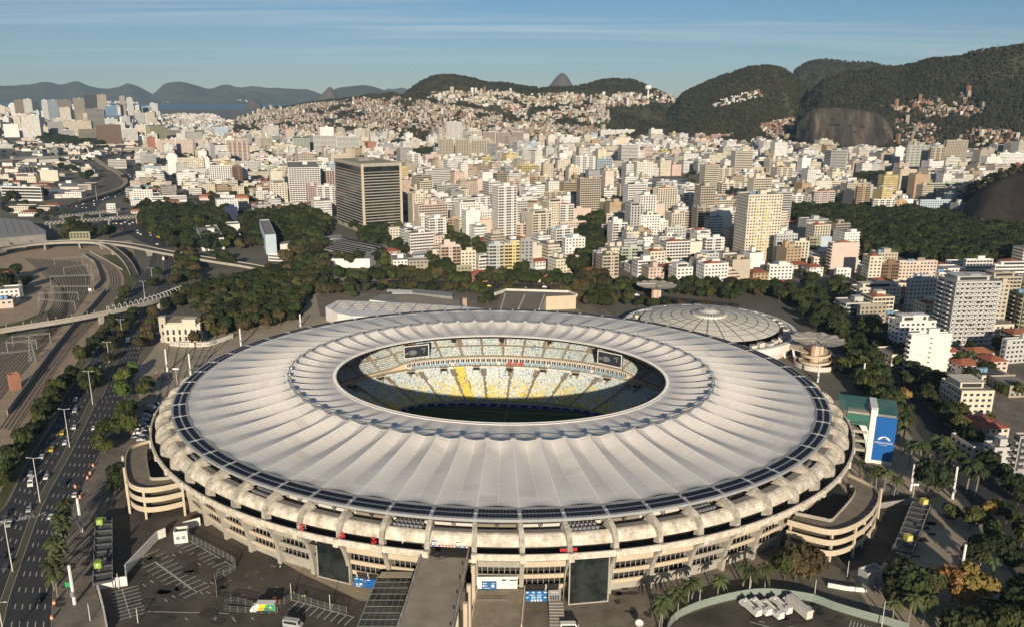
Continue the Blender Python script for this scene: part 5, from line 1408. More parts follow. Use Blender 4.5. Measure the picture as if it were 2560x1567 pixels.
for a,b in (((1735,570),(1700,690)),((1885,580),(1835,690)),((2035,580),(1995,690))):
 a,b=at(*V('c',[a])[0],11.5)-o.location,at(*V('c',[b])[0],11.5)-o.location;d_=b-a;mb=MB();mb.box((a.x+b.x)/2,(a.y+b.y)/2,z_-.2,z_+1.4,d_.length,.8,math.atan2(d_.y,d_.x));mb.build('roof_beam','offwhite',o)
o,P,z_=slab_building('sheds','factory sheds with rows of solar panels on grey roofs',[(0,0)]*0 or [(150,195),(470,140),(830,200),(690,300),(310,300)],9,'white','metalroof')
for i in range(8):
 a,b=(245+36*i,200-7.5*i),(585+36*i-(60 if i>5 else 0),268-9*i)
 a1,b1=(a[0]+20,a[1]-5),(b[0]+20,b[1]-6);pp=[at(*p,9.6)-o.location for p in V('c',[a,b,b1,a1])];mb=MB()
 nseg=8
 for j in range(nseg):
  f0,f1=j/nseg+.004,(j+1)/nseg-.004;q=[pp[0].lerp(pp[1],f0),pp[0].lerp(pp[1],f1),pp[3].lerp(pp[2],f1),pp[3].lerp(pp[2],f0)];mb.hexa([(x.x,x.y,z_+.1) for x in q],[(x.x,x.y,z_+.5) for x in q])
 mb.build('solar_panel_row','solar',o)
 a,b=(a[0]-12,a[1]+3),(b[0]-12,b[1]+4);p,q=at(*V('c',[a])[0],9.6)-o.location,at(*V('c',[b])[0],9.6)-o.location;mb=MB();d_=q-p;mb.box((p.x+q.x)/2,(p.y+q.y)/2,z_,z_+.9,d_.length,.7,math.atan2(d_.y,d_.x));mb.build('roof_ridge','metalroof',o)
slab_building('service_building','long white wall building behind the solar roofs',[(0,190),(0,170),(470,112),(475,140)],8,'white','metalroof')
B('c',580,600,700,340,290,'white','grid','white low front of the solar-roofed sheds',yaw=24,d=14,feats=(),cat='building',name='low_building')
o,P,z_=slab_building('sports_hall','blue-walled sports hall with a wide grey roof in the city',[(2020,880),(2200,842),(2447,850),(2560,890),(2447,925),(2200,915)],14,'sign_blue','metalroof',view='2')
# --- brown office tower
ot=B('2',-12,172,445,1240,745,'stone','blank','brown office tower with dark ribbon windows and pale bands, tallest left of centre',yaw=31,feats=(),cat='office tower',name='office_tower')
hx_,hy_,H_=dims(ot)
nf=20;fh=(H_-14)/nf
mb=MB()
for s_,W2 in ((0,hx_),(1,hy_)):
 for f in range(nf):
  z=4+f*fh
  if s_==0:mb.box(0,-hy_-.05,z+fh*.30,z+fh,2*hx_-4,.2,0)
  else :mb.box(-hx_-.05,0,z+fh*.30,z+fh,.2,2*hy_-4,0);mb.box(hx_+.05,0,z+fh*.30,z+fh,.2,2*hy_-4,0)
 if s_==0:mb.box(0,-hy_-.05,H_-9.2,H_-3,2*hx_-3.6,.2)
 else :mb.box(-hx_-.05,0,H_-9.2,H_-3,.2,2*hy_-3.6);mb.box(hx_+.05,0,H_-9.2,H_-3,.2,2*hy_-3.6)
mb.build('window_band','glass',ot,kind='stuff')
for f in range(nf):
 z=4+f*fh
 mb=MB();mb.box(0,-hy_-.5,z,z+fh*.30,2*hx_-3.4,.9);mb.build('spandrel_band','concrete',ot)
 for sx_ in (-1,1):
  mb=MB();mb.box(sx_*(hx_+.5),0,z,z+fh*.30,.9,2*hy_-3.4);mb.build('spandrel_band','concrete',ot)
for sx_ in (-1,1):
 mb=MB();mb.box(sx_*(hx_-.6),-hy_-.3,0,H_+.3,2.6,2.0);mb.build('corner_pier','concrete_cream',ot)
mb=MB();mb.box(0,0,H_-3,H_+.6,2*hx_+1.6,2*hy_+1.6,top= False ,bottom= False );mb.build('crown','concrete',ot)
mb=MB();mb.quad((-hx_,-hy_,H_+.1),(hx_,-hy_,H_+.1),(hx_,hy_,H_+.1),(-hx_,hy_,H_+.1));mb.build('roof_deck','w_olive',ot)
mb=MB();mb.box(-3,4,H_,H_+3,14,8);mb.box(8,8,H_,H_+2,8,4);mb.build('plant_room','stone' if 'stone' in M else 'concrete_grey',ot)
# --- old museum house with its painted wall
mu=B('4',1240,1250,1520,925,795,'cream','blank','derelict cream mansion with arched windows among trees left of the stadium',yaw=6,d=22,feats=(),cat='mansion',name='old_mansion',roofm='roofdark')
hx_,hy_,H_=dims(mu)
for i in range(6):
 for z0,hh in ((1.2,2.4),(5.6,2.8)):
  x=-hx_+hx_*2*(i+.5)/6;mb=MB();w2=.75
  mb.poly([(x-w2,-hy_-.04,z0),(x+w2,-hy_-.04,z0),(x+w2,-hy_-.04,z0+hh)]+[(x+w2*math.cos(a),-hy_-.04,z0+hh+w2*math.sin(a)) for a in np.linspace(.4,math.pi-.4,5)]+[(x-w2,-hy_-.04,z0+hh)]);mb.build('arched_window','glass_win',mu)
mb=MB();mb.box(hx_*.45,-hy_*.72,H_,H_+4.2,8.5,6);mb.box(hx_*.45,-hy_*.72,H_+4.2,H_+4.6,9,6.6);mb.build('roof_pavilion','w_cream',mu)
mb=MB();mb.box(-hx_-1.6,-hy_+4,0,H_+5.5,4.4,4.4);mb.build('corner_turret','stone_wall' if 'stone_wall' in M else 'w_beige',mu)
for z0 in (5,10):
 mb=MB();mb.box(-hx_-1.6,-hy_+1.77,z0,z0+2.4,1.1,.1);mb.build('arched_window','dark',mu)
uw=thing('painted_wall','low white wall with black hand-painted words in front of the mansion','wall',(0,0,0))
WP=[at(*p) for p in V('4',[(1280,945),(1420,955),(1560,950),(1650,925),(1760,885)])]
L_=resample(smooth_line(WP,6),3.0)
for a,b in zip(L_,L_[1:]):
 d_=b-a;c=(a+b)/2;mb=MB();mb.box(c.x,c.y,0,3.0,d_.length+.05,.3,math.atan2(d_.y,d_.x));mb.build('wall_segment','offwhite',uw)
word='RSIDADE INDIGENA'
for i,ch in enumerate(word):
 if ch==' ': continue
 f=.03+.68*i/len(word);k_=f*(len(L_)-1);j=min(int(k_),len(L_)-2);p=L_[j].lerp(L_[j+1],k_-j);d_=L_[j+1]-L_[j]
 mw=Matrix.Translation((p.x,p.y,1.6))@Matrix.Rotation(math.atan2(d_.y,d_.x),4,'Z')@Matrix.Translation((0,-.2,0))@FACE
 letters(ch,2.6,'dark',uw,mw,'letter')
 # --- flyovers and footbridges
def flyover(name,label,pts,z,w,rail,piers,cat='flyover',th=1.4,m='asphalt_lot',zs= None ,pier_w=1.6):
 P=[at(x,y,(zs[i] if zs else z)) for i,(x,y) in enumerate(pts)];P=resample(smooth_line(P,6),5.0)
 c=P[0].copy();c.z=0;o=thing(name,label,cat,c,0);P=[p-c for p in P]
 A=offset_line(P,w/2);B_=offset_line(P,-w/2)
 mb=MB();mb.grid([A,B_]);mb.build('deck',m,o)
 mb=MB()
 for S in (A,B_):
  mb.grid([[p-UP*th for p in S],[p+UP*.9 for p in S]])
 for S,s in ((A,-.3),(B_,.3)):
  I_=offset_line(S,s);mb.grid([[p+UP*.9 for p in S],[p+UP*.9 for p in I_],[p+UP*.0 for p in I_]])
 mb.grid([[p-UP*th for p in A],[p-UP*th for p in B_]]);mb.build('parapet','concrete',o)
 for f in piers:
  q=P[int(f*(len(P)-1))];d_=P[min(int(f*(len(P)-1))+1,len(P)-1)]-P[max(int(f*(len(P)-1))-1,0)];yw=math.atan2(d_.y,d_.x);mb=MB()
  mb.hexa([(q.x+x*math.cos(yw)-y*math.sin(yw),q.y+x*math.sin(yw)+y*math.cos(yw),0) for x,y in ((-pier_w/2,-w*.2),(pier_w/2,-w*.2),(pier_w/2,w*.2),(-pier_w/2,w*.2))],[(q.x+x*math.cos(yw)-y*math.sin(yw),q.y+x*math.sin(yw)+y*math.cos(yw),q.z-th) for x,y in ((-pier_w/2,-w*.36),(pier_w/2,-w*.36),(pier_w/2,w*.36),(-pier_w/2,w*.36))]);mb.build('pier','concrete',o)
 return o,P,c
flyover('flyover','curved concrete flyover crossing the railway yard and the highway at left',[(-40,632),(0,622),(65,612),(130,606),(200,604),(260,606),(330,614),(400,628),(480,642),(560,655),(640,668),(720,690)],7.5,11, None ,(.04,.17,.27,.33,.52,.64),zs=[7.5]*8+[7,5.5,3,.5])
flyover('flyover_ramp','narrow ramp curling down from the flyover to the highway',[(240,606),(268,614),(298,634),(322,660),(338,692)],7,6.5, None ,(.3,.6),zs=[7.3,7,5.5,2.8,.6])
fb,P,c=flyover('footbridge','long pedestrian bridge with white hoop arches over railway and highway',[(-30,832),(0,826),(90,812),(165,800),(245,785),(335,766),(400,748),(455,728),(500,724),(560,712),(600,704)],7,5.0, None ,(.335,.585,.75),cat='footbridge',m='concrete',zs=[7,7,7,7.2,7.5,7.5,7,6,5,3,2.2],pier_w=3)
for i,f in enumerate(np.linspace(.36,.74,19)):
 k_=f*(len(P)-1);j=int(k_);p=P[j].lerp(P[j+1],k_-j);d_=(P[j+1]-P[j]).normalized();s=Vector((-d_.y,d_.x,0))
 mb=MB();mb.path([p+s*2.3*math.cos(a)+UP*(.6+3.8*max(0,math.sin(a))) for a in np.linspace(math.pi*.95,.35,9)],.17,5);mb.build('hoop','white',fb)
for i,f in enumerate(np.linspace(.02,.33,9)):
 k_=f*(len(P)-1);j=int(k_);p=P[j];mb=MB();mb.tube(p+UP*.9+Vector((0,2.2,0)),p+UP*3.4+Vector((0,2.2,0)),.1,n=4);mb.build('rail_post','white',fb)
flyover('footbridge_ramp','curved ramp bringing the hooped footbridge down among the trees',[(500,724),(540,706),(570,704),(600,712),(560,722),(520,726)],4,4, None ,(),cat='ramp',zs=[5,4.2,3.4,2.8,2.2,1.6],m='concrete')
def truss(label,p0,p1,z,cat='footbridge'):
 a,b=at(*p0,z),at(*p1,z);c=a.copy();c.z=0;o=thing('truss_footbridge',label,cat,c,0);a=a-c;b=b-c;d_=(b-a);L=d_.length;d_.normalize();s=Vector((-d_.y,d_.x,0))*1.8
 mb=MB();mb.hexa([a-s-UP*.3,b-s-UP*.3,b+s-UP*.3,a+s-UP*.3],[a-s,b-s,b+s,a+s]);mb.build('deck','concrete_grey',o)
 mb=MB();mb.hexa([a-s*1.1+UP*3.3,b-s*1.1+UP*3.3,b+s*1.1+UP*3.3,a+s*1.1+UP*3.3],[a-s*1.1+UP*3.5,b-s*1.1+UP*3.5,b+s*1.1+UP*3.5,a+s*1.1+UP*3.5]);mb.build('roof','metalroof',o)
 n=max(6,int(L/4.5));mb=MB()
 for sd in (-1,1):
  for i in range(n):
   p,q=a.lerp(b,i/n)+s*sd,a.lerp(b,(i+1)/n)+s*sd;mb.tube(p,p.lerp(q,.5)+UP*3.3,.22,n=4);mb.tube(p.lerp(q,.5)+UP*3.3,q,.22,n=4)
 mb.build('truss_web','offwhite',o)
 for f in (.05,.35,.65,.95):
  q=a.lerp(b,f);mb=MB();mb.box(q.x,q.y,0,q.z-.3,1.4,1.4);mb.build('pier','concrete',o)
truss('covered truss footbridge from the station over the traffic jam, the nearer one',(112,562),(352,544),7)
truss('covered truss footbridge further back over the traffic jam',(150,546),(300,528),6)
st2,P,z_=slab_building('railway_station','railway station with a large flat pale roof at the left edge',[(-60,1200),(-60,1120),(195,1140),(325,1215),(325,1240),(-60,1275)],10,'roofgrey','metalroof',cat='station',view='1')
for i in range(6):
 a,b=at(*V('1',[(30+50*i-60,1125+4*i)])[0],10.1)-st2 .location,at(*V('1',[(60+55*i-60,1235)])[0],10.1)-st2 .location;d_=b-a;mb=MB();mb.box((a.x+b.x)/2,(a.y+b.y)/2,z_+.05,z_+.35,d_.length,.5,math.atan2(d_.y,d_.x));mb.build('roof_seam','concrete_grey',st2)
for i,px in enumerate(([(0,1285),(40,1280),(95,1330),(50,1340)],[(130,1270),(175,1265),(245,1310),(195,1318)],[(245,1262),(290,1258),(365,1300),(320,1305)])):
 slab_building('platform_canopy',('left','middle','right')[i]+' one of three pale platform canopies below the station roof',px,5,'roofgrey','offwhite',cat='canopy',view='1')
flyover('elevated_railway','elevated railway curving past the far rail yard',V('1',[(560,1000),(740,950),(850,910),(890,865),(850,810),(780,770),(700,720),(660,690)]),5,9, None ,(.2,.35,.5,.65,.8),cat='viaduct',m='ballast')
flyover('far_viaduct','long dark road viaduct crossing the far rail yard',V('1',[(-60,722),(200,702),(420,690),(640,672),(860,650),(1120,632)]),9,14, None ,(.15,.3,.45,.6,.75,.9),cat='viaduct')
flyover('far_viaduct','second road viaduct behind the dark one, towards downtown',V('1',[(260,590),(440,612),(700,605),(900,602)]),9,12, None ,(.2,.4,.6,.8),cat='viaduct')
for px,h_,lab in (([(40,810),(60,760),(240,752),(260,805)],7,'dark ridged warehouse roofs beside the far rail yard'),([(270,780),(275,750),(370,750),(380,778)],6,'smaller ridged shed right of the ridged warehouses'),([(90,712),(95,690),(255,680),(260,705)],8,'long pale shed behind the dark viaduct'),([(275,712),(280,688),(410,680),(415,705)],8,'long pale shed right of the first pale shed'),([(155,760),(158,742),(262,738),(265,758)],8,'low yellow fronted shed in front of the dark viaduct'),([(425,905),(445,878),(600,878),(660,892),(560,905)],7,'grey hipped station roof beside the far tracks'),([(300,960),(330,905),(520,930),(525,955)],6,'long pale wall building right of the parking building')):
 o,P,z_=slab_building('shed',lab,px,h_,'w_yellow' if 'yellow' in lab else 'offwhite','roofdark' if 'ridged' in lab else 'metalroof',view='1')
 if 'ridged' in lab:
  for i in range(7):
   a,b=P[0].lerp(P[-1],i/7+.07),P[1].lerp(P[2],i/7+.07);d_=b-a;mb=MB();mb.box((a.x+b.x)/2,(a.y+b.y)/2,z_,z_+1.4,d_.length,2.2,math.atan2(d_.y,d_.x));mb.build('roof_monitor','metalroof',o)
ar=thing('white_arch','white arched gateway structure beside the far tracks','arch',at(*V('1',[(600,668)])[0]),.1)
for y in (-3,0,3):
 mb=MB();mb.path([(13*math.cos(a),y,20*math.sin(a)) for a in np.linspace(0,math.pi,15)],1.6,5);mb.build('arch_rib','offwhite',ar)
mb=MB();mb.grid([[(12.2*math.cos(a),y,19*math.sin(a)) for a in np.linspace(.5,math.pi-.5,12)] for y in (-3,3)]);mb.build('arch_shell','offwhite',ar)
# --- railway gantries, signal hut, freight wagons
def gantry(label,a,b,h,n=5):
 a,b=at(*a),at(*b);c=a.copy();o=thing('railway_gantry',label,'gantry',c,0,'overhead line gantries in the rail yard');a=a-c;b=b-c
 for p in (a,b):
  mb=MB();mb.tube(p,p+UP*h,.28,n=5);mb.build('mast','concrete_grey',o)
 mb=MB();mb.tube(a+UP*h,b+UP*h,.12,n=4);mb.tube(a+UP*(h-.9),b+UP*(h-.9),.12,n=4)
 m_=max(5,int((b-a).length/2))
 for i in range(m_):
  p,q=a.lerp(b,i/m_),a.lerp(b,(i+1)/m_);mb.tube(p+UP*h,q+UP*(h-.9),.07,n=3);mb.tube(p+UP*(h-.9),q+UP*h,.07,n=3)
 mb.build('truss_beam','concrete_grey',o)
GN_=[((170,1340),(640,1300),'nearest pair of posts'),((490,850),(950,890),'just behind the footbridge'),((500,775),(990,770),'second behind the footbridge'),((655,690),(1130,690),'third behind the footbridge'),((640,560),(1180,540),'in the middle of the yard'),((810,450),(1110,400),'upper middle of the yard'),((690,330),(1040,300),'near the flyover'),((100,1420),(470,1390),'low across the bottom tracks'),((0,1560),(400,1520),'at the bottom left tracks')]
for a,b,wd in GN_:
 gantry('lattice overhead-line gantry spanning the yard tracks, '+wd,*[p for p in V('g',[a,b])],7.5)
def lattice(name,label,base,h,w=1.6,arms= True ,cat='pylon',group= None ,m='concrete_grey'):
 o=thing(name,label,cat,base,.3,group);mb=MB()
 for sx_,sy_ in ((-1,-1),(1,-1),(1,1),(-1,1)):mb.tube((sx_*w,sy_*w,0),(sx_*w*.15,sy_*w*.15,h),h*.006+.05,n=4)
 n=8
 for i in range(n):
  f0,f1=i/n,(i+1)/n;w0,w1=w*(1-.85*f0),w*(1-.85*f1)
  for (ax,ay,bx,by) in ((-1,-1,1,-1),(1,-1,1,1),(1,1,-1,1),(-1,1,-1,-1)):mb.tube((ax*w0,ay*w0,f0*h),(bx*w1,by*w1,f1*h),h*.004+.03,n=3)
 mb.build('lattice_mast',m,o)
 if arms:
  mb=MB()
  for f,l_ in ((.72,1.0),(.84,.85),(.95,.6)):mb.tube((-w*1.9*l_,0,h*f),(w*1.9*l_,0,h*f),h*.006+.04,n=4)
  mb.build('cross_arm',m,o)
 return o
lattice('line_pylon','lattice pylon with cross arms beside the red signal hut',at(*V('g',[(415,1530)])[0]),17,1.7)
lattice('line_pylon','slim lattice pylon beside the house trees at the yard edge',at(*V('g',[(280,740)])[0]),15,1.2)
lattice('line_pylon','tall catenary mast near the bend of the railway',at(*V('g',[(1165,520)])[0]),14,.7)
for i,(x,y,dd,hh) in enumerate(((2458,150,3000,52),(2396,154,3000,48),(2362,158,3000,44))):
 p=far(x*D_,(y-14)*D_,dd);lattice('power_pylon',('rightmost','middle','leftmost')[i]+' power pylon on the crest of the wooded hill',(p.x,p.y,p.z-8),hh,4.5,group='power pylons on the ridge')
sh=B('4',78,90,168,1285,1175,'red','blank','red and grey signal hut standing among the tracks',yaw=50,d=16,feats=(),cat='hut',name='signal_hut',roofm='roofdark')
o=thing('relay_box','small white cabinet on legs beside the curving tracks','cabinet',at(*V('g',[(1140,690)])[0]),.2)
mb=MB();mb.box(0,0,3.4,5.4,2.2,1.2);mb.build('cabinet','white',o);mb=MB();mb.tube((-.8,0,0),(-.8,0,3.4),.15,n=4);mb.tube((.8,0,0),(.8,0,3.4),.15,n=4);mb.build('leg','concrete_grey',o)
wall_line('retaining_wall','dark retaining wall between the yard and the curving tracks',V('g',[(1040,200),(1190,300),(1245,430),(1270,545),(1180,640)]),3.0,'concrete_grey',.5)
wall_line('retaining_wall','long concrete wall along the lower side of the railway',V('g',[(1330,655),(1150,870),(900,1130),(620,1480),(420,1760),(100,2200)]),3.2,'concrete_grey',.5)
wall_line('retaining_wall','pale wall inside the curve of the railway by the flyover ramp',V('g',[(1130,150),(1290,240),(1430,320),(1540,385)]),1.6,'concrete',.4)
p=H['mid'].point(.885,.42);o=thing('water_tower','white water tower on a tall stem on the hillside','water tower',p,0)
mb=MB();mb.tube((0,0,-5),(0,0,48),4,3,10);mb.build('stem','white',o);mb=MB();mb.tube((0,0,40),(0,0,46),5,13,12);mb.tube((0,0,46),(0,0,58),13,13,12);mb.build('tank','white',o)
# --- right-hand blocks, nearest first
B('b',1440,1610,1855,1500,1290,'cream','grid','cream block with two rows of dark windows at right, nearest the stadium',yaw=2,feats=('pent','tank'),indiv= True )
B('b',1200,1225,1525,1150,868,'white','slits','white blank-walled block with a column of small slits, beside the shaded street',yaw=8,d=22,side='balc',feats=('hut',))
B('b',1060,1145,1415,1010,770,'white','grid','white stepped block with cluttered roof behind the blank white wall',yaw=8,feats=('pent','hut','mast'))
BIGGREY=B('b',1390,1530,1862,945,470,'palegrey','loggia','large grey slab with white zigzag sunshades across its front',yaw=6,side='balc',feats=('hut','pent'),cat='apartment slab')
B('b',1862,1866,1950,830,480,'beige','grid','beige block tucked behind the right end of the grey zigzag slab',yaw=6,d=16)
B('b',1940,2060,2200,850,565,'olive','balc','yellowish block with balconies at the right edge beyond the grey slab',yaw=4,feats=('tank',))
B('b',1920,1955,2220,1085,905,'palegrey','grid','pale low block with small square windows at the right edge',yaw=14,d=20)
B('b',1195,1215,1420,745,452,'palegrey','grid','grey-white block with dark windows left of the grey zigzag slab',yaw=10,d=18,feats=('hut','tank'))
B('b',850,862,1060,790,650,'stone','grid','brownish-grey low block in front of the penthouse block with roof pool',yaw=8,d=14,feats=())
B('b',790,858,1165,640,520,'cream','grid','cream block with white curved balconies and a roof pool',yaw=8,side='balc',feats=('pent','tank'))
B('b',870,925,1020,490,280,'cream','grid','cream tower with a red roof hut behind the penthouse block',yaw=6,side='grid',feats=('redroof',))
B('b',1015,1020,1155,480,335,'brown','balc','brown block wedged against the cream red-roofed tower',yaw=6,d=14)
B('b',1150,1155,1440,460,318,'pink','grid','long pale pink block behind the brown wedge block',yaw=6,d=16,feats=('hut','hut','tank'))
B('b',1650,1660,1860,425,305,'white','loggia','white block with dark arched openings near the right edge',yaw=6,d=18)
B('b',1860,1865,2210,530,345,'white','ribbon','white stacked terrace block by the right edge behind the zigzag slab',yaw=6,d=24,feats=('pent',))
B('b',1640,1655,1700,640,560,'white','blank','small white annex beside the dark arched block',yaw=6,d=10,feats=())
B('b',610,645,845,405,180,'pink','blank','pale pink tower with a plain lit wall and a red roof rim',yaw=10,side='balc',feats=('redroof',))
B('b',555,560,645,300,135,'paleblue','blank','pale blue wall of a tower behind the plain pink tower',yaw=10,d=14,feats=())
B('b',470,476,560,320,140,'olive','balc','olive tower between the grey-cream slab and the pale blue wall',yaw=10,d=14,feats=())
B('b',360,366,475,350,170,'cream','vert','cream end block of the long grey-cream slab',yaw=10,d=12)
B('b',222,228,385,330,118,'palegrey','grid','long grey-cream slab with rows of dark windows beside the tall yellow tower',yaw=18,d=14,feats=('hut',))
B('b',165,185,360,455,350,'white','grid','small white house with balconies below the grey-cream slab',yaw=8,feats=('hut',),cat='house',name='house')
B('b',500,520,630,370,290,'cream','grid','low cream house below the plain pink tower',yaw=8,feats=(),cat='house',name='house')
B('b',680,690,800,450,375,'white','grid','small white house in the shade of the penthouse block',yaw=8,d=10,feats=(),cat='house',name='house')
B('b',770,780,880,360,315,'white','grid','white low house beside the brown wedge block',yaw=8,d=10,feats=(),cat='house',name='house')
B('b',245,300,405,595,545,'pink','grid','pink house with a red tiled hip roof near the arena dome',yaw=10,feats=(),pit=2.6,roofm='tile',cat='house',name='house')
B('b',185,215,345,505,475,'white','grid','white house with a red tiled roof behind the pink house',yaw=10,feats=(),pit=2,roofm='tile',cat='house',name='house')
B('b',-15,20,140,520,465,'yellow','grid','low yellow house with a red tiled roof right of the mushroom canopy',yaw=10,feats=(),pit=2.2,roofm='tile',cat='house',name='house')
B('8',1560,1640,1780,480,320,'palegrey','grid','pale house front in the shade at the right edge',yaw=4,feats=('hut',))  # white front in shade: its dimming is put into the pale grey
B('8',1760,1790,2000,500,240,'grey','balc','dim block, its shade painted grey, cut by the right edge of the picture',yaw=4,d=24)  # grey walls have the shade of the street edge put in
# --- the tall cream and yellow tower and its neighbours
YTOW=B('3',335,412,630,1440,1012,'cream','grid','tall cream tower with a column of yellow balconies, tallest in the middle distance',yaw=14,feats=('hut','tank','mast'),side='grid',accent='yellow',cat='tower block')
B('3',163,240,330,1270,1100,'white','blank','white windowless block left of the tall cream tower',yaw=24,side='blank',feats=('hut',))
B('3',8,20,118,1240,1120,'pink','balc','pinkish block with open balconies left of the white windowless block',yaw=16,d=14)
B('3',40,80,190,1345,1245,'white','balc','white block with green awnings in front of the windowless block',yaw=16,feats=('redroof',))
B('3',110,118,245,1500,1395,'palegrey','grid','pale block with blue-tinted side, foot of the tall cream tower',yaw=12,d=14,feats=('pent','tank'))
B('3',150,165,280,1420,1295,'white','balc','white balcony block just left of the tall cream tower',yaw=16,d=12)
B('3',558,575,725,1530,1465,'white','grid','small white house right of the foot of the tall cream tower',yaw=10,d=12,feats=('tank',),cat='house',name='house')
B('3',620,640,820,1245,1190,'white','grid','low school-like building with long red roofs by the park',yaw=-20,d=16,feats=(),pit=3,roofm='tile',cat='building',name='low_building')
B('3',855,865,995,1115,990,'rose','balc','pink tower with white balcony grid near the park',yaw=12,d=16,accent='white',feats=('redroof',))
B('3',1125,1140,1222,1122,955,'tan','balc','narrow orange-brown tower right of the pink balcony tower',yaw=12,d=14)
B('3',1040,1048,1118,1118,985,'dark','ribbon','narrow tower, its shade painted dark, left of the orange-brown tower',yaw=12,d=14)  # dark wall colour carries the shade on this tower
B('3',705,715,800,1112,1015,'white','balc','white balcony block left of the pink balcony tower',yaw=12,d=14)
B('3',798,802,862,1112,1020,'grey','grid','grey shaded block touching the pink balcony tower',yaw=12,d=14)
B('3',1542,1552,1755,1135,1045,'paleblue','grid','blue-white block with square windows at the foot of the dark rock',yaw=8,d=18)
B('3',1240,1250,1385,1140,1040,'white','balc','low white block with green roof terrace beyond the park trees',yaw=8,d=16,feats=('green',))
B('3',1375,1385,1465,1130,1050,'orange','grid','low orange block beside the white block beyond the park',yaw=8,d=14)
B('3',610,622,705,1040,955,'yellow','blank','deep yellow block left of the white balcony block near the park',yaw=12,d=16)
B('3',668,680,812,960,880,'white','grid','cream stepped block behind the deep yellow block',yaw=12,d=20,feats=('pent',))
B('3',1595,1605,1825,1030,935,'green','ribbon','greenish banded slab left of the dark rock',yaw=8,d=20)
B('3',1380,1392,1530,940,848,'cream','grid','cream slab with small windows below the green striped tower',yaw=10,d=18)
B('3',1445,1455,1597,885,688,'green','balc','tall green-striped white tower in front of the granite cliff',yaw=10,d=20,accent='white',cat='tower block')
B('3',1375,1385,1440,850,700,'white','blank','white plain-sided tower left of the green striped tower',yaw=10,d=18)
B('3',1690,1705,1842,870,655,'beige','vert','tall beige twin tower right of the green striped tower, the farther one',yaw=10,d=22,cat='tower block')
B('3',1595,1610,1700,895,702,'beige','balc','beige tower with long balconies, nearer of the pair right of the green tower',yaw=10,d=20,cat='tower block')
B('3',2050,2060,2250,870,740,'white','grid','white slab near the right edge above the dark rock',yaw=8,d=20)
B('3',2110,2120,2300,720,640,'beige','grid','far beige block at the right edge below the wooded hill',yaw=8,d=20)
B('3',668,680,728,728,618,'yellow','vert','left half of the twin yellow tower below the granite cliff',yaw=12,d=16,cat='tower block')
B('3',730,735,788,730,622,'yellow','vert','right half of the twin yellow tower below the granite cliff',yaw=12,d=16,cat='tower block')
B('3',92,98,160,705,612,'pink','vert','pale pink slender tower, leftmost of the far pink cluster',yaw=14,d=16,cat='tower block')
B('3',155,162,232,700,590,'white','vert','white slender tower in the far pink cluster',yaw=14,d=16,cat='tower block')
B('3',192,200,286,712,618,'rose','vert','rose tower with white stripes, front left of the far pink cluster',yaw=14,d=16,cat='tower block')
B('3',284,292,362,712,615,'rose','vert','rose tower with white stripes, front right of the far pink cluster',yaw=14,d=16,cat='tower block')
B('3',348,355,436,690,588,'white','vert','white slab at the right end of the far pink cluster',yaw=14,d=16,cat='tower block')
B('3',175,182,385,822,712,'white','balc','wide white slab with green balconies below the far pink cluster',yaw=14,d=18,accent='green')
B('3',378,388,480,868,780,'pink','blank','pink plain-walled block right of the white slab with green balconies',yaw=14,d=16)
B('3',480,488,570,840,760,'navy','ribbon','dark blue-green glazed block right of the pink plain wall',yaw=14,d=16)
B('3',-8,0,45,590,525,'beige','grid','beige block standing alone at the foot of the wooded hill',yaw=14,d=16)
# --- middle of the city
B('2',712,720,808,765,570,'beige','vert','left of three tall beige towers with ribbed fronts',yaw=22,d=18,cat='tower block')
B('2',826,832,926,765,572,'beige','vert','middle of three tall beige towers with ribbed fronts',yaw=22,d=18,cat='tower block')
B('2',940,946,1042,765,578,'beige','vert','right of three tall beige towers with ribbed fronts',yaw=22,d=18,cat='tower block')
B('2',758,766,870,640,445,'white','vert','tallest white tower standing behind the three ribbed towers',yaw=22,d=18,cat='tower block')
B('2',875,880,945,645,512,'palegrey','vert','pale tower, left of two beside the tallest white tower',yaw=22,d=16,cat='tower block')
B('2',940,948,1006,645,508,'cream','vert','pale tower, right of two beside the tallest white tower',yaw=22,d=16,cat='tower block')
B('2',1012,1018,1104,645,516,'cream','loggia','cream tower with a red-brown centre, first of three in a row',yaw=20,d=16,accent='rose',cat='tower block')
B('2',1112,1118,1206,645,518,'cream','loggia','cream tower with a red-brown centre, second of three in a row',yaw=20,d=16,accent='rose',cat='tower block')
B('2',1215,1222,1306,645,514,'cream','loggia','cream tower with a red-brown centre, third of three in a row',yaw=20,d=16,accent='rose',cat='tower block')
B('2',700,705,755,580,500,'white','grid','small white tower left of the tallest white tower',yaw=22,d=14)
B('2',600,612,846,935,790,'white','ribbon','white office block with a heavy gridded front, right of the brown office tower',yaw=20,d=40,feats=('pent',),cat='office building',name='office_building')
B('2',545,560,780,975,925,'palegrey','blank','low pale podium in front of the white gridded office block',yaw=20,d=20,feats=())
B('2',445,455,590,960,845,'cream','balc','cream block with open balconies just right of the brown office tower',yaw=22,d=22)
B('2',108,116,175,605,495,'white','vert','white tower with blue-grey stripes far behind the brown office tower',yaw=22,d=16,cat='tower block')
B('2',172,178,218,605,498,'pink','vert','pink slim tower touching the white blue-striped tower',yaw=22,d=14,cat='tower block')
B('2',200,206,268,540,462,'cream','vert','cream tower behind the pink slim tower',yaw=22,d=14,cat='tower block')
B('2',178,200,262,665,590,'red','blank','brick red stepped building behind the brown office tower',yaw=22,feats=())
B('2',1845,1852,1960,605,502,'white','grid','white slab, left part of the far long white row',yaw=16,d=16)
B('2',1955,1962,2092,605,500,'white','grid','white slab, right part of the far long white row',yaw=16,d=16)
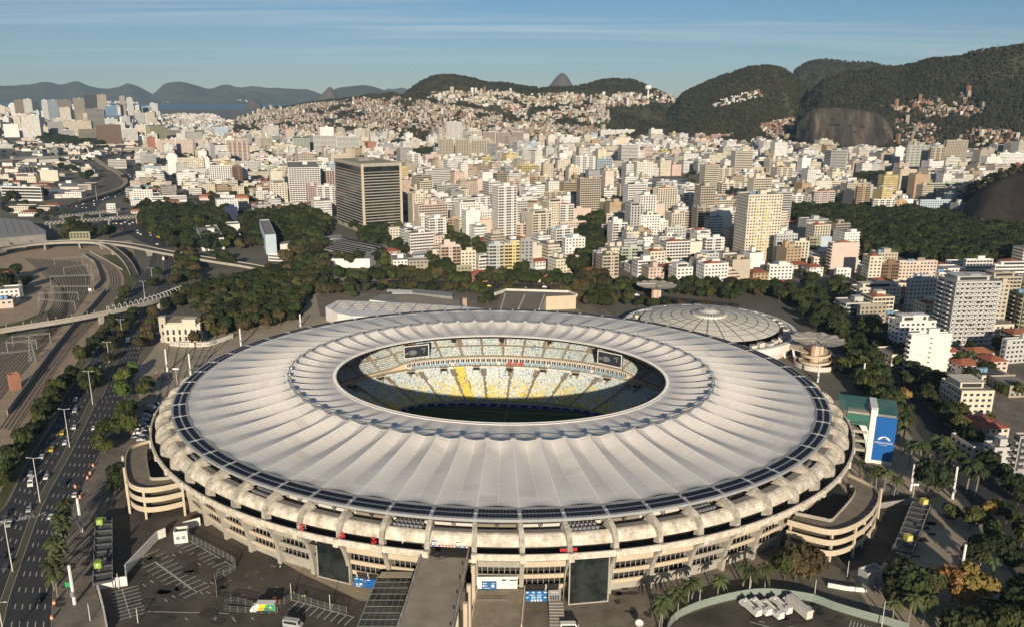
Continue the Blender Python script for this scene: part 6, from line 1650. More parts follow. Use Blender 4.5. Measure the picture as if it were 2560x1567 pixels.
B('2',2125,2135,2235,585,484,'cream','vert','cream slab at the foot of the wooded hill, left of a joined pair',yaw=16,d=16)
B('2',2232,2238,2335,582,478,'beige','vert','beige slab at the foot of the wooded hill, right of a joined pair',yaw=16,d=16)
B('2',2378,2385,2447,495,435,'cream','grid','cream block alone among the hillside trees',yaw=16,d=16)
B('2',1812,1818,1916,620,552,'paleblue','ribbon','blue-grey banded block in front of the far long white row',yaw=16,d=18)
B('2',1640,1680,1792,700,598,'beige','vert','beige ribbed slab in the centre of the city',yaw=18)
B('2',2145,2152,2238,722,602,'white','vert','white and brown striped tower right of centre',yaw=16,d=16,cat='tower block')
B('2',2122,2128,2252,1130,940,'tan','balc','orange-brown tower with brick balconies right of centre',yaw=14,d=18,feats=('hut','tank'),cat='tower block')
B('2',2248,2254,2362,1080,872,'palegrey','balc','pale balcony tower behind the orange-brown tower',yaw=14,d=18,cat='tower block')
B('2',2072,2078,2130,1010,905,'palegrey','grid','pale slim block left of the orange-brown tower',yaw=14,d=14)
B('2',1352,1358,1420,968,835,'tan','balc','tan tower with stacked balconies in the middle of the city',yaw=18,d=16)
B('2',1418,1424,1488,965,832,'cream','balc','cream tower joined to the tan balcony tower',yaw=18,d=16)
B('2',1302,1308,1354,965,850,'pink','blank','pale pink plain wall left of the tan balcony tower',yaw=18,d=16)
B('2',1072,1078,1272,955,868,'white','balc','wide white balcony slab in the middle of the city',yaw=18,d=16)
B('2',926,938,1012,955,862,'pink','blank','white-pink plain block with a small red hut on its roof',yaw=18,feats=('redroof',))
B('2',656,664,772,1050,962,'white','blank','bright white windowless block right of the brown office tower',yaw=22,d=16)
B('2',778,786,870,985,905,'white','blank','smaller white windowless block behind the bright white one',yaw=20,d=16)
B('2',1292,1300,1428,1142,1022,'tan','grid','tan block with tall windows in the middle of the city',yaw=18,d=18,feats=('pent',))
B('2',1410,1416,1500,1150,1075,'red','balc','brick red block right of the tan block',yaw=18,d=14,feats=('redroof',))
B('2',1500,1508,1592,1150,992,'white','grid','slender white block with neat rows of windows near the tan block',yaw=18,d=14)
B('2',1452,1458,1600,1040,945,'beige','balc','beige stepped block behind the slender white block',yaw=18,d=16)
B('2',1002,1010,1138,1250,1085,'white','grid','tall white narrow block with a plain left wall above the street trees',yaw=20,d=16,side='blank')
B('2',1138,1144,1200,1250,1110,'cream','balc','cream balcony block joined to the tall white narrow block',yaw=20,d=16)
B('2',655,662,755,1232,1130,'white','blank','white plain wall left of the brown balcony block',yaw=22,d=16)
B('2',752,758,862,1235,1138,'tan','balc','brown block with dark balconies right of the white plain wall',yaw=22,d=16)
B('2',925,932,1098,1272,1150,'pink','blank','pinkish block with a stack of brown balconies at its middle',yaw=20,d=16,side='balc',feats=('hut','redroof'))
B('2',1388,1396,1560,1245,1165,'cream','grid','long cream block with punched windows, left wing',yaw=18,d=16)
B('2',1560,1566,1748,1245,1160,'pink','grid','long cream block with punched windows, right wing',yaw=18,d=16)
B('2',1238,1246,1392,1265,1175,'pink','balc','low pinkish balcony block left of the long cream block',yaw=20,d=16)
B('2',1578,1586,1782,1168,1068,'pink','blank','large blank pink-beige wall above the long cream block',yaw=18,d=16,feats=('hut',))
B('2',346,355,578,1305,1205,'cream','grid','long low cream block with square windows right of the brown office tower',yaw=18,d=14)
B('2',803,812,980,1110,1030,'cream','grid','cream block with a water tank, right of the long low cream block',yaw=20,d=16,feats=('tank','hut'))
B('2',1888,1896,2102,1172,1102,'cream','grid','cream stepped block right of centre above the pink terrace',yaw=14,d=16,feats=('pent',))
B('2',1855,1864,2158,1262,1180,'pink','blank','wide pink terrace building with a plain front',yaw=14,d=20,feats=('hut','hut'))
B('2',1728,1736,1960,1085,1010,'cream','ribbon','long cream and brown banded block right of the street trees',yaw=14,d=16)
B('2',1988,1994,2105,1095,1020,'cream','balc','cream balcony block beside the long banded block',yaw=14,d=16,accent='red')
B('2',1995,2003,2142,1445,1345,'green','balc','small green balcony block among street trees right of centre',yaw=14,d=14)
B('2',2160,2168,2312,1445,1345,'beige','balc','small beige balcony block right of the green one',yaw=14,d=14)
B('2',2225,2236,2328,1285,1155,'white','grid','white block with a blue-tinted left wall right of centre',yaw=24)
B('2',2305,2318,2450,1345,1200,'palegrey','grid','grey-white block with balconies next to the blue-walled white block',yaw=14,side='balc')
B('2',1738,1746,1842,985,855,'cream','blank','cream tall block left of the blue sports hall',yaw=16,d=16)
B('2',1665,1674,1782,990,928,'white','blank','white low plain block in front of the cream tall block',yaw=16,d=18)
B('2',1885,1893,1945,960,895,'white','blank','small white plain block left of the blue sports hall',yaw=16,d=16)
B('2',1575,1600,1740,1420,1275,'white','grid','white block with two rows of small windows beside the tree-lined street',yaw=20,feats=('hut','tank'))
B('2',1436,1448,1572,1420,1350,'white','ribbon','low white annex with long windows left of the white block',yaw=20,d=30,feats=())
B('2',1586,1594,1698,1520,1405,'pink','grid','pink-brown block with a brick top at the avenue',yaw=14,d=14,feats=('redroof',))
B('c',1232,1240,1392,430,210,'pink','balc','pink-beige block with brown balconies on the avenue behind the stadium',yaw=14,d=16,feats=('tower','hut'),accent='tan')
B('c',1388,1394,1510,440,250,'cream','grid','cream block joined to the brown balcony block on the avenue',yaw=14,d=14,feats=('hut',))
B('c',1355,1362,1478,460,365,'olive','grid','low olive block on the avenue in front of the cream block',yaw=14,d=12,feats=())
B('c',1600,1608,1722,450,200,'palegrey','balc','grey balcony block on the avenue, left of the yellow one',yaw=14,d=16,feats=('hut','tank'))
B('c',1720,1726,1846,450,195,'yellow','balc','yellow balcony block on the avenue between two grey blocks',yaw=14,d=16,feats=('hut','tank'))
B('c',1844,1850,1946,450,165,'grey','grid','grey stair tower block on the avenue, right of the yellow one',yaw=14,d=16,feats=('hut',))
B('c',858,872,988,415,318,'white','grid','small white block with rounded corner on the avenue at left',yaw=12,d=14,feats=('hut',))
B('c',986,994,1142,450,320,'stone','grid','stained concrete building beside the small white block on the avenue',yaw=12,d=14,feats=())
B('c',1466,1474,1602,480,425,'red','grid','red fronted house with a brown tiled gable on the avenue',yaw=8,d=12,feats=(),pit=3.5,roofm='tile',cat='house',name='house')
B('c',1020,1030,1200,300,262,'paleblue','ribbon','long low pale blue building among trees right of the solar roofs',yaw=30,d=12,feats=(),pit=2,roofm='metalroof',cat='building',name='low_building')
B('c',2360,2372,2480,505,465,'cream','grid','small cream house on the avenue at right',yaw=8,d=10,feats=(),cat='house',name='house',pit=1.6,roofm='tile')
B('c',1960,1968,2040,480,440,'cream','grid','small cream house with grey roof on the avenue',yaw=8,d=10,feats=(),cat='house',name='house',pit=1.6,roofm='roofgrey')
B('c',2020,2028,2100,490,445,'orange','grid','small orange gabled house on the avenue',yaw=8,d=10,feats=(),cat='house',name='house',pit=2.2,roofm='tile')
# --- left part of the city
B('1',1118,1124,1246,690,572,'pink','grid','pink slab with balconies, left of three joined slabs',yaw=8,d=18,cat='apartment slab')
B('1',1240,1262,1380,680,572,'pink','grid','pink slab with balconies, middle of three joined slabs',yaw=8,cat='apartment slab')
B('1',1376,1398,1490,672,572,'pink','grid','pink slab with balconies, right of three joined slabs',yaw=8,cat='apartment slab')
B('1',1622,1632,1782,730,582,'pink','balc','tall pinkish tower left of the brown office tower',yaw=24,d=24,cat='tower block')
B('1',1488,1540,1628,730,612,'white','grid','white and brown block beside the tall pinkish tower',yaw=26)
B('1',1198,1204,1272,840,680,'white','blank','plain white end wall of the cream slab at left',yaw=14,d=14)
B('1',1262,1270,1460,845,702,'cream','grid','cream slab with small windows left of the white block with brown side',yaw=14,d=16,cat='apartment slab')
B('1',1455,1460,1500,840,702,'white','blank','white right end of the cream slab at left',yaw=14,d=14)
B('1',1498,1502,1660,915,755,'white','vert','white ribbed block left of the brown office tower',yaw=12,d=20,cat='apartment block')
B('1',1658,1664,1732,915,765,'brown','balc','brown shaded wing of the white ribbed block',yaw=30,d=20)
B('1',2058,2066,2288,1030,772,'white','loggia','large white slab with red window lines left of the brown office tower',yaw=16,d=16,accent='white',cat='apartment slab')
B('1',2290,2296,2390,1000,790,'white','loggia','white block touching the brown office tower at left',yaw=16,d=16,accent='red')
B('1',1922,1930,2052,1030,882,'cream','grid','cream square tower left of the large white red-lined slab',yaw=22,d=16,feats=('pent',))
B('1',2188,2196,2262,1045,900,'pink','loggia','pink block in front of the large white red-lined slab',yaw=18,d=14,accent='rose')
B('1',2256,2262,2386,1048,905,'white','balc','white balcony block in front of the brown office tower at left',yaw=18,d=16)
B('1',2228,2236,2395,680,542,'white','loggia','wide white slab far behind the brown office tower, left half',yaw=12,d=18,cat='apartment slab')
B('1',2395,2402,2560,680,548,'white','loggia','wide white slab far behind the brown office tower, right half',yaw=12,d=18,cat='apartment slab')
B('1',2086,2094,2206,680,562,'green','vert','pale green slab left of the wide white slab',yaw=16,d=18,cat='apartment slab')
B('1',948,956,1092,1012,930,'white','grid','low white block with arched windows by the highway',yaw=10,d=30,feats=())
B('1',1075,1082,1330,1015,975,'white','ribbon','long low white wing behind the arched white block',yaw=14,d=30,feats=())
B('1',1412,1420,1620,1000,975,'pink','grid','long school building with a red tiled roof',yaw=4,d=18,feats=(),pit=3.6,roofm='tile',cat='school',name='school_building')
B('1',1618,1625,1772,1050,985,'cream','grid','school wing with a red tiled roof end',yaw=4,d=22,feats=(),pit=3.6,roofm='tile',cat='school',name='school_building')
B('1',1602,1606,1696,1168,1055,'navy','vert','narrow navy blue office block among the trees',yaw=14,d=14,feats=('hut',),cat='office building',name='office_building')
B('1',735,775,902,775,715,'white','ribbon','white building beside the curving railway',yaw=14,feats=('hut',),cat='building',name='low_building')
B('1',1700,1708,1870,790,725,'palegrey','grid','grey low slab left of the brown office tower',yaw=14,d=16)
B('1',1898,1906,2042,822,755,'green','grid','lime green low slab left of the brown office tower',yaw=14,d=16)
B('1',1182,1190,1460,575,500,'stone','ribbon','unfinished concrete frame building at left',yaw=8,d=40,feats=('hut',),cat='building',name='concrete_building')
B('1',1522,1530,1628,560,482,'paleblue','grid','pale blue and white block right of the unfinished frame',yaw=14,d=24)
B('1',1412,1440,1600,1362,1280,'white','ribbon','white school building with window bands behind the avenue trees',yaw=24,feats=('hut',),cat='school',name='school_building')
B('1',1614,1624,1712,1250,1178,'white','blank','plain white school block among the trees',yaw=24,d=20,feats=(),cat='school',name='school_building')
B('1',1862,1895,1972,1385,1250,'paleblue','blank','grey-white stair tower with few windows in front of the solar roofs',yaw=20,feats=(),cat='building',name='stair_tower')
B('1',1905,1912,2120,1430,1385,'white','ribbon','low white wing at the foot of the grey-white stair tower',yaw=-14,d=14,feats=(),cat='building',name='low_building')
B('1',-30,20,300,1000,905,'white','ribbon','white banded parking building by the railway at the left edge',yaw=-6,d=70,feats=('hut',),cat='building',name='parking_building',fl=4.5)
B('1',284,292,420,870,790,'cream','blank','cream industrial block beside the far railway',yaw=4,d=20,feats=(),cat='building',name='industrial_building')
B('1',755,762,826,1090,1030,'white','grid','small white house by the traffic jam',yaw=8,d=12,feats=(),cat='house',name='house')
B('1',928,936,1060,1125,1075,'pink','grid','low house with red tiled roof near the truss footbridge',yaw=8,d=14,feats=(),pit=2.2,roofm='tile',cat='house',name='house')
B('1',1060,1070,1160,1075,1030,'orange','grid','orange low house behind the truss footbridge',yaw=8,d=14,feats=(),cat='house',name='house')
B('1',1156,1166,1290,1065,1025,'white','grid','white low house with blue trim near the truss footbridge',yaw=8,d=14,feats=(),cat='house',name='house',pit=1.6,roofm='tile')
B('4',520,530,680,155,100,'olive','vert','pale ribbed utility building beside the flyover',yaw=8,d=10,feats=(),cat='building',name='utility_building')
# --- downtown, far left
DT=[('1',622,626,712,490,252,'dark','ribbon','dark glass tower, tallest downtown'),('1',712,716,782,490,250,'stone','grid','brown-grey tower right of the dark glass tower downtown'),('1',636,642,758,575,352,'grey','ribbon','grey tower with many thin bands, in front of the dark glass tower'),('1',758,764,962,500,398,'navy','ribbon','wide navy blue slab downtown'),('1',690,696,872,602,462,'brown','vert','brown block with white vertical fins by the navy slab'),('1',996,1078,1190,608,475,'olive','vert','olive office block with a lit ribbed left face'),('1',430,436,532,490,288,'stone','ribbon','brown slab tower left of the dark glass tower'),('1',538,545,622,490,276,'beige','ribbon','beige and dark striped tower left of the dark glass tower'),('1',124,130,192,490,290,'tan','ribbon','sand-coloured tower at far left downtown'),('1',352,358,432,490,288,'paleblue','ribbon','bluish glass tower left of the brown slab tower'),('1',42,48,228,492,386,'white','grid','white slab with two red stripes at far left'),('1',28,34,142,552,460,'white','blank','white windowless block at far left below the red-striped slab'),('1',342,348,506,540,442,'grey','grid','grey-brown block left of the thin-banded tower'),('1',378,386,528,552,500,'white','ribbon','low white banded building in front of the grey-brown block'),('1',868,872,910,480,260,'stone','grid','slim grey tower right of the dark glass tower'),('1',918,922,962,480,272,'white','vert','slim white tower, right end of the downtown skyline'),('1',188,194,250,490,282,'white','vert','white and dark striped tower at far left'),('1',250,254,296,490,305,'dark','ribbon','narrow dark tower at far left'),('1',318,322,358,490,288,'white','vert','slim white tower left of the bluish glass tower'),('1',1002,1010,1090,470,335,'paleblue','ribbon','pale glass block at the right of downtown'),('1',868,875,982,575,490,'white','vert','white striped apartment slab right of the finned brown block'),('1',760,766,850,500,330,'blue','vert','teal glass block behind the navy slab'),('1',560,566,690,585,495,'stone','ribbon','low concrete office left of the finned brown block'),('1',-10,-4,58,490,330,'cream','grid','cream block cut by the left edge, downtown'),('1',90,94,126,490,312,'white','grid','white slim block left of the sand-coloured tower'),('1',1130,1136,1190,575,505,'dark','grid','dark low block right of the olive office block')]
for t_ in DT:
 B(*t_,yaw=10 if t_[1]!=996 else 30,d=26,cat='office tower',name='office_tower',fl=3.8,feats=('hut',) if t_[0] else ())
w_,d_,h_=dims(BIGGREY)
nb_=8;bw_=2*w_/nb_
for f in range(int(h_/3.05)):
 for i in range(nb_):
  if (i*7+f*3)%11==0: continue
  x0=-w_+i*bw_;z0=f*3.05+1.1;a,c=(x0+.2,z0+.1),(x0+bw_/2,z0+1.5);b=(x0+bw_-.2,z0+.1);mb=MB()
  for p,q in ((a,c),(c,b)):mb.hexa([(p[0],-d_-.75,p[1]-.28),(q[0],-d_-.75,q[1]-.28),(q[0],-d_-.3,q[1]-.28),(p[0],-d_-.3,p[1]-.28)],[(p[0],-d_-.75,p[1]+.28),(q[0],-d_-.75,q[1]+.28),(q[0],-d_-.3,q[1]+.28),(p[0],-d_-.3,p[1]+.28)])
  mb.build('sunshade','white',BIGGREY)
w_,d_,h_=dims(YTOW)
for f in range(int(h_/3.05)-1):
 for k_,x in enumerate((-.42,.05,.16,.30)):
  if (f*5+k_*3)%4==0: continue
  mb=MB();mb.box(x*w_,-d_-.55,f*3.05+.6,f*3.05+1.6,2.2,1.0);mb.build('balcony','yellow' if (f+k_)%5 in (0,2) and k_ in (1,2,0) else 'w_cream',YTOW)
  # ================================================================== CITY FILL
def O(pts): return [(x*D_,y*D_) for x,y in pts]
def OG(pts,z=0): return [at(x*D_,y*D_,z).to_2d() for x,y in pts]
ALLOW=OG([(930,655),(1180,668),(1500,672),(1720,690),(1900,700),(1990,690),(2050,640),(2060,590),(1880,545),(1880,512),(2040,505),(2230,525),(2290,535),(2330,500),(2380,440),(2464,425),(2700,420),(2700,330),(2464,332),(2300,350),(2150,358),(1930,352),(1830,332),(1650,312),(1500,318),(1300,322),(1100,332),(900,330),(700,318),(560,300),(500,275),(400,268),(0,268),(-200,268),(-200,330),(0,330),(150,340),(330,340),(380,345),(330,370),(330,440),(320,470),(290,490),(330,505),(420,540),(560,520),(600,505),(650,540),(760,540),(800,560),(870,560),(930,600)])
ALLOW2=OG([(2020,680),(2060,790),(2140,870),(2230,960),(2300,1060),(2464,1230),(2700,1400),(2700,640),(2464,640),(2260,650),(2090,640)])
ALLOW3=OG([(-200,395),(200,392),(240,430),(190,480),(100,520),(-200,505)])
ALLOW4=OG([(-200,640),(20,650),(60,700),(40,760),(-200,800)])
PARKS=[OG(q) for q in ([(330,505),(545,510),(560,600),(420,610)],[(580,530),(760,505),(800,560),(760,600),(600,600)],[(1880,508),(2050,498),(2464,540),(2700,560),(2700,640),(2260,640),(2090,618),(2060,580),(1930,548)],[(980,372),(1060,360),(1060,402),(1000,412)],[(1390,545),(1445,525),(1450,640),(1385,650)],[(1470,420),(1560,416),(1560,436),(1480,438)],[(1700,412),(1800,412),(1800,440),(1700,440)],[(90,325),(250,345),(240,358),(90,345)],[(1070,600),(1120,590),(1130,660),(1070,665)],[(2040,430),(2140,425),(2150,455),(2050,470)],[(860,555),(930,560),(935,610),(870,600)])]
NOB=[OG(q) for q in ([(700,560),(940,540),(940,660),(740,660)],[(790,500),(1000,490),(1000,575),(800,580)],[(1555,425),(1735,425),(1735,475),(1555,475)],[(470,470),(610,470),(610,510),(470,510)])]
roads_poly=[]
for A_,B_ in (HW2,LW,RW):
 roads_poly.append([(p.x,p.y) for p in A_]+[(p.x,p.y) for p in B_][::-1])
def free(x,y,r=7):
 for hx,hy,hr in HANDFOOT:
  if (x-hx)**2+(y-hy)**2<(hr*.9+r)**2: return False
 for P in PARKS+NOB+roads_poly:
  if inpoly(x,y,P): return False
 return True
hill_foot= lambda x,y: False
cr_=random.Random(21)
PAL=(['white']*50+['cream']*26+['beige']*8+['pink']*6+['palegrey']*9+['tan']*4+['grey']*3+['stone']*3+['paleblue']*1+['yellow']*1+['red']*1)
CAND=[]
def fill(poly,spacing,yaw,hfun,dens,dmin,dmax,lowp,street=(4,3)):
 xs=[p[0] for p in poly];ys=[p[1] for p in poly];cx,cy=sum(xs)/len(xs),sum(ys)/len(ys)
 ext=max(max(xs)-min(xs),max(ys)-min(ys));a=R(yaw);ca,sa=math.cos(a),math.sin(a);n=int(ext/spacing)+2
 for i in range(-n,n):
  if street[0] and i%street[0]==0 and cr_.random()<.8: continue
  for j in range(-n,n):
   if street[1] and j%street[1]==0 and cr_.random()<.75: continue
   u=(i+cr_.uniform(-.12,.12))*spacing;v=(j+cr_.uniform(-.12,.12))*spacing*.95
   x,y=cx+u*ca-v*sa,cy+u*sa+v*ca
   D=math.hypot(x-CX,y-CY)
   if not (dmin<=D<dmax) or abs((x-CX)/D)>.56: continue
   if cr_.random()>dens(x,y)*(.72+.5*(cluster(x,y,150.)>-.12)) or not inpoly(x,y,poly) or not free(x,y,spacing*.36): continue
   low=cr_.random()<lowp(x,y)
   w=spacing*cr_.uniform(.66,.96);d=spacing*cr_.uniform(.62,.95)
   h=cr_.uniform(3.8,9) if low else hfun(x,y)
   if not low and cr_.random()<.26:w*=cr_.uniform(1.3,1.9);h*=cr_.uniform(.9,1.35)
   if D<900:h=min(h,21)
   CAND.append((x,y,w,d,h,a+R(cr_.uniform(-2,2)),cr_.choice(PAL),'low' if low else 'apt'))
def cluster(x,y,s=260.): return noise.noise(Vector((x/s,y/s,3.3)))
def hmain(x,y):
 D=math.hypot(x-CX,y-CY);base=15 if D<900 else 22 if D<1500 else 25
 if x<-250:base*=.62
 return max(8,base*(.75+.6*cr_.random())+12*max(0,cluster(x,y))+(cr_.uniform(8,22) if cr_.random()<.13 else 0))
def lowmain(x,y):
 D=math.hypot(x-CX,y-CY);b=.50 if D<850 else .24 if D<1600 else .20
 if x<-200 and D<2600:b+=.38
 return b
dn= lambda x,y:.93
for (d0,d1,sp_) in ((0,950,19),(950,1700,22),(1700,3100,27)):
 for yw,side in ((26,-1),(15,1)):
  sel=( lambda s_:( lambda x,y:.93 if ((x-60)*s_>0) else 0))(side)
  fill(ALLOW,sp_,yw,hmain,sel,d0,d1,lowmain)
fill(ALLOW,34,12, lambda x,y:(cr_.uniform(14,34) if cr_.random()<.8 else cr_.uniform(40,85)) if pr((x,y,0))[0]<400 else cr_.uniform(7,20), lambda x,y:.85 if x<-500 else .0,3100,6200, lambda x,y:.3,(5,4))
fill(ALLOW2,19,8, lambda x,y:cr_.uniform(9,22), lambda x,y:.86,0,1200, lambda x,y:1 if math.hypot(x-CX,y-CY)<560 else .7)
fill(ALLOW3,30,4, lambda x,y:cr_.uniform(6,14), lambda x,y:.5,0,3000, lambda x,y:.8)
fill(ALLOW4,16,20, lambda x,y:cr_.uniform(5,8), lambda x,y:.6,0,1500, lambda x,y:1)
def appar(c):
 D2=(c[0]-CX)**2+(c[1]-CY)**2;px,py=pr((c[0],c[1],c[4]));inside=0<px<PW
 return (c[2]*(c[4]+4)/D2) if inside else 0
CAND.sort(key=appar,reverse= True )
n_hand=sum(1 for b in BLD if 'house' not in b[0].name)
apts=[c for c in CAND if c[7]=='apt'];lows=[c for c in CAND if c[7]=='low']
IND_A=apts[:max(0,300-n_hand)];IND_L=lows[:230]
LAND=[('brown office tower',887,500),('tall cream tower',1885,570),('ribbed beige towers',1156,395),('white gridded office block',1105,445),('blue sports hall',1700,462),('granite cliff',2120,320),('wooded park',2230,575),('dark rock hill',2480,500),('solar-roofed sheds',860,615),('red-roofed school',560,500),('white red-lined slab',765,470),('twin yellow tower',1980,355),('grey zigzag slab',2415,790),('pink balcony tower',2055,505),('orange-brown tower',1617,515),('tree-lined street',1475,610),('arena dome',1760,790),('penthouse block',2185,745),('pink triple slab',458,370),('yellow avenue block',1290,660),('long white row',1540,345),('far pink cluster',1800,350),('thin-banded tower',245,310),('navy office block',580,540),('tall pinkish tower',597,380),('plain pink tower',2110,640),('blank white wall block',2320,880)]
USED=set(o.get('label') for o in bpy.data.objects if o.get('label'))
def place_label(kind,px,py,hh):
 order=sorted(LAND,key= lambda L:(L[1]-px)**2+((L[2]-py)*1.6)**2)
 for L in order[:7]:
  dx,dy=px-L[1],py-L[2];near_=math.hypot(dx,dy)
  adv='just' if near_<70 else 'a little' if near_<140 else 'well'
  if abs(dx)>abs(dy)*1.3:rel=f'{adv} {"right" if dx > 0 else "left"} of'
  elif dy<0:rel=f'{adv} beyond' if abs(dx)<abs(dy)*.4 else f'beyond and {"right" if dx > 0 else "left"} of'
  else :rel=f'{adv} in front of' if abs(dx)<abs(dy)*.4 else f'below and {"right" if dx > 0 else "left"} of'
  lab=f'{kind} {rel} the {L[0]}'
  if lab not in USED and len(lab.split())<=16:USED.add(lab); return lab
 return None
COLW={'palegrey':'pale grey','paleblue':'pale blue','stone':'stone-coloured'}
STY={'grid':'small square windows','balc':'stacked balconies','ribbon':'long window bands','vert':'upright ribs','blank':'a plain front','loggia':'recessed loggias'}
FT={'hut':'a roof hut','tank':'blue roof tanks','pent':'a set-back penthouse','redroof':'a small red roof','tower':'a lift tower','mast':'a roof antenna','green':'roof plants','solar':'roof solar panels'}
for c in IND_A:
 x,y,w,d,h,yaw,col,_=c
 D=math.hypot(x-CX,y-CY);fl_=max(2,int(h/3.05));px,py=pr((x,y,h*.6));lab= None
 for trial in range(12):
  st=cr_.choice(('grid','grid','balc','balc','ribbon','vert','blank','loggia'));sd_=cr_.choice(('blank',st,'grid')) if st!='blank' else 'grid'
  ft=cr_.choice(('hut','tank','pent','redroof','tower','mast','green','solar'))
  size='squat' if h<14 else 'mid-height' if h<26 else 'tall'
  lab=place_label(f'{size} {COLW.get(col, col)} block with {STY[st] if trial % 2 == 0 else FT[ft]}',px,py,h)
  if lab: break
  col=cr_.choice(PAL)
 make_building((x,y,0),yaw,w,d,h,col,st,sd_,lab,'apartment block',feats=(ft,'hut') if ft!='hut' else ('hut',),lod=1 if D<1250 else 2,rng=cr_)
for c in IND_L:
 x,y,w,d,h,yaw,col,_=c
 px,py=pr((x,y,h*.6));tile=cr_.random()<.62;lab= None
 for trial in range(14):
  rt=cr_.choice(('red tiled roof','brown hipped tile roof','weathered tiled roof')) if tile else cr_.choice(('flat grey roof','flat roof and roof tank','plain flat roof'))
  size='small' if w<15 else 'broad';n_=cr_.choice(('house','low building','townhouse'))
  lab=place_label(f'{size} {COLW.get(col, col)} {n_}, {rt},',px,py,h)
  if lab: break
  col=cr_.choice(PAL)
 make_building((x,y,0),yaw,w,d,h,col,'grid','grid',lab,'house',feats=('tank',) if 'tank' in (lab or '') else (),lod=1,name='house',pit=cr_.uniform(1.6,2.8) if tile else None ,roofm=('tile' if tile else cr_.choice(('roofgrey','roofdark','metalroof'))),rng=cr_)
def wall_material(name,fl=3.1,bay=3.3):
 m,nt,b=base_mat(name);b.inputs['Roughness'].default_value=.85;b.inputs['Specular IOR Level'].default_value=.2
 at_=N(nt,'ShaderNodeAttribute');at_.attribute_name='col';uv=N(nt,'ShaderNodeUVMap');uv.uv_map='UVMap'
 sp=N(nt,'ShaderNodeSeparateXYZ');nt.links.new(uv.outputs[0],sp.inputs[0])
 def mth(op,a,bb):
  n=N(nt,'ShaderNodeMath',operation=op)
  for i,q in enumerate((a,bb)):
   if q is None : continue
   if isinstance(q,(int,float)):n.inputs[i].default_value=q
   else :nt.links.new(q,n.inputs[i])
  return n.outputs[0]
 fu=mth('FRACT',mth('DIVIDE',sp.outputs['X'],bay), None );fv=mth('FRACT',mth('DIVIDE',sp.outputs['Y'],fl), None )
 wu=mth('MULTIPLY',mth('GREATER_THAN',fu,.24),mth('LESS_THAN',fu,.78));wv=mth('MULTIPLY',mth('GREATER_THAN',fv,.30),mth('LESS_THAN',fv,.76))
 rib=mth('GREATER_THAN',at_.outputs['Alpha'],.75)
 wu2=mth('MAXIMUM',wu,rib)
 mask=mth('MULTIPLY',mth('MULTIPLY',wu2,wv),mth('GREATER_THAN',sp.outputs['Y'],0.0))
 mask=mth('MULTIPLY',mask,mth('GREATER_THAN',at_.outputs['Alpha'],.25))
 wn_=N(nt,'ShaderNodeTexWhiteNoise',noise_dimensions='2D');cv=N(nt,'ShaderNodeCombineXYZ')
 nt.links.new(mth('FLOOR',mth('DIVIDE',sp.outputs['X'],bay), None ),cv.inputs[0]);nt.links.new(mth('FLOOR',mth('DIVIDE',sp.outputs['Y'],fl), None ),cv.inputs[1]);nt.links.new(cv.outputs[0],wn_.inputs['Vector'])
 mask=mth('MULTIPLY',mask,mth('ADD',mth('MULTIPLY',wn_.outputs['Value'],.4),.55))
 g=N(nt,'ShaderNodeNewGeometry');nn=N(nt,'ShaderNodeTexNoise');nn.inputs['Scale'].default_value=.12;nn.inputs['Detail'].default_value=5;nt.links.new(g.outputs['Position'],nn.inputs['Vector'])
 mr=N(nt,'ShaderNodeMapRange');mr.inputs['From Min'].default_value=.3;mr.inputs['From Max'].default_value=.7;mr.inputs['To Min'].default_value=.78;mr.inputs['To Max'].default_value=1.05;nt.links.new(nn.outputs['Fac'],mr.inputs[0])
 mu_=N(nt,'ShaderNodeMixRGB',blend_type='MULTIPLY');mu_.inputs[0].default_value=1;nt.links.new(at_.outputs['Color'],mu_.inputs[1]);nt.links.new(mr.outputs[0],mu_.inputs[2])
 mixn=N(nt,'ShaderNodeMixRGB');mixn.inputs[2].default_value=(.05,.048,.045,1);nt.links.new(mask,mixn.inputs[0]);nt.links.new(mu_.outputs[0],mixn.inputs[1]);nt.links.new(mixn.outputs[0],b.inputs['Base Color'])
 M[name]=m
wall_material('far_walls')
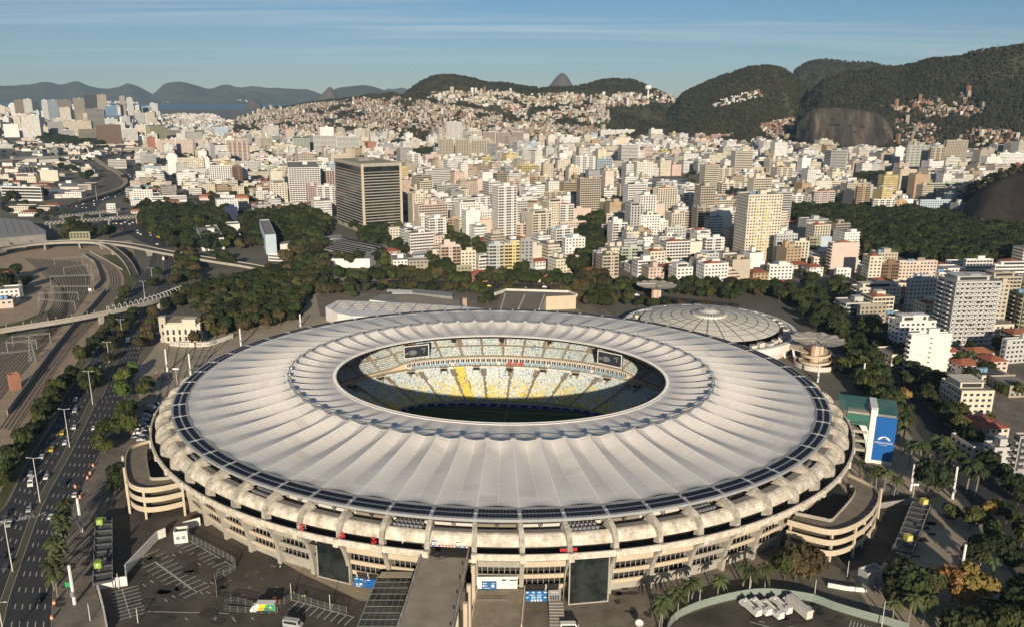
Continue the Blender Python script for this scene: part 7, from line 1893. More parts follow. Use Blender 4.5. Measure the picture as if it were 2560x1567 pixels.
class Boxes:
 def __init__(s):s.v=[];s.f=[];s.uv=[];s.c=[]
 def wallquad(s,a,b,z0,z1,L,col,al,u0=0.):
  i=len(s.v);s.v+=[(a[0],a[1],z0),(b[0],b[1],z0),(b[0],b[1],z1),(a[0],a[1],z1)];s.f.append((i,i+1,i+2,i+3))
  s.uv+=[u0,.01,u0+L,.01,u0+L,z1-z0,u0,z1-z0];s.c+=[*col,al]*4
 def roofq(s,q,col):
  i=len(s.v);s.v+=q;s.f.append(tuple(range(i,i+len(q))));s.uv+=[0,-1]*len(q);s.c+=[*col,0]*len(q)
 def box(s,x,y,z0,z1,w,d,yaw,col,roof,style=.5,par=0.0):
  c,n=math.cos(yaw),math.sin(yaw);P=[(x+a*w/2*c-b*d/2*n,y+a*w/2*n+b*d/2*c) for a,b in ((-1,-1),(1,-1),(1,1),(-1,1))]
  for k in range(4):
   j=(k+1)%4;s.wallquad(P[k],P[j],z0,z1,w if k%2==0 else d,col,style if (k%2==0 or style<1.5) else 0.,x%7)
  s.roofq([(p[0],p[1],z1) for p in P],roof)
  return P
 def hip(s,P,z1,r_,col):
  cx=sum(p[0] for p in P)/4;cy=sum(p[1] for p in P)/4
  m1=((P[0][0]+P[3][0])/2*.6+cx*.4,(P[0][1]+P[3][1])/2*.6+cy*.4,z1+r_);m2=((P[1][0]+P[2][0])/2*.6+cx*.4,(P[1][1]+P[2][1])/2*.6+cy*.4,z1+r_)
  p=[(q[0],q[1],z1+.02) for q in P]
  s.roofq([p[0],p[1],m2,m1],col);s.roofq([p[1],p[2],m2],col);s.roofq([p[2],p[3],m1,m2],col);s.roofq([p[3],p[0],m1],col)
 def build(s,name,kind='stuff',label= None ,cat= None ,mat_='far_walls'):
  me=bpy.data.meshes.new(name);me.from_pydata(s.v,[],s.f);me.materials.append(M[mat_])
  ul=me.uv_layers.new(name='UVMap');ul.data.foreach_set('uv',s.uv)
  ca=me.color_attributes.new('col','FLOAT_COLOR','CORNER');ca.data.foreach_set('color',s.c);me.update()
  o=bpy.data.objects.new(name,me);C.objects.link(o)
  if kind:o['kind']=kind
  if label:tag(o,label,cat)
  return o
def jit(c,r_):
 k=1+cr_.uniform(-r_,r_);w=cr_.uniform(-.03,.03); return (min(.8,c[0]*k*(1+w)),min(.8,c[1]*k),min(.8,c[2]*k*(1-w)))
ROOFC=[(.30,.275,.24),(.22,.20,.18),(.38,.35,.30),(.27,.25,.23),(.16,.15,.14),(.42,.38,.32)]
indset=set(id(c) for c in IND_A+IND_L)
fill(OG([(-200,338),(330,346),(335,388),(200,386),(-200,392)]),34,6, lambda x,y:cr_.uniform(6,16), lambda x,y:.42,0,4000, lambda x,y:.7)
FB_,FL_=Boxes(),Boxes()
for c in CAND:
 if id(c) in indset: continue
 x,y,w,d,h,yaw,col,k_=c;colv=jit(WALLC[col],.10);B_=FL_ if k_=='low' else FB_
 rc=cr_.choice(ROOFC);st=cr_.choice((.5,.5,.5,1.0,1.0,0.0,1.6))
 if k_=='low' and cr_.random()<.4:
  P=B_.box(x,y,0,h,w,d,yaw,colv,rc,.5);B_.hip(P,h,cr_.uniform(1.5,2.6),jit((.33,.13,.07),.25)); continue
 B_.box(x,y,0,h,w,d,yaw,colv,rc,st)
 for q in range(cr_.choice((1,1,2)) if k_=='apt' else cr_.choice((0,1))):
  B_.box(x+cr_.uniform(-.25,.25)*w,y+cr_.uniform(-.2,.2)*d,h,h+cr_.uniform(2.2,5),w*cr_.uniform(.2,.42),d*cr_.uniform(.2,.42),yaw,colv,rc,0)
 if k_=='apt' and cr_.random()<.3:
  B_.box(x+math.cos(yaw)*w*.52,y+math.sin(yaw)*w*.52,0,h*cr_.uniform(.5,.85),w*.4,d*.9,yaw,colv,rc,st)
FB_.build('city_blocks');FL_.build('city_houses')
# --- hillside settlements
FAV=[('dense',O([(560,268),(640,258),(960,236),(1050,248),(1090,258),(1180,270),(1250,290),(1350,300),(1480,315),(1480,330),(900,335),(700,322),(560,300)]),1.1,('mid','midspur'),'left hillside'),('mixed',O([(980,232),(1060,225),(1250,222),(1450,232),(1640,220),(1660,245),(1450,262),(1480,300),(1250,290),(1180,260),(1060,245)]),.5,('mid',),'hillside below the long wooded ridge'),('white',O([(1660,262),(1760,236),(1830,218),(1840,236),(1760,252),(1690,268)]),.55,('right',),'wooded hill left of the cliff'),('brick',O([(1830,300),(1925,283),(1935,325),(1840,335)]),1.3,('right','big'),'slope just left of the granite cliff'),('brick',O([(2120,258),(2250,236),(2335,224),(2335,250),(2240,272),(2150,268)]),1.2,('big',),'slope above the granite cliff'),('brick',O([(2140,288),(2220,300),(2300,308),(2440,318),(2480,345),(2200,356),(2150,345)]),1.4,('big',),'slope right of the granite cliff'),('brick',O([(2220,256),(2370,250),(2370,276),(2230,286)]),1.0,('big',),'upper slope right of the granite cliff')]
FCOL={'dense':['cream']*3+['beige']*5+['stone']*6+['white']*2+['brick']*6+['grey']*2+['pink']*2,'mixed':['white']*4+['cream']*5+['beige']*4+['stone']*3+['brick']*3+['pink'],'white':['white']*5+['cream']*3+['brick'],'brick':['brick']*9+['stone']*3+['cream']*3+['beige']*2+['white']}
WALLC['brick']=(.33,.185,.115)
fr=random.Random(5);fav=[]
for style,poly,den,hills,where in FAV:
 for hn in hills:
  Hh=H[hn];n=60000 if hn=='mid' else 14000
  for _ in range(n):
   p=Hh.point(fr.random(),fr.uniform(.03,1.0));px,py=pr(p)
   if not inpoly(px,py,poly): continue
   cl=noise.noise(Vector((p.x/110,p.y/110,7.7)))
   if fr.random()>den*(.6+1.4*cl if cl>-.35 else .03): continue
   fav.append((p,style,where))
seen={};keep=[]
for p,style,where in fav:
 k_=(int(p.x/8.2),int(p.y/8.2))
 if k_ in seen: continue
 seen[k_]=1;keep.append((p,style,where))
keep.sort(key= lambda q:(q[0].x-CX)**2+(q[0].y-CY)**2)
FX=Boxes();nind=0
fm={}
for i,(p,style,where) in enumerate(keep):
 col=fr.choice(FCOL[style]);w,d,h=fr.uniform(6,10.5),fr.uniform(6,10),fr.uniform(3,7.5) if fr.random()<.965 else fr.uniform(12,24)
 if style=='mixed':w*=1.35;d*=1.2;h*=1.3
 yaw=fr.uniform(-.6,.6)
 if i<300:
  b=Boxes();b.box(0,0,-3,h,w,d,0,jit(WALLC[col],.12),fr.choice(ROOFC),.5);b.box(w*.2,d*.15,h,h+1.6,1.6,1.6,0,(.12,.2,.32),(.1,.16,.25),0)
  o=b.build('hillside_house', None );o.location=p;o.rotation_euler=(0,0,yaw)
  tag(o,f'small house crowded into the settlement on the {where}','house',f'hillside houses on the {where}')
 else :
  FX.box(p.x,p.y,p.z-4,p.z+h,w,d,yaw,jit(WALLC[col],.16),fr.choice(ROOFC),.5)
  if fr.random()<.5:FX.box(p.x+fr.uniform(-2,2),p.y,p.z+h,p.z+h+fr.uniform(1.2,3),w*.45,d*.5,yaw,jit(WALLC[col],.2),fr.choice(ROOFC),.5)
FX.build('hillside_houses')
SX=Boxes()
for _ in range(420):
 px=fr.uniform(395,610)*D_ if fr.random()<.75 else fr.uniform(200,420)*D_;p=far(px,256*D_,fr.uniform(13100,13700));SX.box(p.x,p.y,0,fr.uniform(12,55)*(1.1 if 520*D_<px<600*D_ else .6),fr.uniform(15,40),25,0,jit((.66,.62,.55),.15),(.3,.28,.25),0)
SX.build('far_shore_town')
FAVKEYS=set((int(p.x/16),int(p.y/16)) for p,_,_ in keep)
# ================================================================== TREES
tr=random.Random(11)
def crown_mesh(name,m,seed,lobes=7,n=860,rx=1.0,rz=.78,leaf_=.165,gap=.0):
 """leaf clumps round several lobes on a rough dark core; unit crown radius about 1, base at z=0"""
 r=random.Random(seed);mb=MB();L=[]
 for i in range(lobes):
  a=2*math.pi*i/lobes+r.uniform(-.4,.4);q=r.uniform(.25,.58) if i else 0
  L.append((Vector((q*math.cos(a)*rx,q*math.sin(a)*rx,rz*r.uniform(.45,1.05)+.2)),r.uniform(.36,.56)))
 for c,s in L:
  for _ in range(n//lobes):
   d=Vector((r.gauss(0,1),r.gauss(0,1),r.gauss(0,1)+.25)).normalized();p=c+d*s*r.uniform(.72,1.08)
   if p.z<.12: continue
   nn=(d+Vector((r.uniform(-.7,.7),r.uniform(-.7,.7),r.uniform(-.4,.8)))).normalized();a=nn.orthogonal().normalized();b=nn.cross(a);t=r.uniform(0,6.3);a,b=a*math.cos(t)+b*math.sin(t),b*math.cos(t)-a*math.sin(t)
   w,h=leaf_*r.uniform(.5,1.1),leaf_*r.uniform(.5,1.1)
   mb.quad(p-a*w-b*h*.4,p+a*w*.3-b*h,p+a*w+b*h*.5,p-a*w*.4+b*h)
 if not gap:
  bm=bmesh.new()
  for c,s in L:bmesh.ops.create_icosphere(bm,subdivisions=1,radius=s*.74,matrix=Matrix.Translation(c))
  bm.verts.ensure_lookup_table()
  i0=len(mb.v);mb.v+=[tuple(v.co*(1+.12*noise.noise(v.co*5))) for v in bm.verts]
  for f in bm.faces:mb.f.append(tuple(i0+v.index for v in f.verts));mb.m.append(0)
  bm.free()
 return mb.mesh(name,m)
def trunk_mesh():
 mb=MB();mb.tube((0,0,-.3),(0,0,.55),.055,.04,6)
 for a in (.3,2.3,4.4):mb.tube((0,0,.42),(.35*math.cos(a),.35*math.sin(a),.95),.035,.015,5)
 return mb.mesh('trunk','bark')
TRUNK=trunk_mesh()
CROWN={}
for k_,m_ in (('dark','leaf_dark'),('mid','leaf_mid'),('brown','leaf_brown'),('lime','leaf_lime'),('yellow','leaf_yellow')):
 CROWN[k_]=[crown_mesh('crown',m_,31*i+len(k_),6+i,gap=(1 if k_=='brown' and i==1 else 0)) for i in range(3)]
def palm_meshes():
 mb=MB();mb.tube((0,0,-.3),(.1,0,1),.030,.02,7)
 t=mb.mesh('trunk','palmbark');mb=MB();r=random.Random(3)
 for i in range(17):
  a=2*math.pi*i/17+r.uniform(-.15,.15);el=r.uniform(-.2,1.2);L=r.uniform(.34,.46);P=[]
  for j in range(6):
   f=j/5;P.append(Vector((math.cos(a)*L*f*math.cos(el*.6),math.sin(a)*L*f*math.cos(el*.6),1+L*(math.sin(el)*f-.95*f*f))))
  s=Vector((-math.sin(a),math.cos(a),0))
  for j in range(5):
   w0,w1=.075*math.sin(math.pi*(j/5*.85+.12)),.075*math.sin(math.pi*((j+1)/5*.85+.12))
   for sg in (-1,1):mb.quad(P[j],P[j]+s*sg*w0-Vector((0,0,w0*.7)),P[j+1]+s*sg*w1-Vector((0,0,w1*.7)),P[j+1])
 for v in range(len(mb.v)):x,y,z=mb.v[v];mb.v[v]=(x+.1,y,z)
 return t,mb.mesh('crown','leaf_palm')
PALM=palm_meshes()
NIND=[0]
STUFF={k_:[] for k_ in CROWN}
TREQ=[]
def tree(x,y,r_,kind,label,group,z=0,ind= True ):
 if not ind:STUFF[kind].append((x,y,z,r_)); return
 px,py=pr((x,y,3));TREQ.append((r_/math.hypot(x-CX,y-CY)*(1 if -30<px<PW+30 and py<PH+60 else .05),x,y,r_,kind,label,group))
def plant_trees(limit=296):
 TREQ.sort(key= lambda q:-q[0])
 for i,(_,x,y,r_,kind,label,group) in enumerate(TREQ):
  if i>=limit:STUFF['mid' if kind in ('lime','yellow') else kind].append((x,y,0,r_)); continue
  o=thing('tree',label,'tree',(x,y,0),tr.uniform(0,6.28),group);o.scale=(r_,r_,r_*tr.uniform(.9,1.2))
  link('trunk',TRUNK,o);link('crown',tr.choice(CROWN[kind]),o,(0,0,tr.uniform(.35,.55)))
def palm(x,y,h,label,group):
 o=thing('palm_tree',label,'palm',(x,y,0),tr.uniform(0,6.28),group);o.scale=(h,)*3;link('trunk',PALM[0],o);link('crown',PALM[1],o); return o
def wood(poly,step,kinds,rr,label,group,ind= True ,view= None ,z=0):
 P=[at(*p).to_2d() for p in (V(view,poly) if view else poly)];xs=[p[0] for p in P];ys=[p[1] for p in P]
 y=min(ys)
 while y<max(ys):
  x=min(xs)
  while x<max(xs):
   a,b=x+tr.uniform(-.42,.42)*step,y+tr.uniform(-.42,.42)*step
   if inpoly(a,b,P) and all((a-h[0])**2+(b-h[1])**2>(h[2]*.75)**2 for h in HANDFOOT):tree(a,b,tr.uniform(*rr),tr.choice(kinds),label,group,z,ind(a,b) if callable(ind) else ind)
   x+=step
  y+=step
def ordinal(pts,i,label):
 n=sorted(range(len(pts)),key= lambda j:pts[j][0]).index(i);lab=f'{label}, {ORDS[n]} from left' if 1<len(pts)<=24 else label
 return lab if len(lab.split())<=16 else label
def at_list(view,pts,kind,r_,label,group= None ):
 for i,p in enumerate(V(view,pts)):
  q=at(*p);tree(q.x,q.y,r_*tr.uniform(.85,1.15),kind if isinstance(kind,str) else tr.choice(kind),ordinal(pts,i,label),group)
DM=['dark','dark','mid'];DB=['dark','dark','mid','brown']
wood(V('4',[(1170,690),(1240,660),(1330,590),(1500,540),(1650,480),(1900,440),(2111,380),(2330,370),(2420,420),(2300,640),(2240,760),(2120,800),(1950,850),(1800,870),(1560,900),(1530,740),(1400,660),(1270,690)]),7.0,DB+['dark'],(4.0,5.6),'tree in the dense wood between the mansion and the stadium','trees of the wood left of the stadium')
wood(O([(330,520),(545,515),(560,600),(500,612),(420,605),(360,570)]),12,DM,(6,8.5),'large dark tree in the grove right of the traffic jam','trees of the grove by the traffic jam', lambda x,y: True )
wood(O([(575,545),(760,520),(775,555),(700,575),(600,600)]),12,DM,(6,8),'tree in the grove in front of the brown office tower','trees in front of the brown office tower')
wood(O([(700,600),(790,600),(800,660),(720,650),(690,640)]),10,DM+['brown'],(5,7.5),'tree among the school buildings left of the solar-roofed sheds','trees left of the solar-roofed sheds')
wood([(p[0],p[1]) for p in O([(1880,515),(2050,503),(2300,530),(2464,560),(2600,590),(2600,640),(2260,632),(2090,610),(2060,575),(1930,545)])],10.5,DM+['dark'],(5.2,8),'dark tree in the shady park below the dark rock','trees of the park on the right', lambda x,y:tr.random()<.26)
at_list('4',[(720,990),(650,1060),(800,900),(840,850),(760,960),(690,1010),(870,800),(620,1090),(940,575),(925,610),(900,660)],DM,4.6,'tree on the verge between railway and highway, behind','verge trees between railway and highway')
at_list('4',[(540,1230),(500,1270),(400,1370),(340,1440),(300,1500),(440,1330),(560,1190)],DM,4.4,'tree on the verge between railway and highway, middle stretch','verge trees between railway and highway')
at_list('5',[(370,60),(320,130),(270,200),(220,260),(180,330),(120,380),(80,450),(40,520),(10,600),(140,300),(60,400),(290,90)],DM,4.4,'tree on the verge between railway and highway at the lower left','verge trees between railway and highway')
at_list('4',[(960,830),(930,870),(900,910),(850,960),(840,1010),(820,1080),(990,780),(1010,750),(1190,430),(1180,500),(1150,520)],DM+['mid'],4.3,'round tree on the median strip of the highway','trees on the highway median')
at_list('4',[(700,1270),(660,1300),(740,1240),(640,1250)],DM,5.2,'bushy tree covering the median near the mast lamps','trees on the highway median')
at_list('4',[(1110,880),(1140,820),(1090,940),(1050,990),(1120,950),(1160,760),(1340,460),(1320,500),(1350,430)],['brown','brown','mid'],5.2,'brownish tree by the highway in front of the mansion','trees between highway and mansion')
at_list('4',[(930,1240),(970,1200),(910,1300),(940,1350),(1010,1180),(1120,1300),(1090,1340)],['mid','brown','lime'],4.6,'tree on the pavement between highway and stadium','pavement trees left of the stadium')
at_list('5',[(830,190),(880,250),(790,250),(850,130)],'mid',5.0,'wide green tree at the left car ramp','trees by the left car ramp');at_list('5',[(660,330),(700,350),(690,245)],'mid',4.0,'olive tree on the pavement before the left car ramp','trees by the left car ramp');at_list('5',[(780,620),(800,590)],'dark',5.2,'dark tree at the foot of the left car ramp','dark trees at the left ramp foot')
at_list('4',[(1330,880)],'dark',3.4,'small green tree against the front of the mansion');at_list('4',[(1470,960)],'brown',5.6,'bare brownish tree leaning over the painted wall')
at_list('1',[(540,1220),(500,1200),(780,1270),(640,1270),(740,1290)],'dark',8,'big dark tree between station and traffic jam','trees between station and traffic jam');at_list('1',[(50,1030),(90,1010),(300,990),(520,810),(560,780),(440,790),(480,800),(640,850),(600,870)],'dark',9,'dark tree by the far rail yard','trees by the far rail yard')
at_list('4',[(30,530),(80,500),(130,450),(150,540),(190,520),(20,460),(60,560)],'dark',6.5,'tree at the left edge by the rail yard houses','trees by the rail yard houses')
at_list('1',[(1530,1430),(1600,1440),(1570,1470),(1640,1480)],'dark',6,'dark tree in front of the white school','trees in front of the white school');at_list('1',[(1700,1350),(1660,1310),(1780,1340)],'brown',7,'airy brown tree before the grey-white stair tower','airy trees by the stair tower')
at_list('c',[(110,300),(180,260),(220,310),(60,340),(150,350),(440,330),(390,350),(350,370),(480,360),(540,370),(600,360),(740,340),(770,300),(800,330),(820,370),(330,340)],DM+['brown'],6.5,'tree in the leafy strip below the solar-roofed sheds','trees below the solar-roofed sheds')
at_list('c',[(680,120),(740,140),(800,120),(900,230),(960,270),(870,260),(1000,250),(1060,170),(1100,160),(1200,130),(1180,110),(1310,120),(1330,90),(1420,150),(1170,330),(1180,300),(1540,270),(1550,330),(1990,300),(2040,320),(2080,310),(2370,260),(2350,220),(2400,300),(2390,200),(2420,130),(2360,340)],DM,6.2,'tree among the first streets behind the stadium','trees in the streets behind the stadium')
at_list('c',[(1885,430),(1860,450)],'dark',8,'large round dark tree below the yellow avenue block','large round trees by the yellow block');at_list('c',[(2280,450),(2320,430)],'dark',8.5,'large round dark tree at the end of the street trees','large round trees at the avenue end');at_list('c',[(1250,430),(1300,440),(1200,420)],'dark',7.5,'large dark tree below the brown balcony block','large trees below the brown balcony block')
at_list('c',[(620,480),(650,500),(590,490),(760,500),(790,480),(860,470),(900,460),(940,480),(1030,480),(1080,500),(1400,490),(1440,495),(1560,490),(1640,490),(1700,480),(1760,480),(1330,490),(1960,510),(2060,510),(2100,500),(2180,500),(2220,510),(2130,490),(1530,540)],['mid','dark'],5.0,'tree lining the avenue behind the stadium','avenue trees behind the stadium')
at_list('c',[(400,730),(440,720),(470,740),(580,600),(775,620),(825,625)],'lime',3.6,'bright green tree beside the white slotted hall','bright trees by the white hall');at_list('c',[(1600,650),(1560,660),(1640,640)],'dark',4.6,'dark bush left of the gull-wing hall','bushes by the gull-wing hall')
at_list('c',[(2120,640),(2200,620),(2260,600),(2320,590),(2160,600),(2280,640),(2380,570),(2450,600)],'brown',6.2,'brown airy tree between the gull-wing hall and the arena','brown trees beside the arena')
at_list('a',[(900,75),(960,90),(1010,80),(830,70),(1060,100),(1240,90),(1320,95),(1380,105),(1450,110),(1560,160),(1620,190),(1500,150),(1680,230),(1750,240),(1790,300),(1700,180),(470,110),(400,100),(520,90),(440,80),(1760,170),(1680,60),(1720,90),(300,60),(200,110),(340,110)],DM,5.8,'dark tree round the back of the arena','trees round the back of the arena')
at_list('b',[(740,740),(790,720),(720,720),(480,420),(430,360),(520,480),(580,360),(900,860),(980,880),(940,930),(1010,940),(1010,1000),(660,880),(720,960),(760,1000),(830,1080),(790,1130),(740,1180),(880,1000),(900,1200),(930,1130),(640,830),(960,1060)],DM,5.0,'street tree along the shaded street right of the arena','trees of the shaded street')
at_list('b',[(1060,1080),(1120,1060),(1180,1060),(1230,1080),(1150,1120),(1340,1360),(1360,1290),(1380,1400),(1210,1230),(1230,1260),(1700,1000),(1620,1090),(1820,1180),(2050,1330),(1560,1490),(1620,1480),(1480,1480),(1050,1200)],DM,4.8,'dark tree before the right-hand apartment blocks','trees before the right-hand blocks')
at_list('b',[(1170,1390),(1200,1380)],'yellow',3.6,'yellow-leaved street tree near the sign tower','yellow trees near the sign tower')
at_list('8',[(380,1180),(340,1200),(440,1200),(270,1190)],['brown','mid'],5.6,'broad brown-green tree above the coach park','broad trees above the coach park');at_list('8',[(1060,1330),(1140,1320),(1000,1310),(1180,1370),(1100,1390),(1010,1380),(1210,1320)],DM+['brown'],5.6,'dark broad tree at the bottom right','dark trees at the bottom right')
at_list('8',[(1440,1370),(1520,1360),(1380,1340)],'yellow',5.6,'golden-leaved tree, broadest at the bottom right','golden trees at the bottom right');at_list('8',[(1600,1500),(1660,1520),(1540,1500)],'brown',4.8,'reddish brown tree in the bottom right corner','reddish trees in the corner')
at_list('8',[(1260,640),(1220,620),(1300,610)],'dark',6.2,'dark round tree on the plaza beyond the shelter','dark round trees on the plaza');at_list('8',[(1500,860),(1640,960),(1380,790)],'mid',4.6,'airy thin tree standing on the right plaza','thin trees on the right plaza');at_list('8',[(1660,760),(1640,800)],'yellow',3.6,'yellowish small tree at the far edge of the plaza','yellowish trees on the plaza')
at_list('8',[(1780,640),(1700,560),(1820,700),(1600,480),(1500,330),(1420,250),(1350,180),(1780,1130),(1700,1080),(1560,1130),(1840,980),(1740,820),(1800,1420),(1850,1350)],DM,5.2,'dim tree in the shade at the right edge','trees in the shade at the right edge')
at_list('8',[(1950,1600),(2050,1560),(1900,1700),(2000,1720),(1820,1650),(1700,1640),(2150,1600),(1600,1660),(1480,1620),(1380,1640),(1960,1480),(1990,1380)],DM,6,'tree past the bottom right corner','trees past the bottom right corner')
def palms(view,pts,h,label,group):
 for i,p in enumerate(V(view,pts)):q=at(*p);palm(q.x,q.y,h*tr.uniform(.85,1.15),ordinal(pts,i,label),group)
palms('5',[(440,840),(425,950),(440,860),(420,1000),(400,1100),(385,1150),(372,1230),(385,1320),(365,1260),(430,900)],9.5,'royal palm in the row along the highway at bottom left','palms along the highway')
palms('7',[(1560,1420),(1470,1500),(1720,1300),(1690,1330),(1950,1270),(2195,1190),(1430,1530),(1600,1440)],9,'palm between the stadium and the coach park fence','palms by the coach park')
palms('8',[(770,520),(845,600),(925,610),(990,640),(880,590),(30,1300),(140,1290),(990,1500),(1080,1495),(1180,1490),(1550,1150),(1640,1200)],9,'palm on the forecourt right of the stadium','palms right of the stadium')
palms('8',[(1035,300),(1050,305),(1090,450),(1170,470),(1215,480),(1260,460),(1330,520),(1380,560),(1470,620),(1530,640)],14,'tall slender palm on the plaza behind the sign tower','tall palms behind the sign tower')
palms('c',[(990,235)],16,'single tall palm above the leafy street left of the avenue blocks', None );palms('b',[(1700,1100)],8,'palm with drooping crown between the right-hand blocks', None )
for _ in range(9500):
 k_=math.sqrt(tr.random());D=480+2700*k_;px=tr.uniform(0,PW);q=ray(px,600);l_=math.hypot(q.x,q.y);x,y=CX+q.x/l_*D,CY+q.y/l_*D
 if not inpoly(x,y,ALLOW) or any((x-c[0])**2+(y-c[1])**2<(c[2]*.5)**2 for c in ()): continue
 cl=noise.noise(Vector((x/120,y/120,9)))
 if tr.random()>.3+.9*max(0,cl): continue
 tree(x,y,tr.uniform(3.8,6.5),tr.choice(DM),'', None ,0, False )
def row_trees(A,step,off,kinds,rr):
 for p in resample(offset_line(smooth_line([at(*q) for q in A],5),off),step):
  if free(p.x,p.y,2):tree(p.x+tr.uniform(-2,2),p.y+tr.uniform(-2,2),tr.uniform(*rr),tr.choice(kinds),'', None ,0, False )
for off in (6,14):row_trees(av_l,9,off,DM,(4,6.5))
for off in (-4,-12):row_trees(av_r,10,off,DM+['brown'],(3.5,5.5))
for off in (4,10):row_trees(rs_r,9,off,DM,(4,6.5));row_trees(rs_l,9,-off,DM,(4,6))
for q in ([(1480,690),(1900,700),(1990,760),(1960,810),(1900,730),(1700,700),(1500,712)],[(960,668),(1470,676),(1470,690),(960,684)],[(720,700),(790,690),(850,700),(800,716),(740,720)],[(1400,700),(1480,700),(1470,745),(1410,740)],[(150,560),(230,560),(230,575),(150,575)],[(420,605),(480,640),(480,680),(420,680),(415,640)],[(2010,880),(2110,960),(2200,1090),(2190,1110),(2090,1000)]):
 P=OG(q);xs=[p[0] for p in P];ys=[p[1] for p in P]
 for _ in range(int((max(xs)-min(xs))*(max(ys)-min(ys))/55)):
  x,y=tr.uniform(min(xs),max(xs)),tr.uniform(min(ys),max(ys))
  if inpoly(x,y,P) and free(x,y,2):tree(x,y,tr.uniform(4,6.5),tr.choice(DM+['brown']),'', None ,0, False )
for P in PARKS:
 xs=[p[0] for p in P];ys=[p[1] for p in P]
 for _ in range(int((max(xs)-min(xs))*(max(ys)-min(ys))/75)):
  x,y=tr.uniform(min(xs),max(xs)),tr.uniform(min(ys),max(ys))
  if inpoly(x,y,P) and math.hypot(x-CX,y-CY)>700:tree(x,y,tr.uniform(5,8),tr.choice(DM),'', None ,0, False )
for P in ([(0,345),(330,350),(330,388),(0,392)],[(0,345),(330,350),(330,388),(0,392)],[(1000,690),(2000,700),(2100,640),(1950,600),(1000,655)],[(0,480),(330,520),(300,560),(0,560)],[(150,370),(320,380),(330,450),(250,420)],[(2000,690),(2464,1100),(2464,700),(2200,640)]):
 P=OG(P);xs=[p[0] for p in P];ys=[p[1] for p in P]
 for _ in range(110):
  x,y=tr.uniform(min(xs),max(xs)),tr.uniform(min(ys),max(ys))
  if inpoly(x,y,P) and free(x,y,3):tree(x,y,tr.uniform(3.5,5.5),tr.choice(DM),'', None ,0, False )
plant_trees()
def scatter(name,pts,protos,seed=1):
 """one object whose modifier places a joined tree mesh on every vertex"""
 nd=[]
 for i,pm in enumerate(protos):
  pts_i=pts[i::len(protos)]
  me=bpy.data.meshes.new(name);me.from_pydata([p[:3] for p in pts_i],[],[])
  sa=me.attributes.new('size','FLOAT','POINT');sa.data.foreach_set('value',[p[3] for p in pts_i])
  po=bpy.data.objects.new('tree',pm)
  ng=bpy.data.node_groups.new(name,'GeometryNodeTree');ng.interface.new_socket('Geometry',in_out='INPUT',socket_type='NodeSocketGeometry');ng.interface.new_socket('Geometry',in_out='OUTPUT',socket_type='NodeSocketGeometry')
  gi=ng.nodes.new('NodeGroupInput');go=ng.nodes.new('NodeGroupOutput');ip=ng.nodes.new('GeometryNodeInstanceOnPoints');oi=ng.nodes.new('GeometryNodeObjectInfo');oi.inputs['Object'].default_value=po;oi.inputs['As Instance'].default_value= True
  rv=ng.nodes.new('FunctionNodeRandomValue');rv.data_type='FLOAT_VECTOR';rv.inputs[0].default_value=(0,0,0);rv.inputs[1].default_value=(.15,.15,6.28);rv.inputs['Seed'].default_value=seed
  na=ng.nodes.new('GeometryNodeInputNamedAttribute');na.data_type='FLOAT';na.inputs['Name'].default_value='size'
  lk=ng.links.new;lk(gi.outputs[0],ip.inputs['Points']);lk(oi.outputs['Geometry'],ip.inputs['Instance']);lk(rv.outputs[0],ip.inputs['Rotation']);lk(na.outputs['Attribute'],ip.inputs['Scale']);lk(ip.outputs[0],go.inputs[0])
  o=link(name,me, None ,kind='stuff');md=o.modifiers.new('scatter','NODES');md.node_group=ng
def joined(crown,h=.42):
 bm=bmesh.new();bm.from_mesh(TRUNK);n0=len(bm.faces);me2=crown.copy();me2 .transform(Matrix.Translation((0,0,h)));bm.from_mesh(me2);bm.faces.ensure_lookup_table()
 for f in bm.faces[n0:]:f.material_index=1
 me=bpy.data.meshes.new('tree');bm.to_mesh(me);bm.free();me.materials.append(M['bark']);me.materials.append(crown.materials[0]); return me
for k_ in ('dark','mid','brown'):
 if STUFF[k_]:scatter('city_trees',STUFF[k_],[joined(c) for c in CROWN[k_][:2]])
HC=[crown_mesh('crown','leaf_hill',70+i,4,60,leaf_=.34) for i in range(3)]
hp=[]
mk('hill_scrub',(0.10,0.085,0.04),1)
for hn,n in (('mid',26000),('midspur',1800),('right',12000),('back',4500),('big',22000)):
 Hh=H[hn]
 for _ in range(n):
  k=tr.uniform(-.12,1);u=tr.random();p=Hh.point(u,k)
  if p.z<2 and k>.95: continue
  dn_=noise.noise(Vector((p.x/170,p.y/170,2.2)))
  if (int(p.x/16),int(p.y/16)) in FAVKEYS and tr.random()<.86: continue
  if dn_<-.38 and tr.random()<.75: continue
  hp.append((p.x,p.y,p.z-1,tr.uniform(4.2,8.2)))
for r_ in (CLIFF,DARKROCK):
 for row in r_[-3:]:
  for p in row:
   for _ in range(3):hp.append((p.x+tr.uniform(-8,8),p.y+tr.uniform(-5,25),p.z-2,tr.uniform(2.5,5)))
for row in CLIFF[4:12:2]:
 for a in row:
  if tr.random()<.10+.5*max(0,noise.noise(a/40)):hp.append((a.x,a.y-1,a.z-1.5,tr.uniform(2,4.5)))
for a,b in zip(CLIFF[0],CLIFF[0][1:]):
 for _ in range(4):p=a.lerp(b,tr.random());hp.append((p.x+tr.uniform(-6,6),p.y-tr.uniform(0,25),0,tr.uniform(5,9)))
scatter('forest',hp,HC,5)
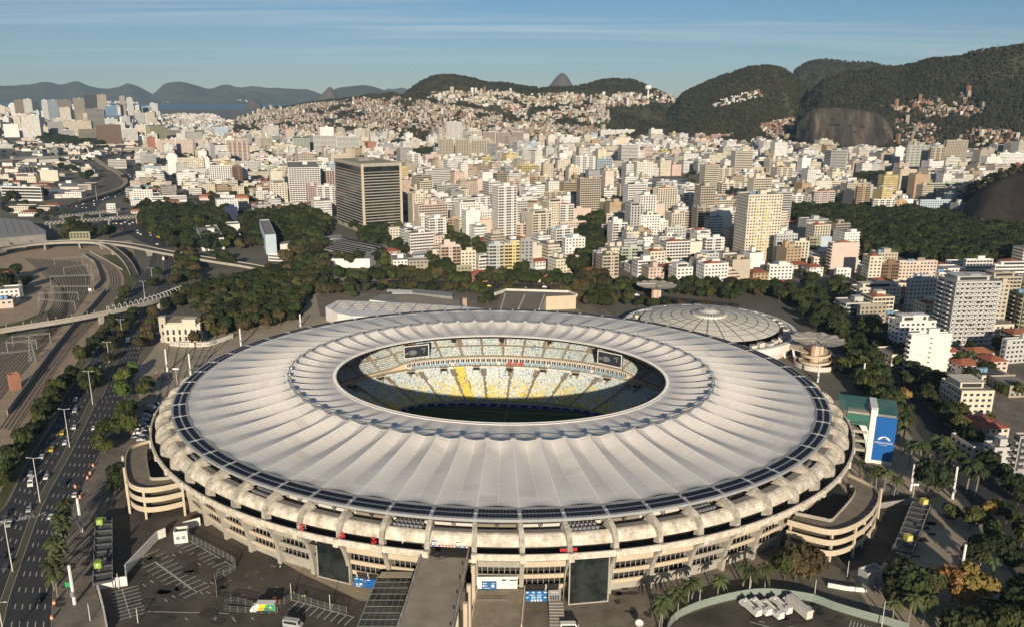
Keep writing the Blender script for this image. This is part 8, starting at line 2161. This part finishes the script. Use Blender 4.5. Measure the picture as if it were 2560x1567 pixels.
# ================================================================== VEHICLES, LAMPS, PEOPLE
vr=random.Random(3)
CARC={'white':(.72,.71,.68),'silver':(.40,.40,.40),'black':(.015,.015,.018),'dark':(.06,.06,.07),'red':(.42,.02,.02),'yellow':(.62,.45,.02),'orange':(.60,.25,.03),'blue':(.03,.07,.2)}
for k_,c_ in CARC.items():mk('car_'+k_,c_,.3,spec=.5)
def profile_body(prof,w,m,name,inset=.0,top=1.0):
 mb=MB();n=len(prof)
 L=[(x,-w/2*(1 if z<top else .84),z) for x,z in prof];R_=[(x,w/2*(1 if z<top else .84),z) for x,z in prof]
 for i in range(n):j=(i+1)%n;mb.quad(L[i],R_[i],R_[j],L[j])
 mb.poly(L);mb.poly(R_[::-1]); return mb.mesh(name,m)
BODY={k_:profile_body([(-2.1,.3),(-2.15,.75),(-1.75,.95),(-1.25,1.42),(.25,1.45),(.95,.98),(1.9,.82),(2.12,.6),(2.1,.3)],1.75,'car_'+k_,'body',top=1.2) for k_ in CARC}
def _glass():
 mb=MB()
 mb.quad((.30,-.70,1.42),(.30,.70,1.42),(.95,.80,1.0),(.95,-.80,1.0));mb.quad((-1.3,.70,1.40),(-1.3,-.70,1.40),(-1.78,-.80,.98),(-1.78,.80,.98))
 for s in (-1,1):mb.quad((-1.55,s*.845,1.0),(.8,s*.845,1.0),(.25,s*.755,1.38),(-1.2,s*.755,1.38))
 for v in range(len(mb.v)):x,y,z=mb.v[v];mb.v[v]=(x*1.01,y*1.01,z+.02)
 return mb.mesh('windows','glass')
GLASSM=_glass()
def _wheel():
 mb=MB();mb.tube((0,-.11,0),(0,.11,0),.32,n=10); return mb.mesh('wheel','tyre')
WHEEL=_wheel()
def car(p,yaw,col,label,group,parts= True ):
 o=thing('car',label,'car',p,yaw,group);link('body',BODY[col],o)
 if parts:
  link('windows',GLASSM,o)
  for sx_ in (-1.3,1.35):
   for sy_ in (-.82,.82):link('wheel',WHEEL,o,(sx_,sy_,LAYER[0]+.016))
 return o
def heading(p,line):
 i=min(range(len(line)-1),key= lambda i:(line[i]-p).length);d_=line[i+1]-line[i]; return math.atan2(d_.y,d_.x)
LWm=[a.lerp(b,.5) for a,b in zip(count_line(LW[0],60),count_line(LW[1],60))];RWm=[a.lerp(b,.5) for a,b in zip(count_line(RW[0],60),count_line(RW[1],60))]
SPOT={0:'opposite the left car ramp',1:'beyond the left car ramp',2:'by the palm row',3:'near the footbridge',4:'level with the mansion'}
def road_cars(view,lst,line,way):
 for x,y,col in lst:
  p=at(*V(view,[(x,y)])[0]);p.z=.03;px,py=pr(p)
  where='beside the palm row' if py>1250 else 'level with the left car ramp' if py>1090 else 'level with the stadium roof' if py>960 else 'level with the mansion' if py>830 else 'just beyond the footbridge'
  for ex in ('',', first of its colour',', second of its colour',', near the kerb',', near the median'):
   lab=f'{col} car, {way} carriageway, {where}{ex}'
   if lab not in USED: break
  USED.add(lab);car(p,heading(p,line)+(math.pi if way=='left' else 0),col,lab,'cars on the highway beside the stadium')
road_cars('5',[(500,75,'white'),(495,185,'white'),(435,288,'white'),(415,222,'yellow'),(345,332,'yellow'),(280,382,'white'),(205,495,'silver'),(310,516,'white'),(195,732,'silver'),(60,830,'silver'),(45,1108,'dark'),(40,765,'dark'),(30,1040,'black')],LWm,'left')
road_cars('5',[(627,188,'white'),(693,146,'red'),(435,556,'black'),(343,778,'white'),(255,1336,'black'),(500,634,'white')],RWm,'right')
road_cars('4',[(572,1358,'white'),(570,1442,'silver'),(748,1124,'white'),(855,884,'white'),(870,810,'silver'),(770,1020,'dark'),(912,742,'white'),(1070,470,'dark'),(1130,320,'dark')],LWm,'left')
road_cars('4',[(990,1122,'white'),(1037,930,'orange'),(1260,525,'dark'),(1300,365,'silver'),(1280,345,'dark'),(1330,355,'silver'),(1280,290,'red')],RWm,'right')
for i in range(17):
 p=at(*lerp2(V('5',[(1050,28)])[0],V('5',[(940,268)])[0],i/16));p.x-=(i%2)*3.2;c_=vr.choice(['black','dark','black','silver','white']);car(p,R(12),c_,f'{c_} car parked against the left stadium rim, {ORDS[i]} from the far end','parked cars along the left rim')
A_=count_line(smooth_line(HW2[0],5),200);B_=count_line(smooth_line(HW2[1],5),200)
for i in range(150):
 k_=vr.randint(3,150);f=vr.choice([.1,.22,.34,.46,.58,.7,.82,.92]);p=A_[k_].lerp(B_[k_],f);d_=A_[k_+1]-A_[k_];p.z=.03
 if d_.length<.1: continue
 car(p,math.atan2(d_.y,d_.x),vr.choice(['white']*5+['silver']*3+['dark']*3+['black']*3+['yellow']*2+['red']),'car queueing in the dense traffic jam near the truss footbridges','cars in the traffic jam', False )
for i in range(26):
 f=(i+.5)/26;a=lerp2(av_l[min(int(f*6),5)],av_l[min(int(f*6)+1,6)],f*6%1);b=lerp2(av_r[min(int(f*6),5)],av_r[min(int(f*6)+1,6)],f*6%1);p=at(*lerp2(a,b,vr.choice((.2,.4,.6,.8))));p.z=.03
 car(p,R(-3),vr.choice(['white','silver','dark','yellow','red','black','white']),'car on the avenue behind the stadium','cars on the avenue', False )
for i,(x,y) in enumerate(((1020,1280),(640,765),(705,805),(800,900),(1150,1420))):
 car(at(*V('b',[(x,y)])[0]),R(-62),('white','white','silver','dark','dark')[i],('white car on the shaded street nearest the sign tower','white car at the far end of the shaded street','silver car on the shaded street behind the white one','dark car halfway along the shaded street','dark car at the near end of the shaded street')[i],'cars on the shaded street')
car(at(*V('6',[(1605,850)])[0],19.0),R(90),'black','black car standing at the top of the access bridge', None )
for i,(x,y,c_) in enumerate(((420,1392,'silver'),(485,1405,'black'))):car(at(*V('8',[(x,y)])[0]),R(118),c_,f'{c_} car at the right end of the parked trucks', None )
for x,y,c_ in ((345,600,'white'),(515,600,'white'),(690,612,'dark')): pass
def van(name,label,p,yaw,L=6,h=2.6,m='white',cat='van',box= None ,print_= None ):
 o=thing(name,label,cat,p,yaw);w=2.1;hl=L/2
 if box is None :
  link('body',profile_body([(-hl,.35),(-hl,h),(hl-1.3,h),(hl-.5,h*.55),(hl,h*.45),(hl,.35)],w,m,'body',top=h-.2),o)
  mb=MB();mb.quad((hl-1.28,-.8,h-.08),(hl-1.28,.8,h-.08),(hl-.48,.95,h*.58),(hl-.48,-.95,h*.58))
  for s in (-1,1):mb.quad((-hl+.4,s*1.06,h*.55),(hl-1.1,s*1.06,h*.55),(hl-1.5,s*.98,h*.88),(-hl+.4,s*.98,h*.88))
  mb.build('windows','glass',o)
 else :
  mb=MB();mb.box(-.9,0,.9,box,L-2.2,2.4);mb.build('cargo_box',m,o)
  link('cab',profile_body([(hl-2,.4),(hl-2,2.4),(hl-.9,2.4),(hl-.2,1.4),(hl,1.3),(hl,.4)],2.2,'car_white','cab',top=2.2),o)
  mb=MB();mb.quad((hl-.86,-.95,2.33),(hl-.86,.95,2.33),(hl-.18,1.0,1.45),(hl-.18,-1.0,1.45));mb.build('windscreen','glass',o)
  mb=MB();mb.box(0,0,.45,.9,L-.6,1.2);mb.build('chassis','dark',o)
  if print_:
   x0,x1=-hl+.25,hl-2.05
   for fy in (-1.215,1.215):
    mb=MB();mb.quad((x0,fy,.95),(x0+(x1-x0)*.62,fy,.95),(x0+(x1-x0)*.42,fy,box-.05),(x0,fy,box-.05));mb.build('green_print','green_sign',o)
    mb=MB();mb.quad((x0+(x1-x0)*.62,fy,.95),(x0+(x1-x0)*.95,fy,.95),(x0+(x1-x0)*.8,fy,box-.05),(x0+(x1-x0)*.42,fy,box-.05));mb.build('yellow_print','yellow',o)
    mb=MB();cx_,cz_=x0+(x1-x0)*.22,.9+(box-.9)*.5;mb.poly([(cx_+.6*(1 if k%2 else .45)*math.cos(k*math.pi/6),fy*1.01,cz_+.6*(1 if k%2 else .45)*math.sin(k*math.pi/6)) for k in range(12)]);mb.build('emblem','white',o)
 for sx_ in (-L*.32,L*.32):
  for sy_ in (-.95,.95):link('wheel',WHEEL,o,(sx_,sy_,.4)).scale=(1.25,1.1,1.25)
 return o
van('minibus','white minibus on the left carriageway level with the left car ramp',at(*V('5',[(213,555)])[0]),heading(at(*V('5',[(213,555)])[0]),LWm)+math.pi,6.5,2.7)
van('lorry','white lorry on the right carriageway level with the mansion',at(*V('4',[(968,920)])[0]),heading(at(*V('4',[(968,920)])[0]),RWm),7,box=3)
van('lorry','white bus coming out from under the flyover',at(*V('4',[(1232,300)])[0]),heading(at(*V('4',[(1232,300)])[0]),RWm),9,3.1,cat='bus')
van('box_truck','white truck with green and yellow painted sides parked in the mesh pen',at(*V('5',[(1755,1400)])[0]),math.pi,8.2,box=3.3,m='white',cat='truck',print_=1)
van('minibus','silver van at the bottom edge of the car park',at(*V('6',[(300,1500)])[0]),R(-12),6,2.6,'car_silver');van('minibus','white van roof at the bottom edge right of the steps',at(*V('7',[(630,1530)])[0]),R(2),6,2.6)
for i,(x,y,L,lab) in enumerate(((40,1400,9,'leftmost white boom truck in the coach park'),(105,1395,9,'second white truck from the left in the coach park'),(180,1412,10,'white boom truck third from the left in the coach park'),(240,1385,9,'white truck beside the grey trailer in the coach park'))):
 o=van('boom_truck',lab,at(*V('8',[(x,y)])[0]),R(112),L,box=2.2,cat='truck');mb=MB();mb.tube((-L*.4,0,2.6),(L*.3,0,3.1),.35,n=5);mb.box(-L*.42,0,2.1,3.3,1.6,1.8);mb.build('boom','white',o)
van('trailer_truck','long pale grey covered trailer in the coach park',at(*V('8',[(350,1400)])[0]),R(112),12,box=3.8,m='offwhite',cat='truck')
o=thing('tractor','small orange-brown loader behind the painted truck','loader',at(*V('5',[(1835,1360)])[0]),0);mb=MB();mb.box(0,0,.6,1.6,3,1.4);mb.box(-.4,0,1.6,2.6,1.2,1.3);mb.build('body','orange',o)
for s in (-1,1):link('wheel',WHEEL,o,(s,-.8,.5)).scale=(1.6,1.6,1.6);link('wheel',WHEEL,o,(s,.8,.5)).scale=(1.6,1.6,1.6)
o=thing('satellite_dish','white dish on a stand at the bottom edge right of the steps','dish',at(*V('7',[(1255,1530)])[0]));mb=MB();mb.grid([[(r_*math.cos(a),r_*math.sin(a)*.8-.4+r_*r_*.0,2.2+r_*r_*.25+r_*math.sin(a)*.5) for a in np.linspace(0,6.283,14)] for r_ in (.05,.7,1.3)]);mb.build('dish','white',o);mb=MB();mb.tube((0,0,0),(0,-.2,2.2),.12,n=5);mb.build('stand','steel',o)
for i,(x,y,s) in enumerate(((380,630,1),(740,700,1.3),(1030,752,1))):
 o=thing('service_cart',('left','middle','right')[i]+' one of three red carts standing in the gallery left of the bridge','cart',at(*V('6',[(x,y)])[0],20.4),i*.4);mb=MB();s*=.75;mb.box(0,0,.3,1.1,2.0*s,1.1);mb.build('cart','red',o);mb=MB();mb.tube((0,0,1.2),(0,0,2.0),.1,n=4);mb.tube((0,0,1.9),(0,0,2.5),1.1*s,.1,8);mb.build('parasol','red',o)
for i,(x,y) in enumerate(((1330,630),(1440,625))):
 o=thing('service_cart',('left','right')[i]+' half of the red stand behind a rib right of the bridge','cart',at(*V('d',[(x,y)])[0],20.4),.1);mb=MB();mb.box(0,0,.2,1.4,2.4,1.2);mb.build('cart','red',o);mb=MB();mb.box(0,0,1.4,1.6,2.8,1.6);mb.build('tray','cloth_dark',o)
def lamp(view,base,top,kind,label,group= None ):
 b=at(*V(view,[base])[0]);h=max(4,far(*V(view,[top])[0],math.hypot(b.x-CX,b.y-CY)).z);o=thing('street_lamp' if kind!='mast' else 'light_mast',label,'street lamp' if kind!='mast' else 'mast',b,0,group)
 mb=MB();mb.tube((0,0,0),(0,0,h),.22 if kind=='road' else .55 if kind=='mast' else .16,.12 if kind=='road' else .45 if kind=='mast' else .1,7);mb.build('pole','offwhite' if kind!='mast' else 'white',o)
 if kind=='road':
  for s in (-1,1):mb=MB();mb.tube((0,0,h),(s*2.2,0,h+.3),.08,n=4);mb.box(s*2.3,0,h+.22,h+.42,.9,.4);mb.build('lamp_head','offwhite',o)
 elif kind=='flood':
  for s in (-1.2,0,1.2):mb=MB();mb.box(s,0,h,h+.9,1.0,.4);mb.build('floodlight','lampglow',o)
  mb=MB();mb.tube((-1.8,0,h),(1.8,0,h),.08,n=4);mb.build('crossbar','steel',o)
 elif kind=='mast':
  mb=MB();mb.box(0,-.7,h*.22,h*.34,1.2,.3);mb.build('mast_box','steel',o)
ORD=['nearest','second','third','fourth','fifth','sixth','seventh','eighth','ninth','tenth']
for i,(v,b,t_) in enumerate((('5',(85,1138),(35,805)),('5',(267,678),(218,385)),('5',(463,312),(425,60)),('4',(700,1390),(668,1140)),('4',(825,1072),(808,920)),('4',(925,898),(908,750)),('4',(1093,600),(1078,465)),('4',(1150,472),(1137,365)),('1',(690,1000),(688,900)))):lamp(v,b,t_,'road',f'twin-armed highway lamp on the median, {ORD[i]} from the camera','highway lamps on the median')
lamp('5',(32,1600),(0,1340),'road','twin-armed highway lamp cut by the bottom left corner')
for v,b,t_,lab in (('5',(545,875),(512,650),'thick white light mast on the pavement level with the left shelter top'),('5',(497,1355),(460,1095),'thick white light mast nearest the bottom left'),('4',(1262,1140),(1244,970),'white light mast left of two on the plaza below the painted wall'),('4',(1438,1170),(1424,1005),'white light mast right of two on the plaza below the painted wall'),('4',(1817,945),(1808,815),'white light mast behind the left roof edge of the stadium'),('8',(1385,655),(1415,440),'white light mast beyond the dark round plaza tree'),('8',(1435,1195),(1470,955),'white light mast by the golden tree'),('8',(1108,600),(1118,420),'grey light mast in front of the sign tower'),('8',(1065,125),(1072,20),'white light mast behind the sign tower'),('b',(555,1220),(563,1080),'white light mast in front of the spiral ramp tower'),('b',(890,1250),(903,1075),'white light mast along the shaded street'),('9',(155,200),(153,105),'slim white mast behind the far left roof edge')):lamp(v,b,t_,'mast',lab)
lamp('4',(1337,1240),(1328,1125),'flood','floodlight pole with a bright lamp bar at the left roof edge');lamp('8',(1120,660),(1130,565),'flood','floodlight pole with a bright lamp bar at the right car ramp')
for v,b,t_,lab in (('8',(32,1300),(40,1165),'lamp by the left end of the parked trucks'),('8',(465,1328),(475,1190),'lamp at the fence behind the parked cars'),('8',(915,1508),(930,1335),'tall lamp at the bottom fence corner'),('7',(1800,1340),(1815,1170),'lamp among the palms left of the trucks'),('7',(2250,1220),(2265,1040),'lamp among the palms above the white truck'),('8',(685,1175),(692,1065),'thin lamp on the shaded forecourt by the car ramp'),('5',(600,1465),(585,1350),'lamp on the pavement outside the car park wall'),('5',(790,1250),(778,1150),'lamp at the white wall of the shelter'),('5',(918,1480),(910,1380),'lamp in the middle of the left car park'),('6',(285,1262),(280,1110),'lamp at the corner of the mesh fence'),('6',(635,1345),(630,1210),'lamp behind the parking bays')):lamp(v,b,t_,'small',lab)
for i,(x,y) in enumerate(((760,1330),(735,1170),(850,1060))): pass
for i in range(12):
 x,y=vr.uniform(420,620),vr.uniform(700,800);lamp('o',(430+16*i,830-5*i+vr.uniform(-8,8)),(430+16*i,806-5*i),'small','slim pole on the paved plaza left of the stadium','slim poles on the left plaza')
for i,(x,y) in enumerate(((620,440),(600,490),(582,522),(503,582),(533,650),(361,1355),(346,1455))):
 o=thing('traffic_barrel',f'orange traffic barrel at the kerb, {("farthest", "second farthest", "third farthest", "middle", "third nearest", "second nearest", "nearest")[i]}','traffic barrel',at(*V('5',[(x,y)])[0]),0,'orange barrels along the kerb');mb=MB();mb.tube((0,0,0),(0,0,1.5),.5,.38,9);mb.build('barrel','orange',o);mb=MB();mb.tube((0,0,.6),(0,0,.95),.485,.455,9,cap= False );mb.build('band','white',o)
for v,x,y,lab in (('5',470,1300,'small green notice on the mast at bottom left'),('4',1340,330,'green direction sign by the flyover')):
 o=thing('sign_board',lab,'sign',at(*V(v,[(x,y)])[0]),0);mb=MB();mb.box(0,0,3.4,5.2,2.6,.15);mb.build('board','green_sign',o);mb=MB();mb.tube((-.9,.1,0),(-.9,.1,4),.08,n=4);mb.tube((.9,.1,0),(.9,.1,4),.08,n=4);mb.build('leg','steel',o)
def person_mesh(stride=.22):
 J=[((0,0,.95),.16),((0,0,1.2),.15),((0,0,1.42),.17),((0,0,1.53),.06),((0,.02,1.68),.11),((0,.02,1.78),.07),((.1,0,.9),.11),((.11,stride,.5),.075),((.11,stride*.8,.08),.05),((.11,stride+.14,.04),.04),((-.1,0,.9),.11),((-.11,-stride*.3,.5),.075),((-.11,-stride,.08),.05),((-.11,-stride+.14,.04),.04),((.2,0,1.42),.07),((.27,-.06,1.14),.05),((.26,.08,.9),.035),((-.2,0,1.42),.07),((-.27,.06,1.14),.05),((-.26,.16,.92),.035)]
 Eg=[(0,1),(1,2),(2,3),(3,4),(4,5),(0,6),(6,7),(7,8),(8,9),(0,10),(10,11),(11,12),(12,13),(2,14),(14,15),(15,16),(2,17),(17,18),(18,19)]
 me=bpy.data.meshes.new('body');me.from_pydata([j[0] for j in J],Eg,[]);o=bpy.data.objects.new('body',me);C.objects.link(o);md=o.modifiers.new('skin','SKIN')
 for v,j in zip(me.skin_vertices[0].data,J):v.radius=(j[1],j[1])
 me.skin_vertices[0].data[0].use_root= True ;o.modifiers.new('sub','SUBSURF').levels=1
 out=bpy.data.meshes.new_from_object(o.evaluated_get(bpy.context.evaluated_depsgraph_get()));bpy.data.objects.remove(o); return out
PB=person_mesh()
def person_variant(top):
 me=PB.copy();me.materials.clear()
 for m_ in ('skin',top,'cloth_dark'):me.materials.append(M[m_])
 for f in me.polygons:z=f.center.z;f.material_index=2 if z<.96 and abs(f.center.x)<.2 else 1 if .96<=z<1.5 and not (abs(f.center.x)>.22 and z<1.15) else 0
 return me
PV={t_:person_variant(t_) for t_ in ('hivis','cloth_dark','white','red')}
for v,x,y,t_,lab in (('6',185,985,'hivis','person in a bright green vest by a rib left of the left glass tower'),('6',310,1222,'hivis','person in a bright green vest at the fence corner'),('6',385,1255,'hivis','left person in a green vest of two standing by the fence'),('6',405,1252,'hivis','right person in a green vest of two standing by the fence'),('6',660,1335,'hivis','person in a bright green vest behind the parking bays'),('6',1290,768,'white','person in pale clothes in the gallery left of the bridge')):link_p=thing('person',lab,'person',at(*V(v,[(x,y)])[0],19.3 if y==768 else 0),vr.uniform(0,6));link('body',PV[t_],link_p)
for i in range(26):
 p=at(*V('4',[lerp2((1190,1160),(1300,1240),vr.random())])[0]);o=thing('person','person in the dark-clothed crowd waiting below the left plaza','person',p+Vector((vr.uniform(-5,5),vr.uniform(-4,4),0)),vr.uniform(0,6),'people waiting below the left plaza');link('body',PV[vr.choice(('cloth_dark','cloth_dark','red','white'))],o)
def ground_patches(view,box_,n,name,m,lo,hi,z):
 x0,y0,x1,y1=box_;mb=MB()
 for _ in range(n):
  p=at(*V(view,[(vr.uniform(x0,x1),vr.uniform(y0,y1))])[0]);r_=vr.uniform(lo,hi);e=vr.uniform(.35,1);a0=vr.uniform(0,3)
  if r_>.7:mb.poly([(p.x+r_*(1+.3*vr.uniform(-1,1))*math.cos(a+a0),p.y+r_*e*(1+.3*vr.uniform(-1,1))*math.sin(a+a0),z) for a in np.linspace(0,6.283,10)[:-1]])
  else :mb.poly([(p.x+r_*math.cos(a),p.y+r_*math.sin(a),z) for a in np.linspace(0,6.283,11)[:-1]])
 structure(mb,name,m)
mk('tar',(.068,.057,.046),.9,.4,amt=.3);mk('cover',(.22,.19,.15),.8)
ground_patches('5',(860,960,1600,1480),26,'tar_patch','tar',.8,3.2,LAYER[0]+.01);ground_patches('5',(1420,1080,1850,1300),16,'drain_cover','cover',.4,.65,LAYER[0]+.016);ground_patches('8',(60,1440,640,1500),8,'tar_patch','tar',.8,2.6,LAYER[0]+.01)
ground_patches('5',(380,850,620,1400),12,'tar_patch','tar',.8,2,LAYER[0]+.01);ground_patches('7',(1000,1150,1500,1400),12,'tar_patch','tar',.8,2.5,LAYER[0]+.01);ground_patches('8',(1150,760,1450,1050),14,'tar_patch','tar',.8,2.4,LAYER[0]+.01)
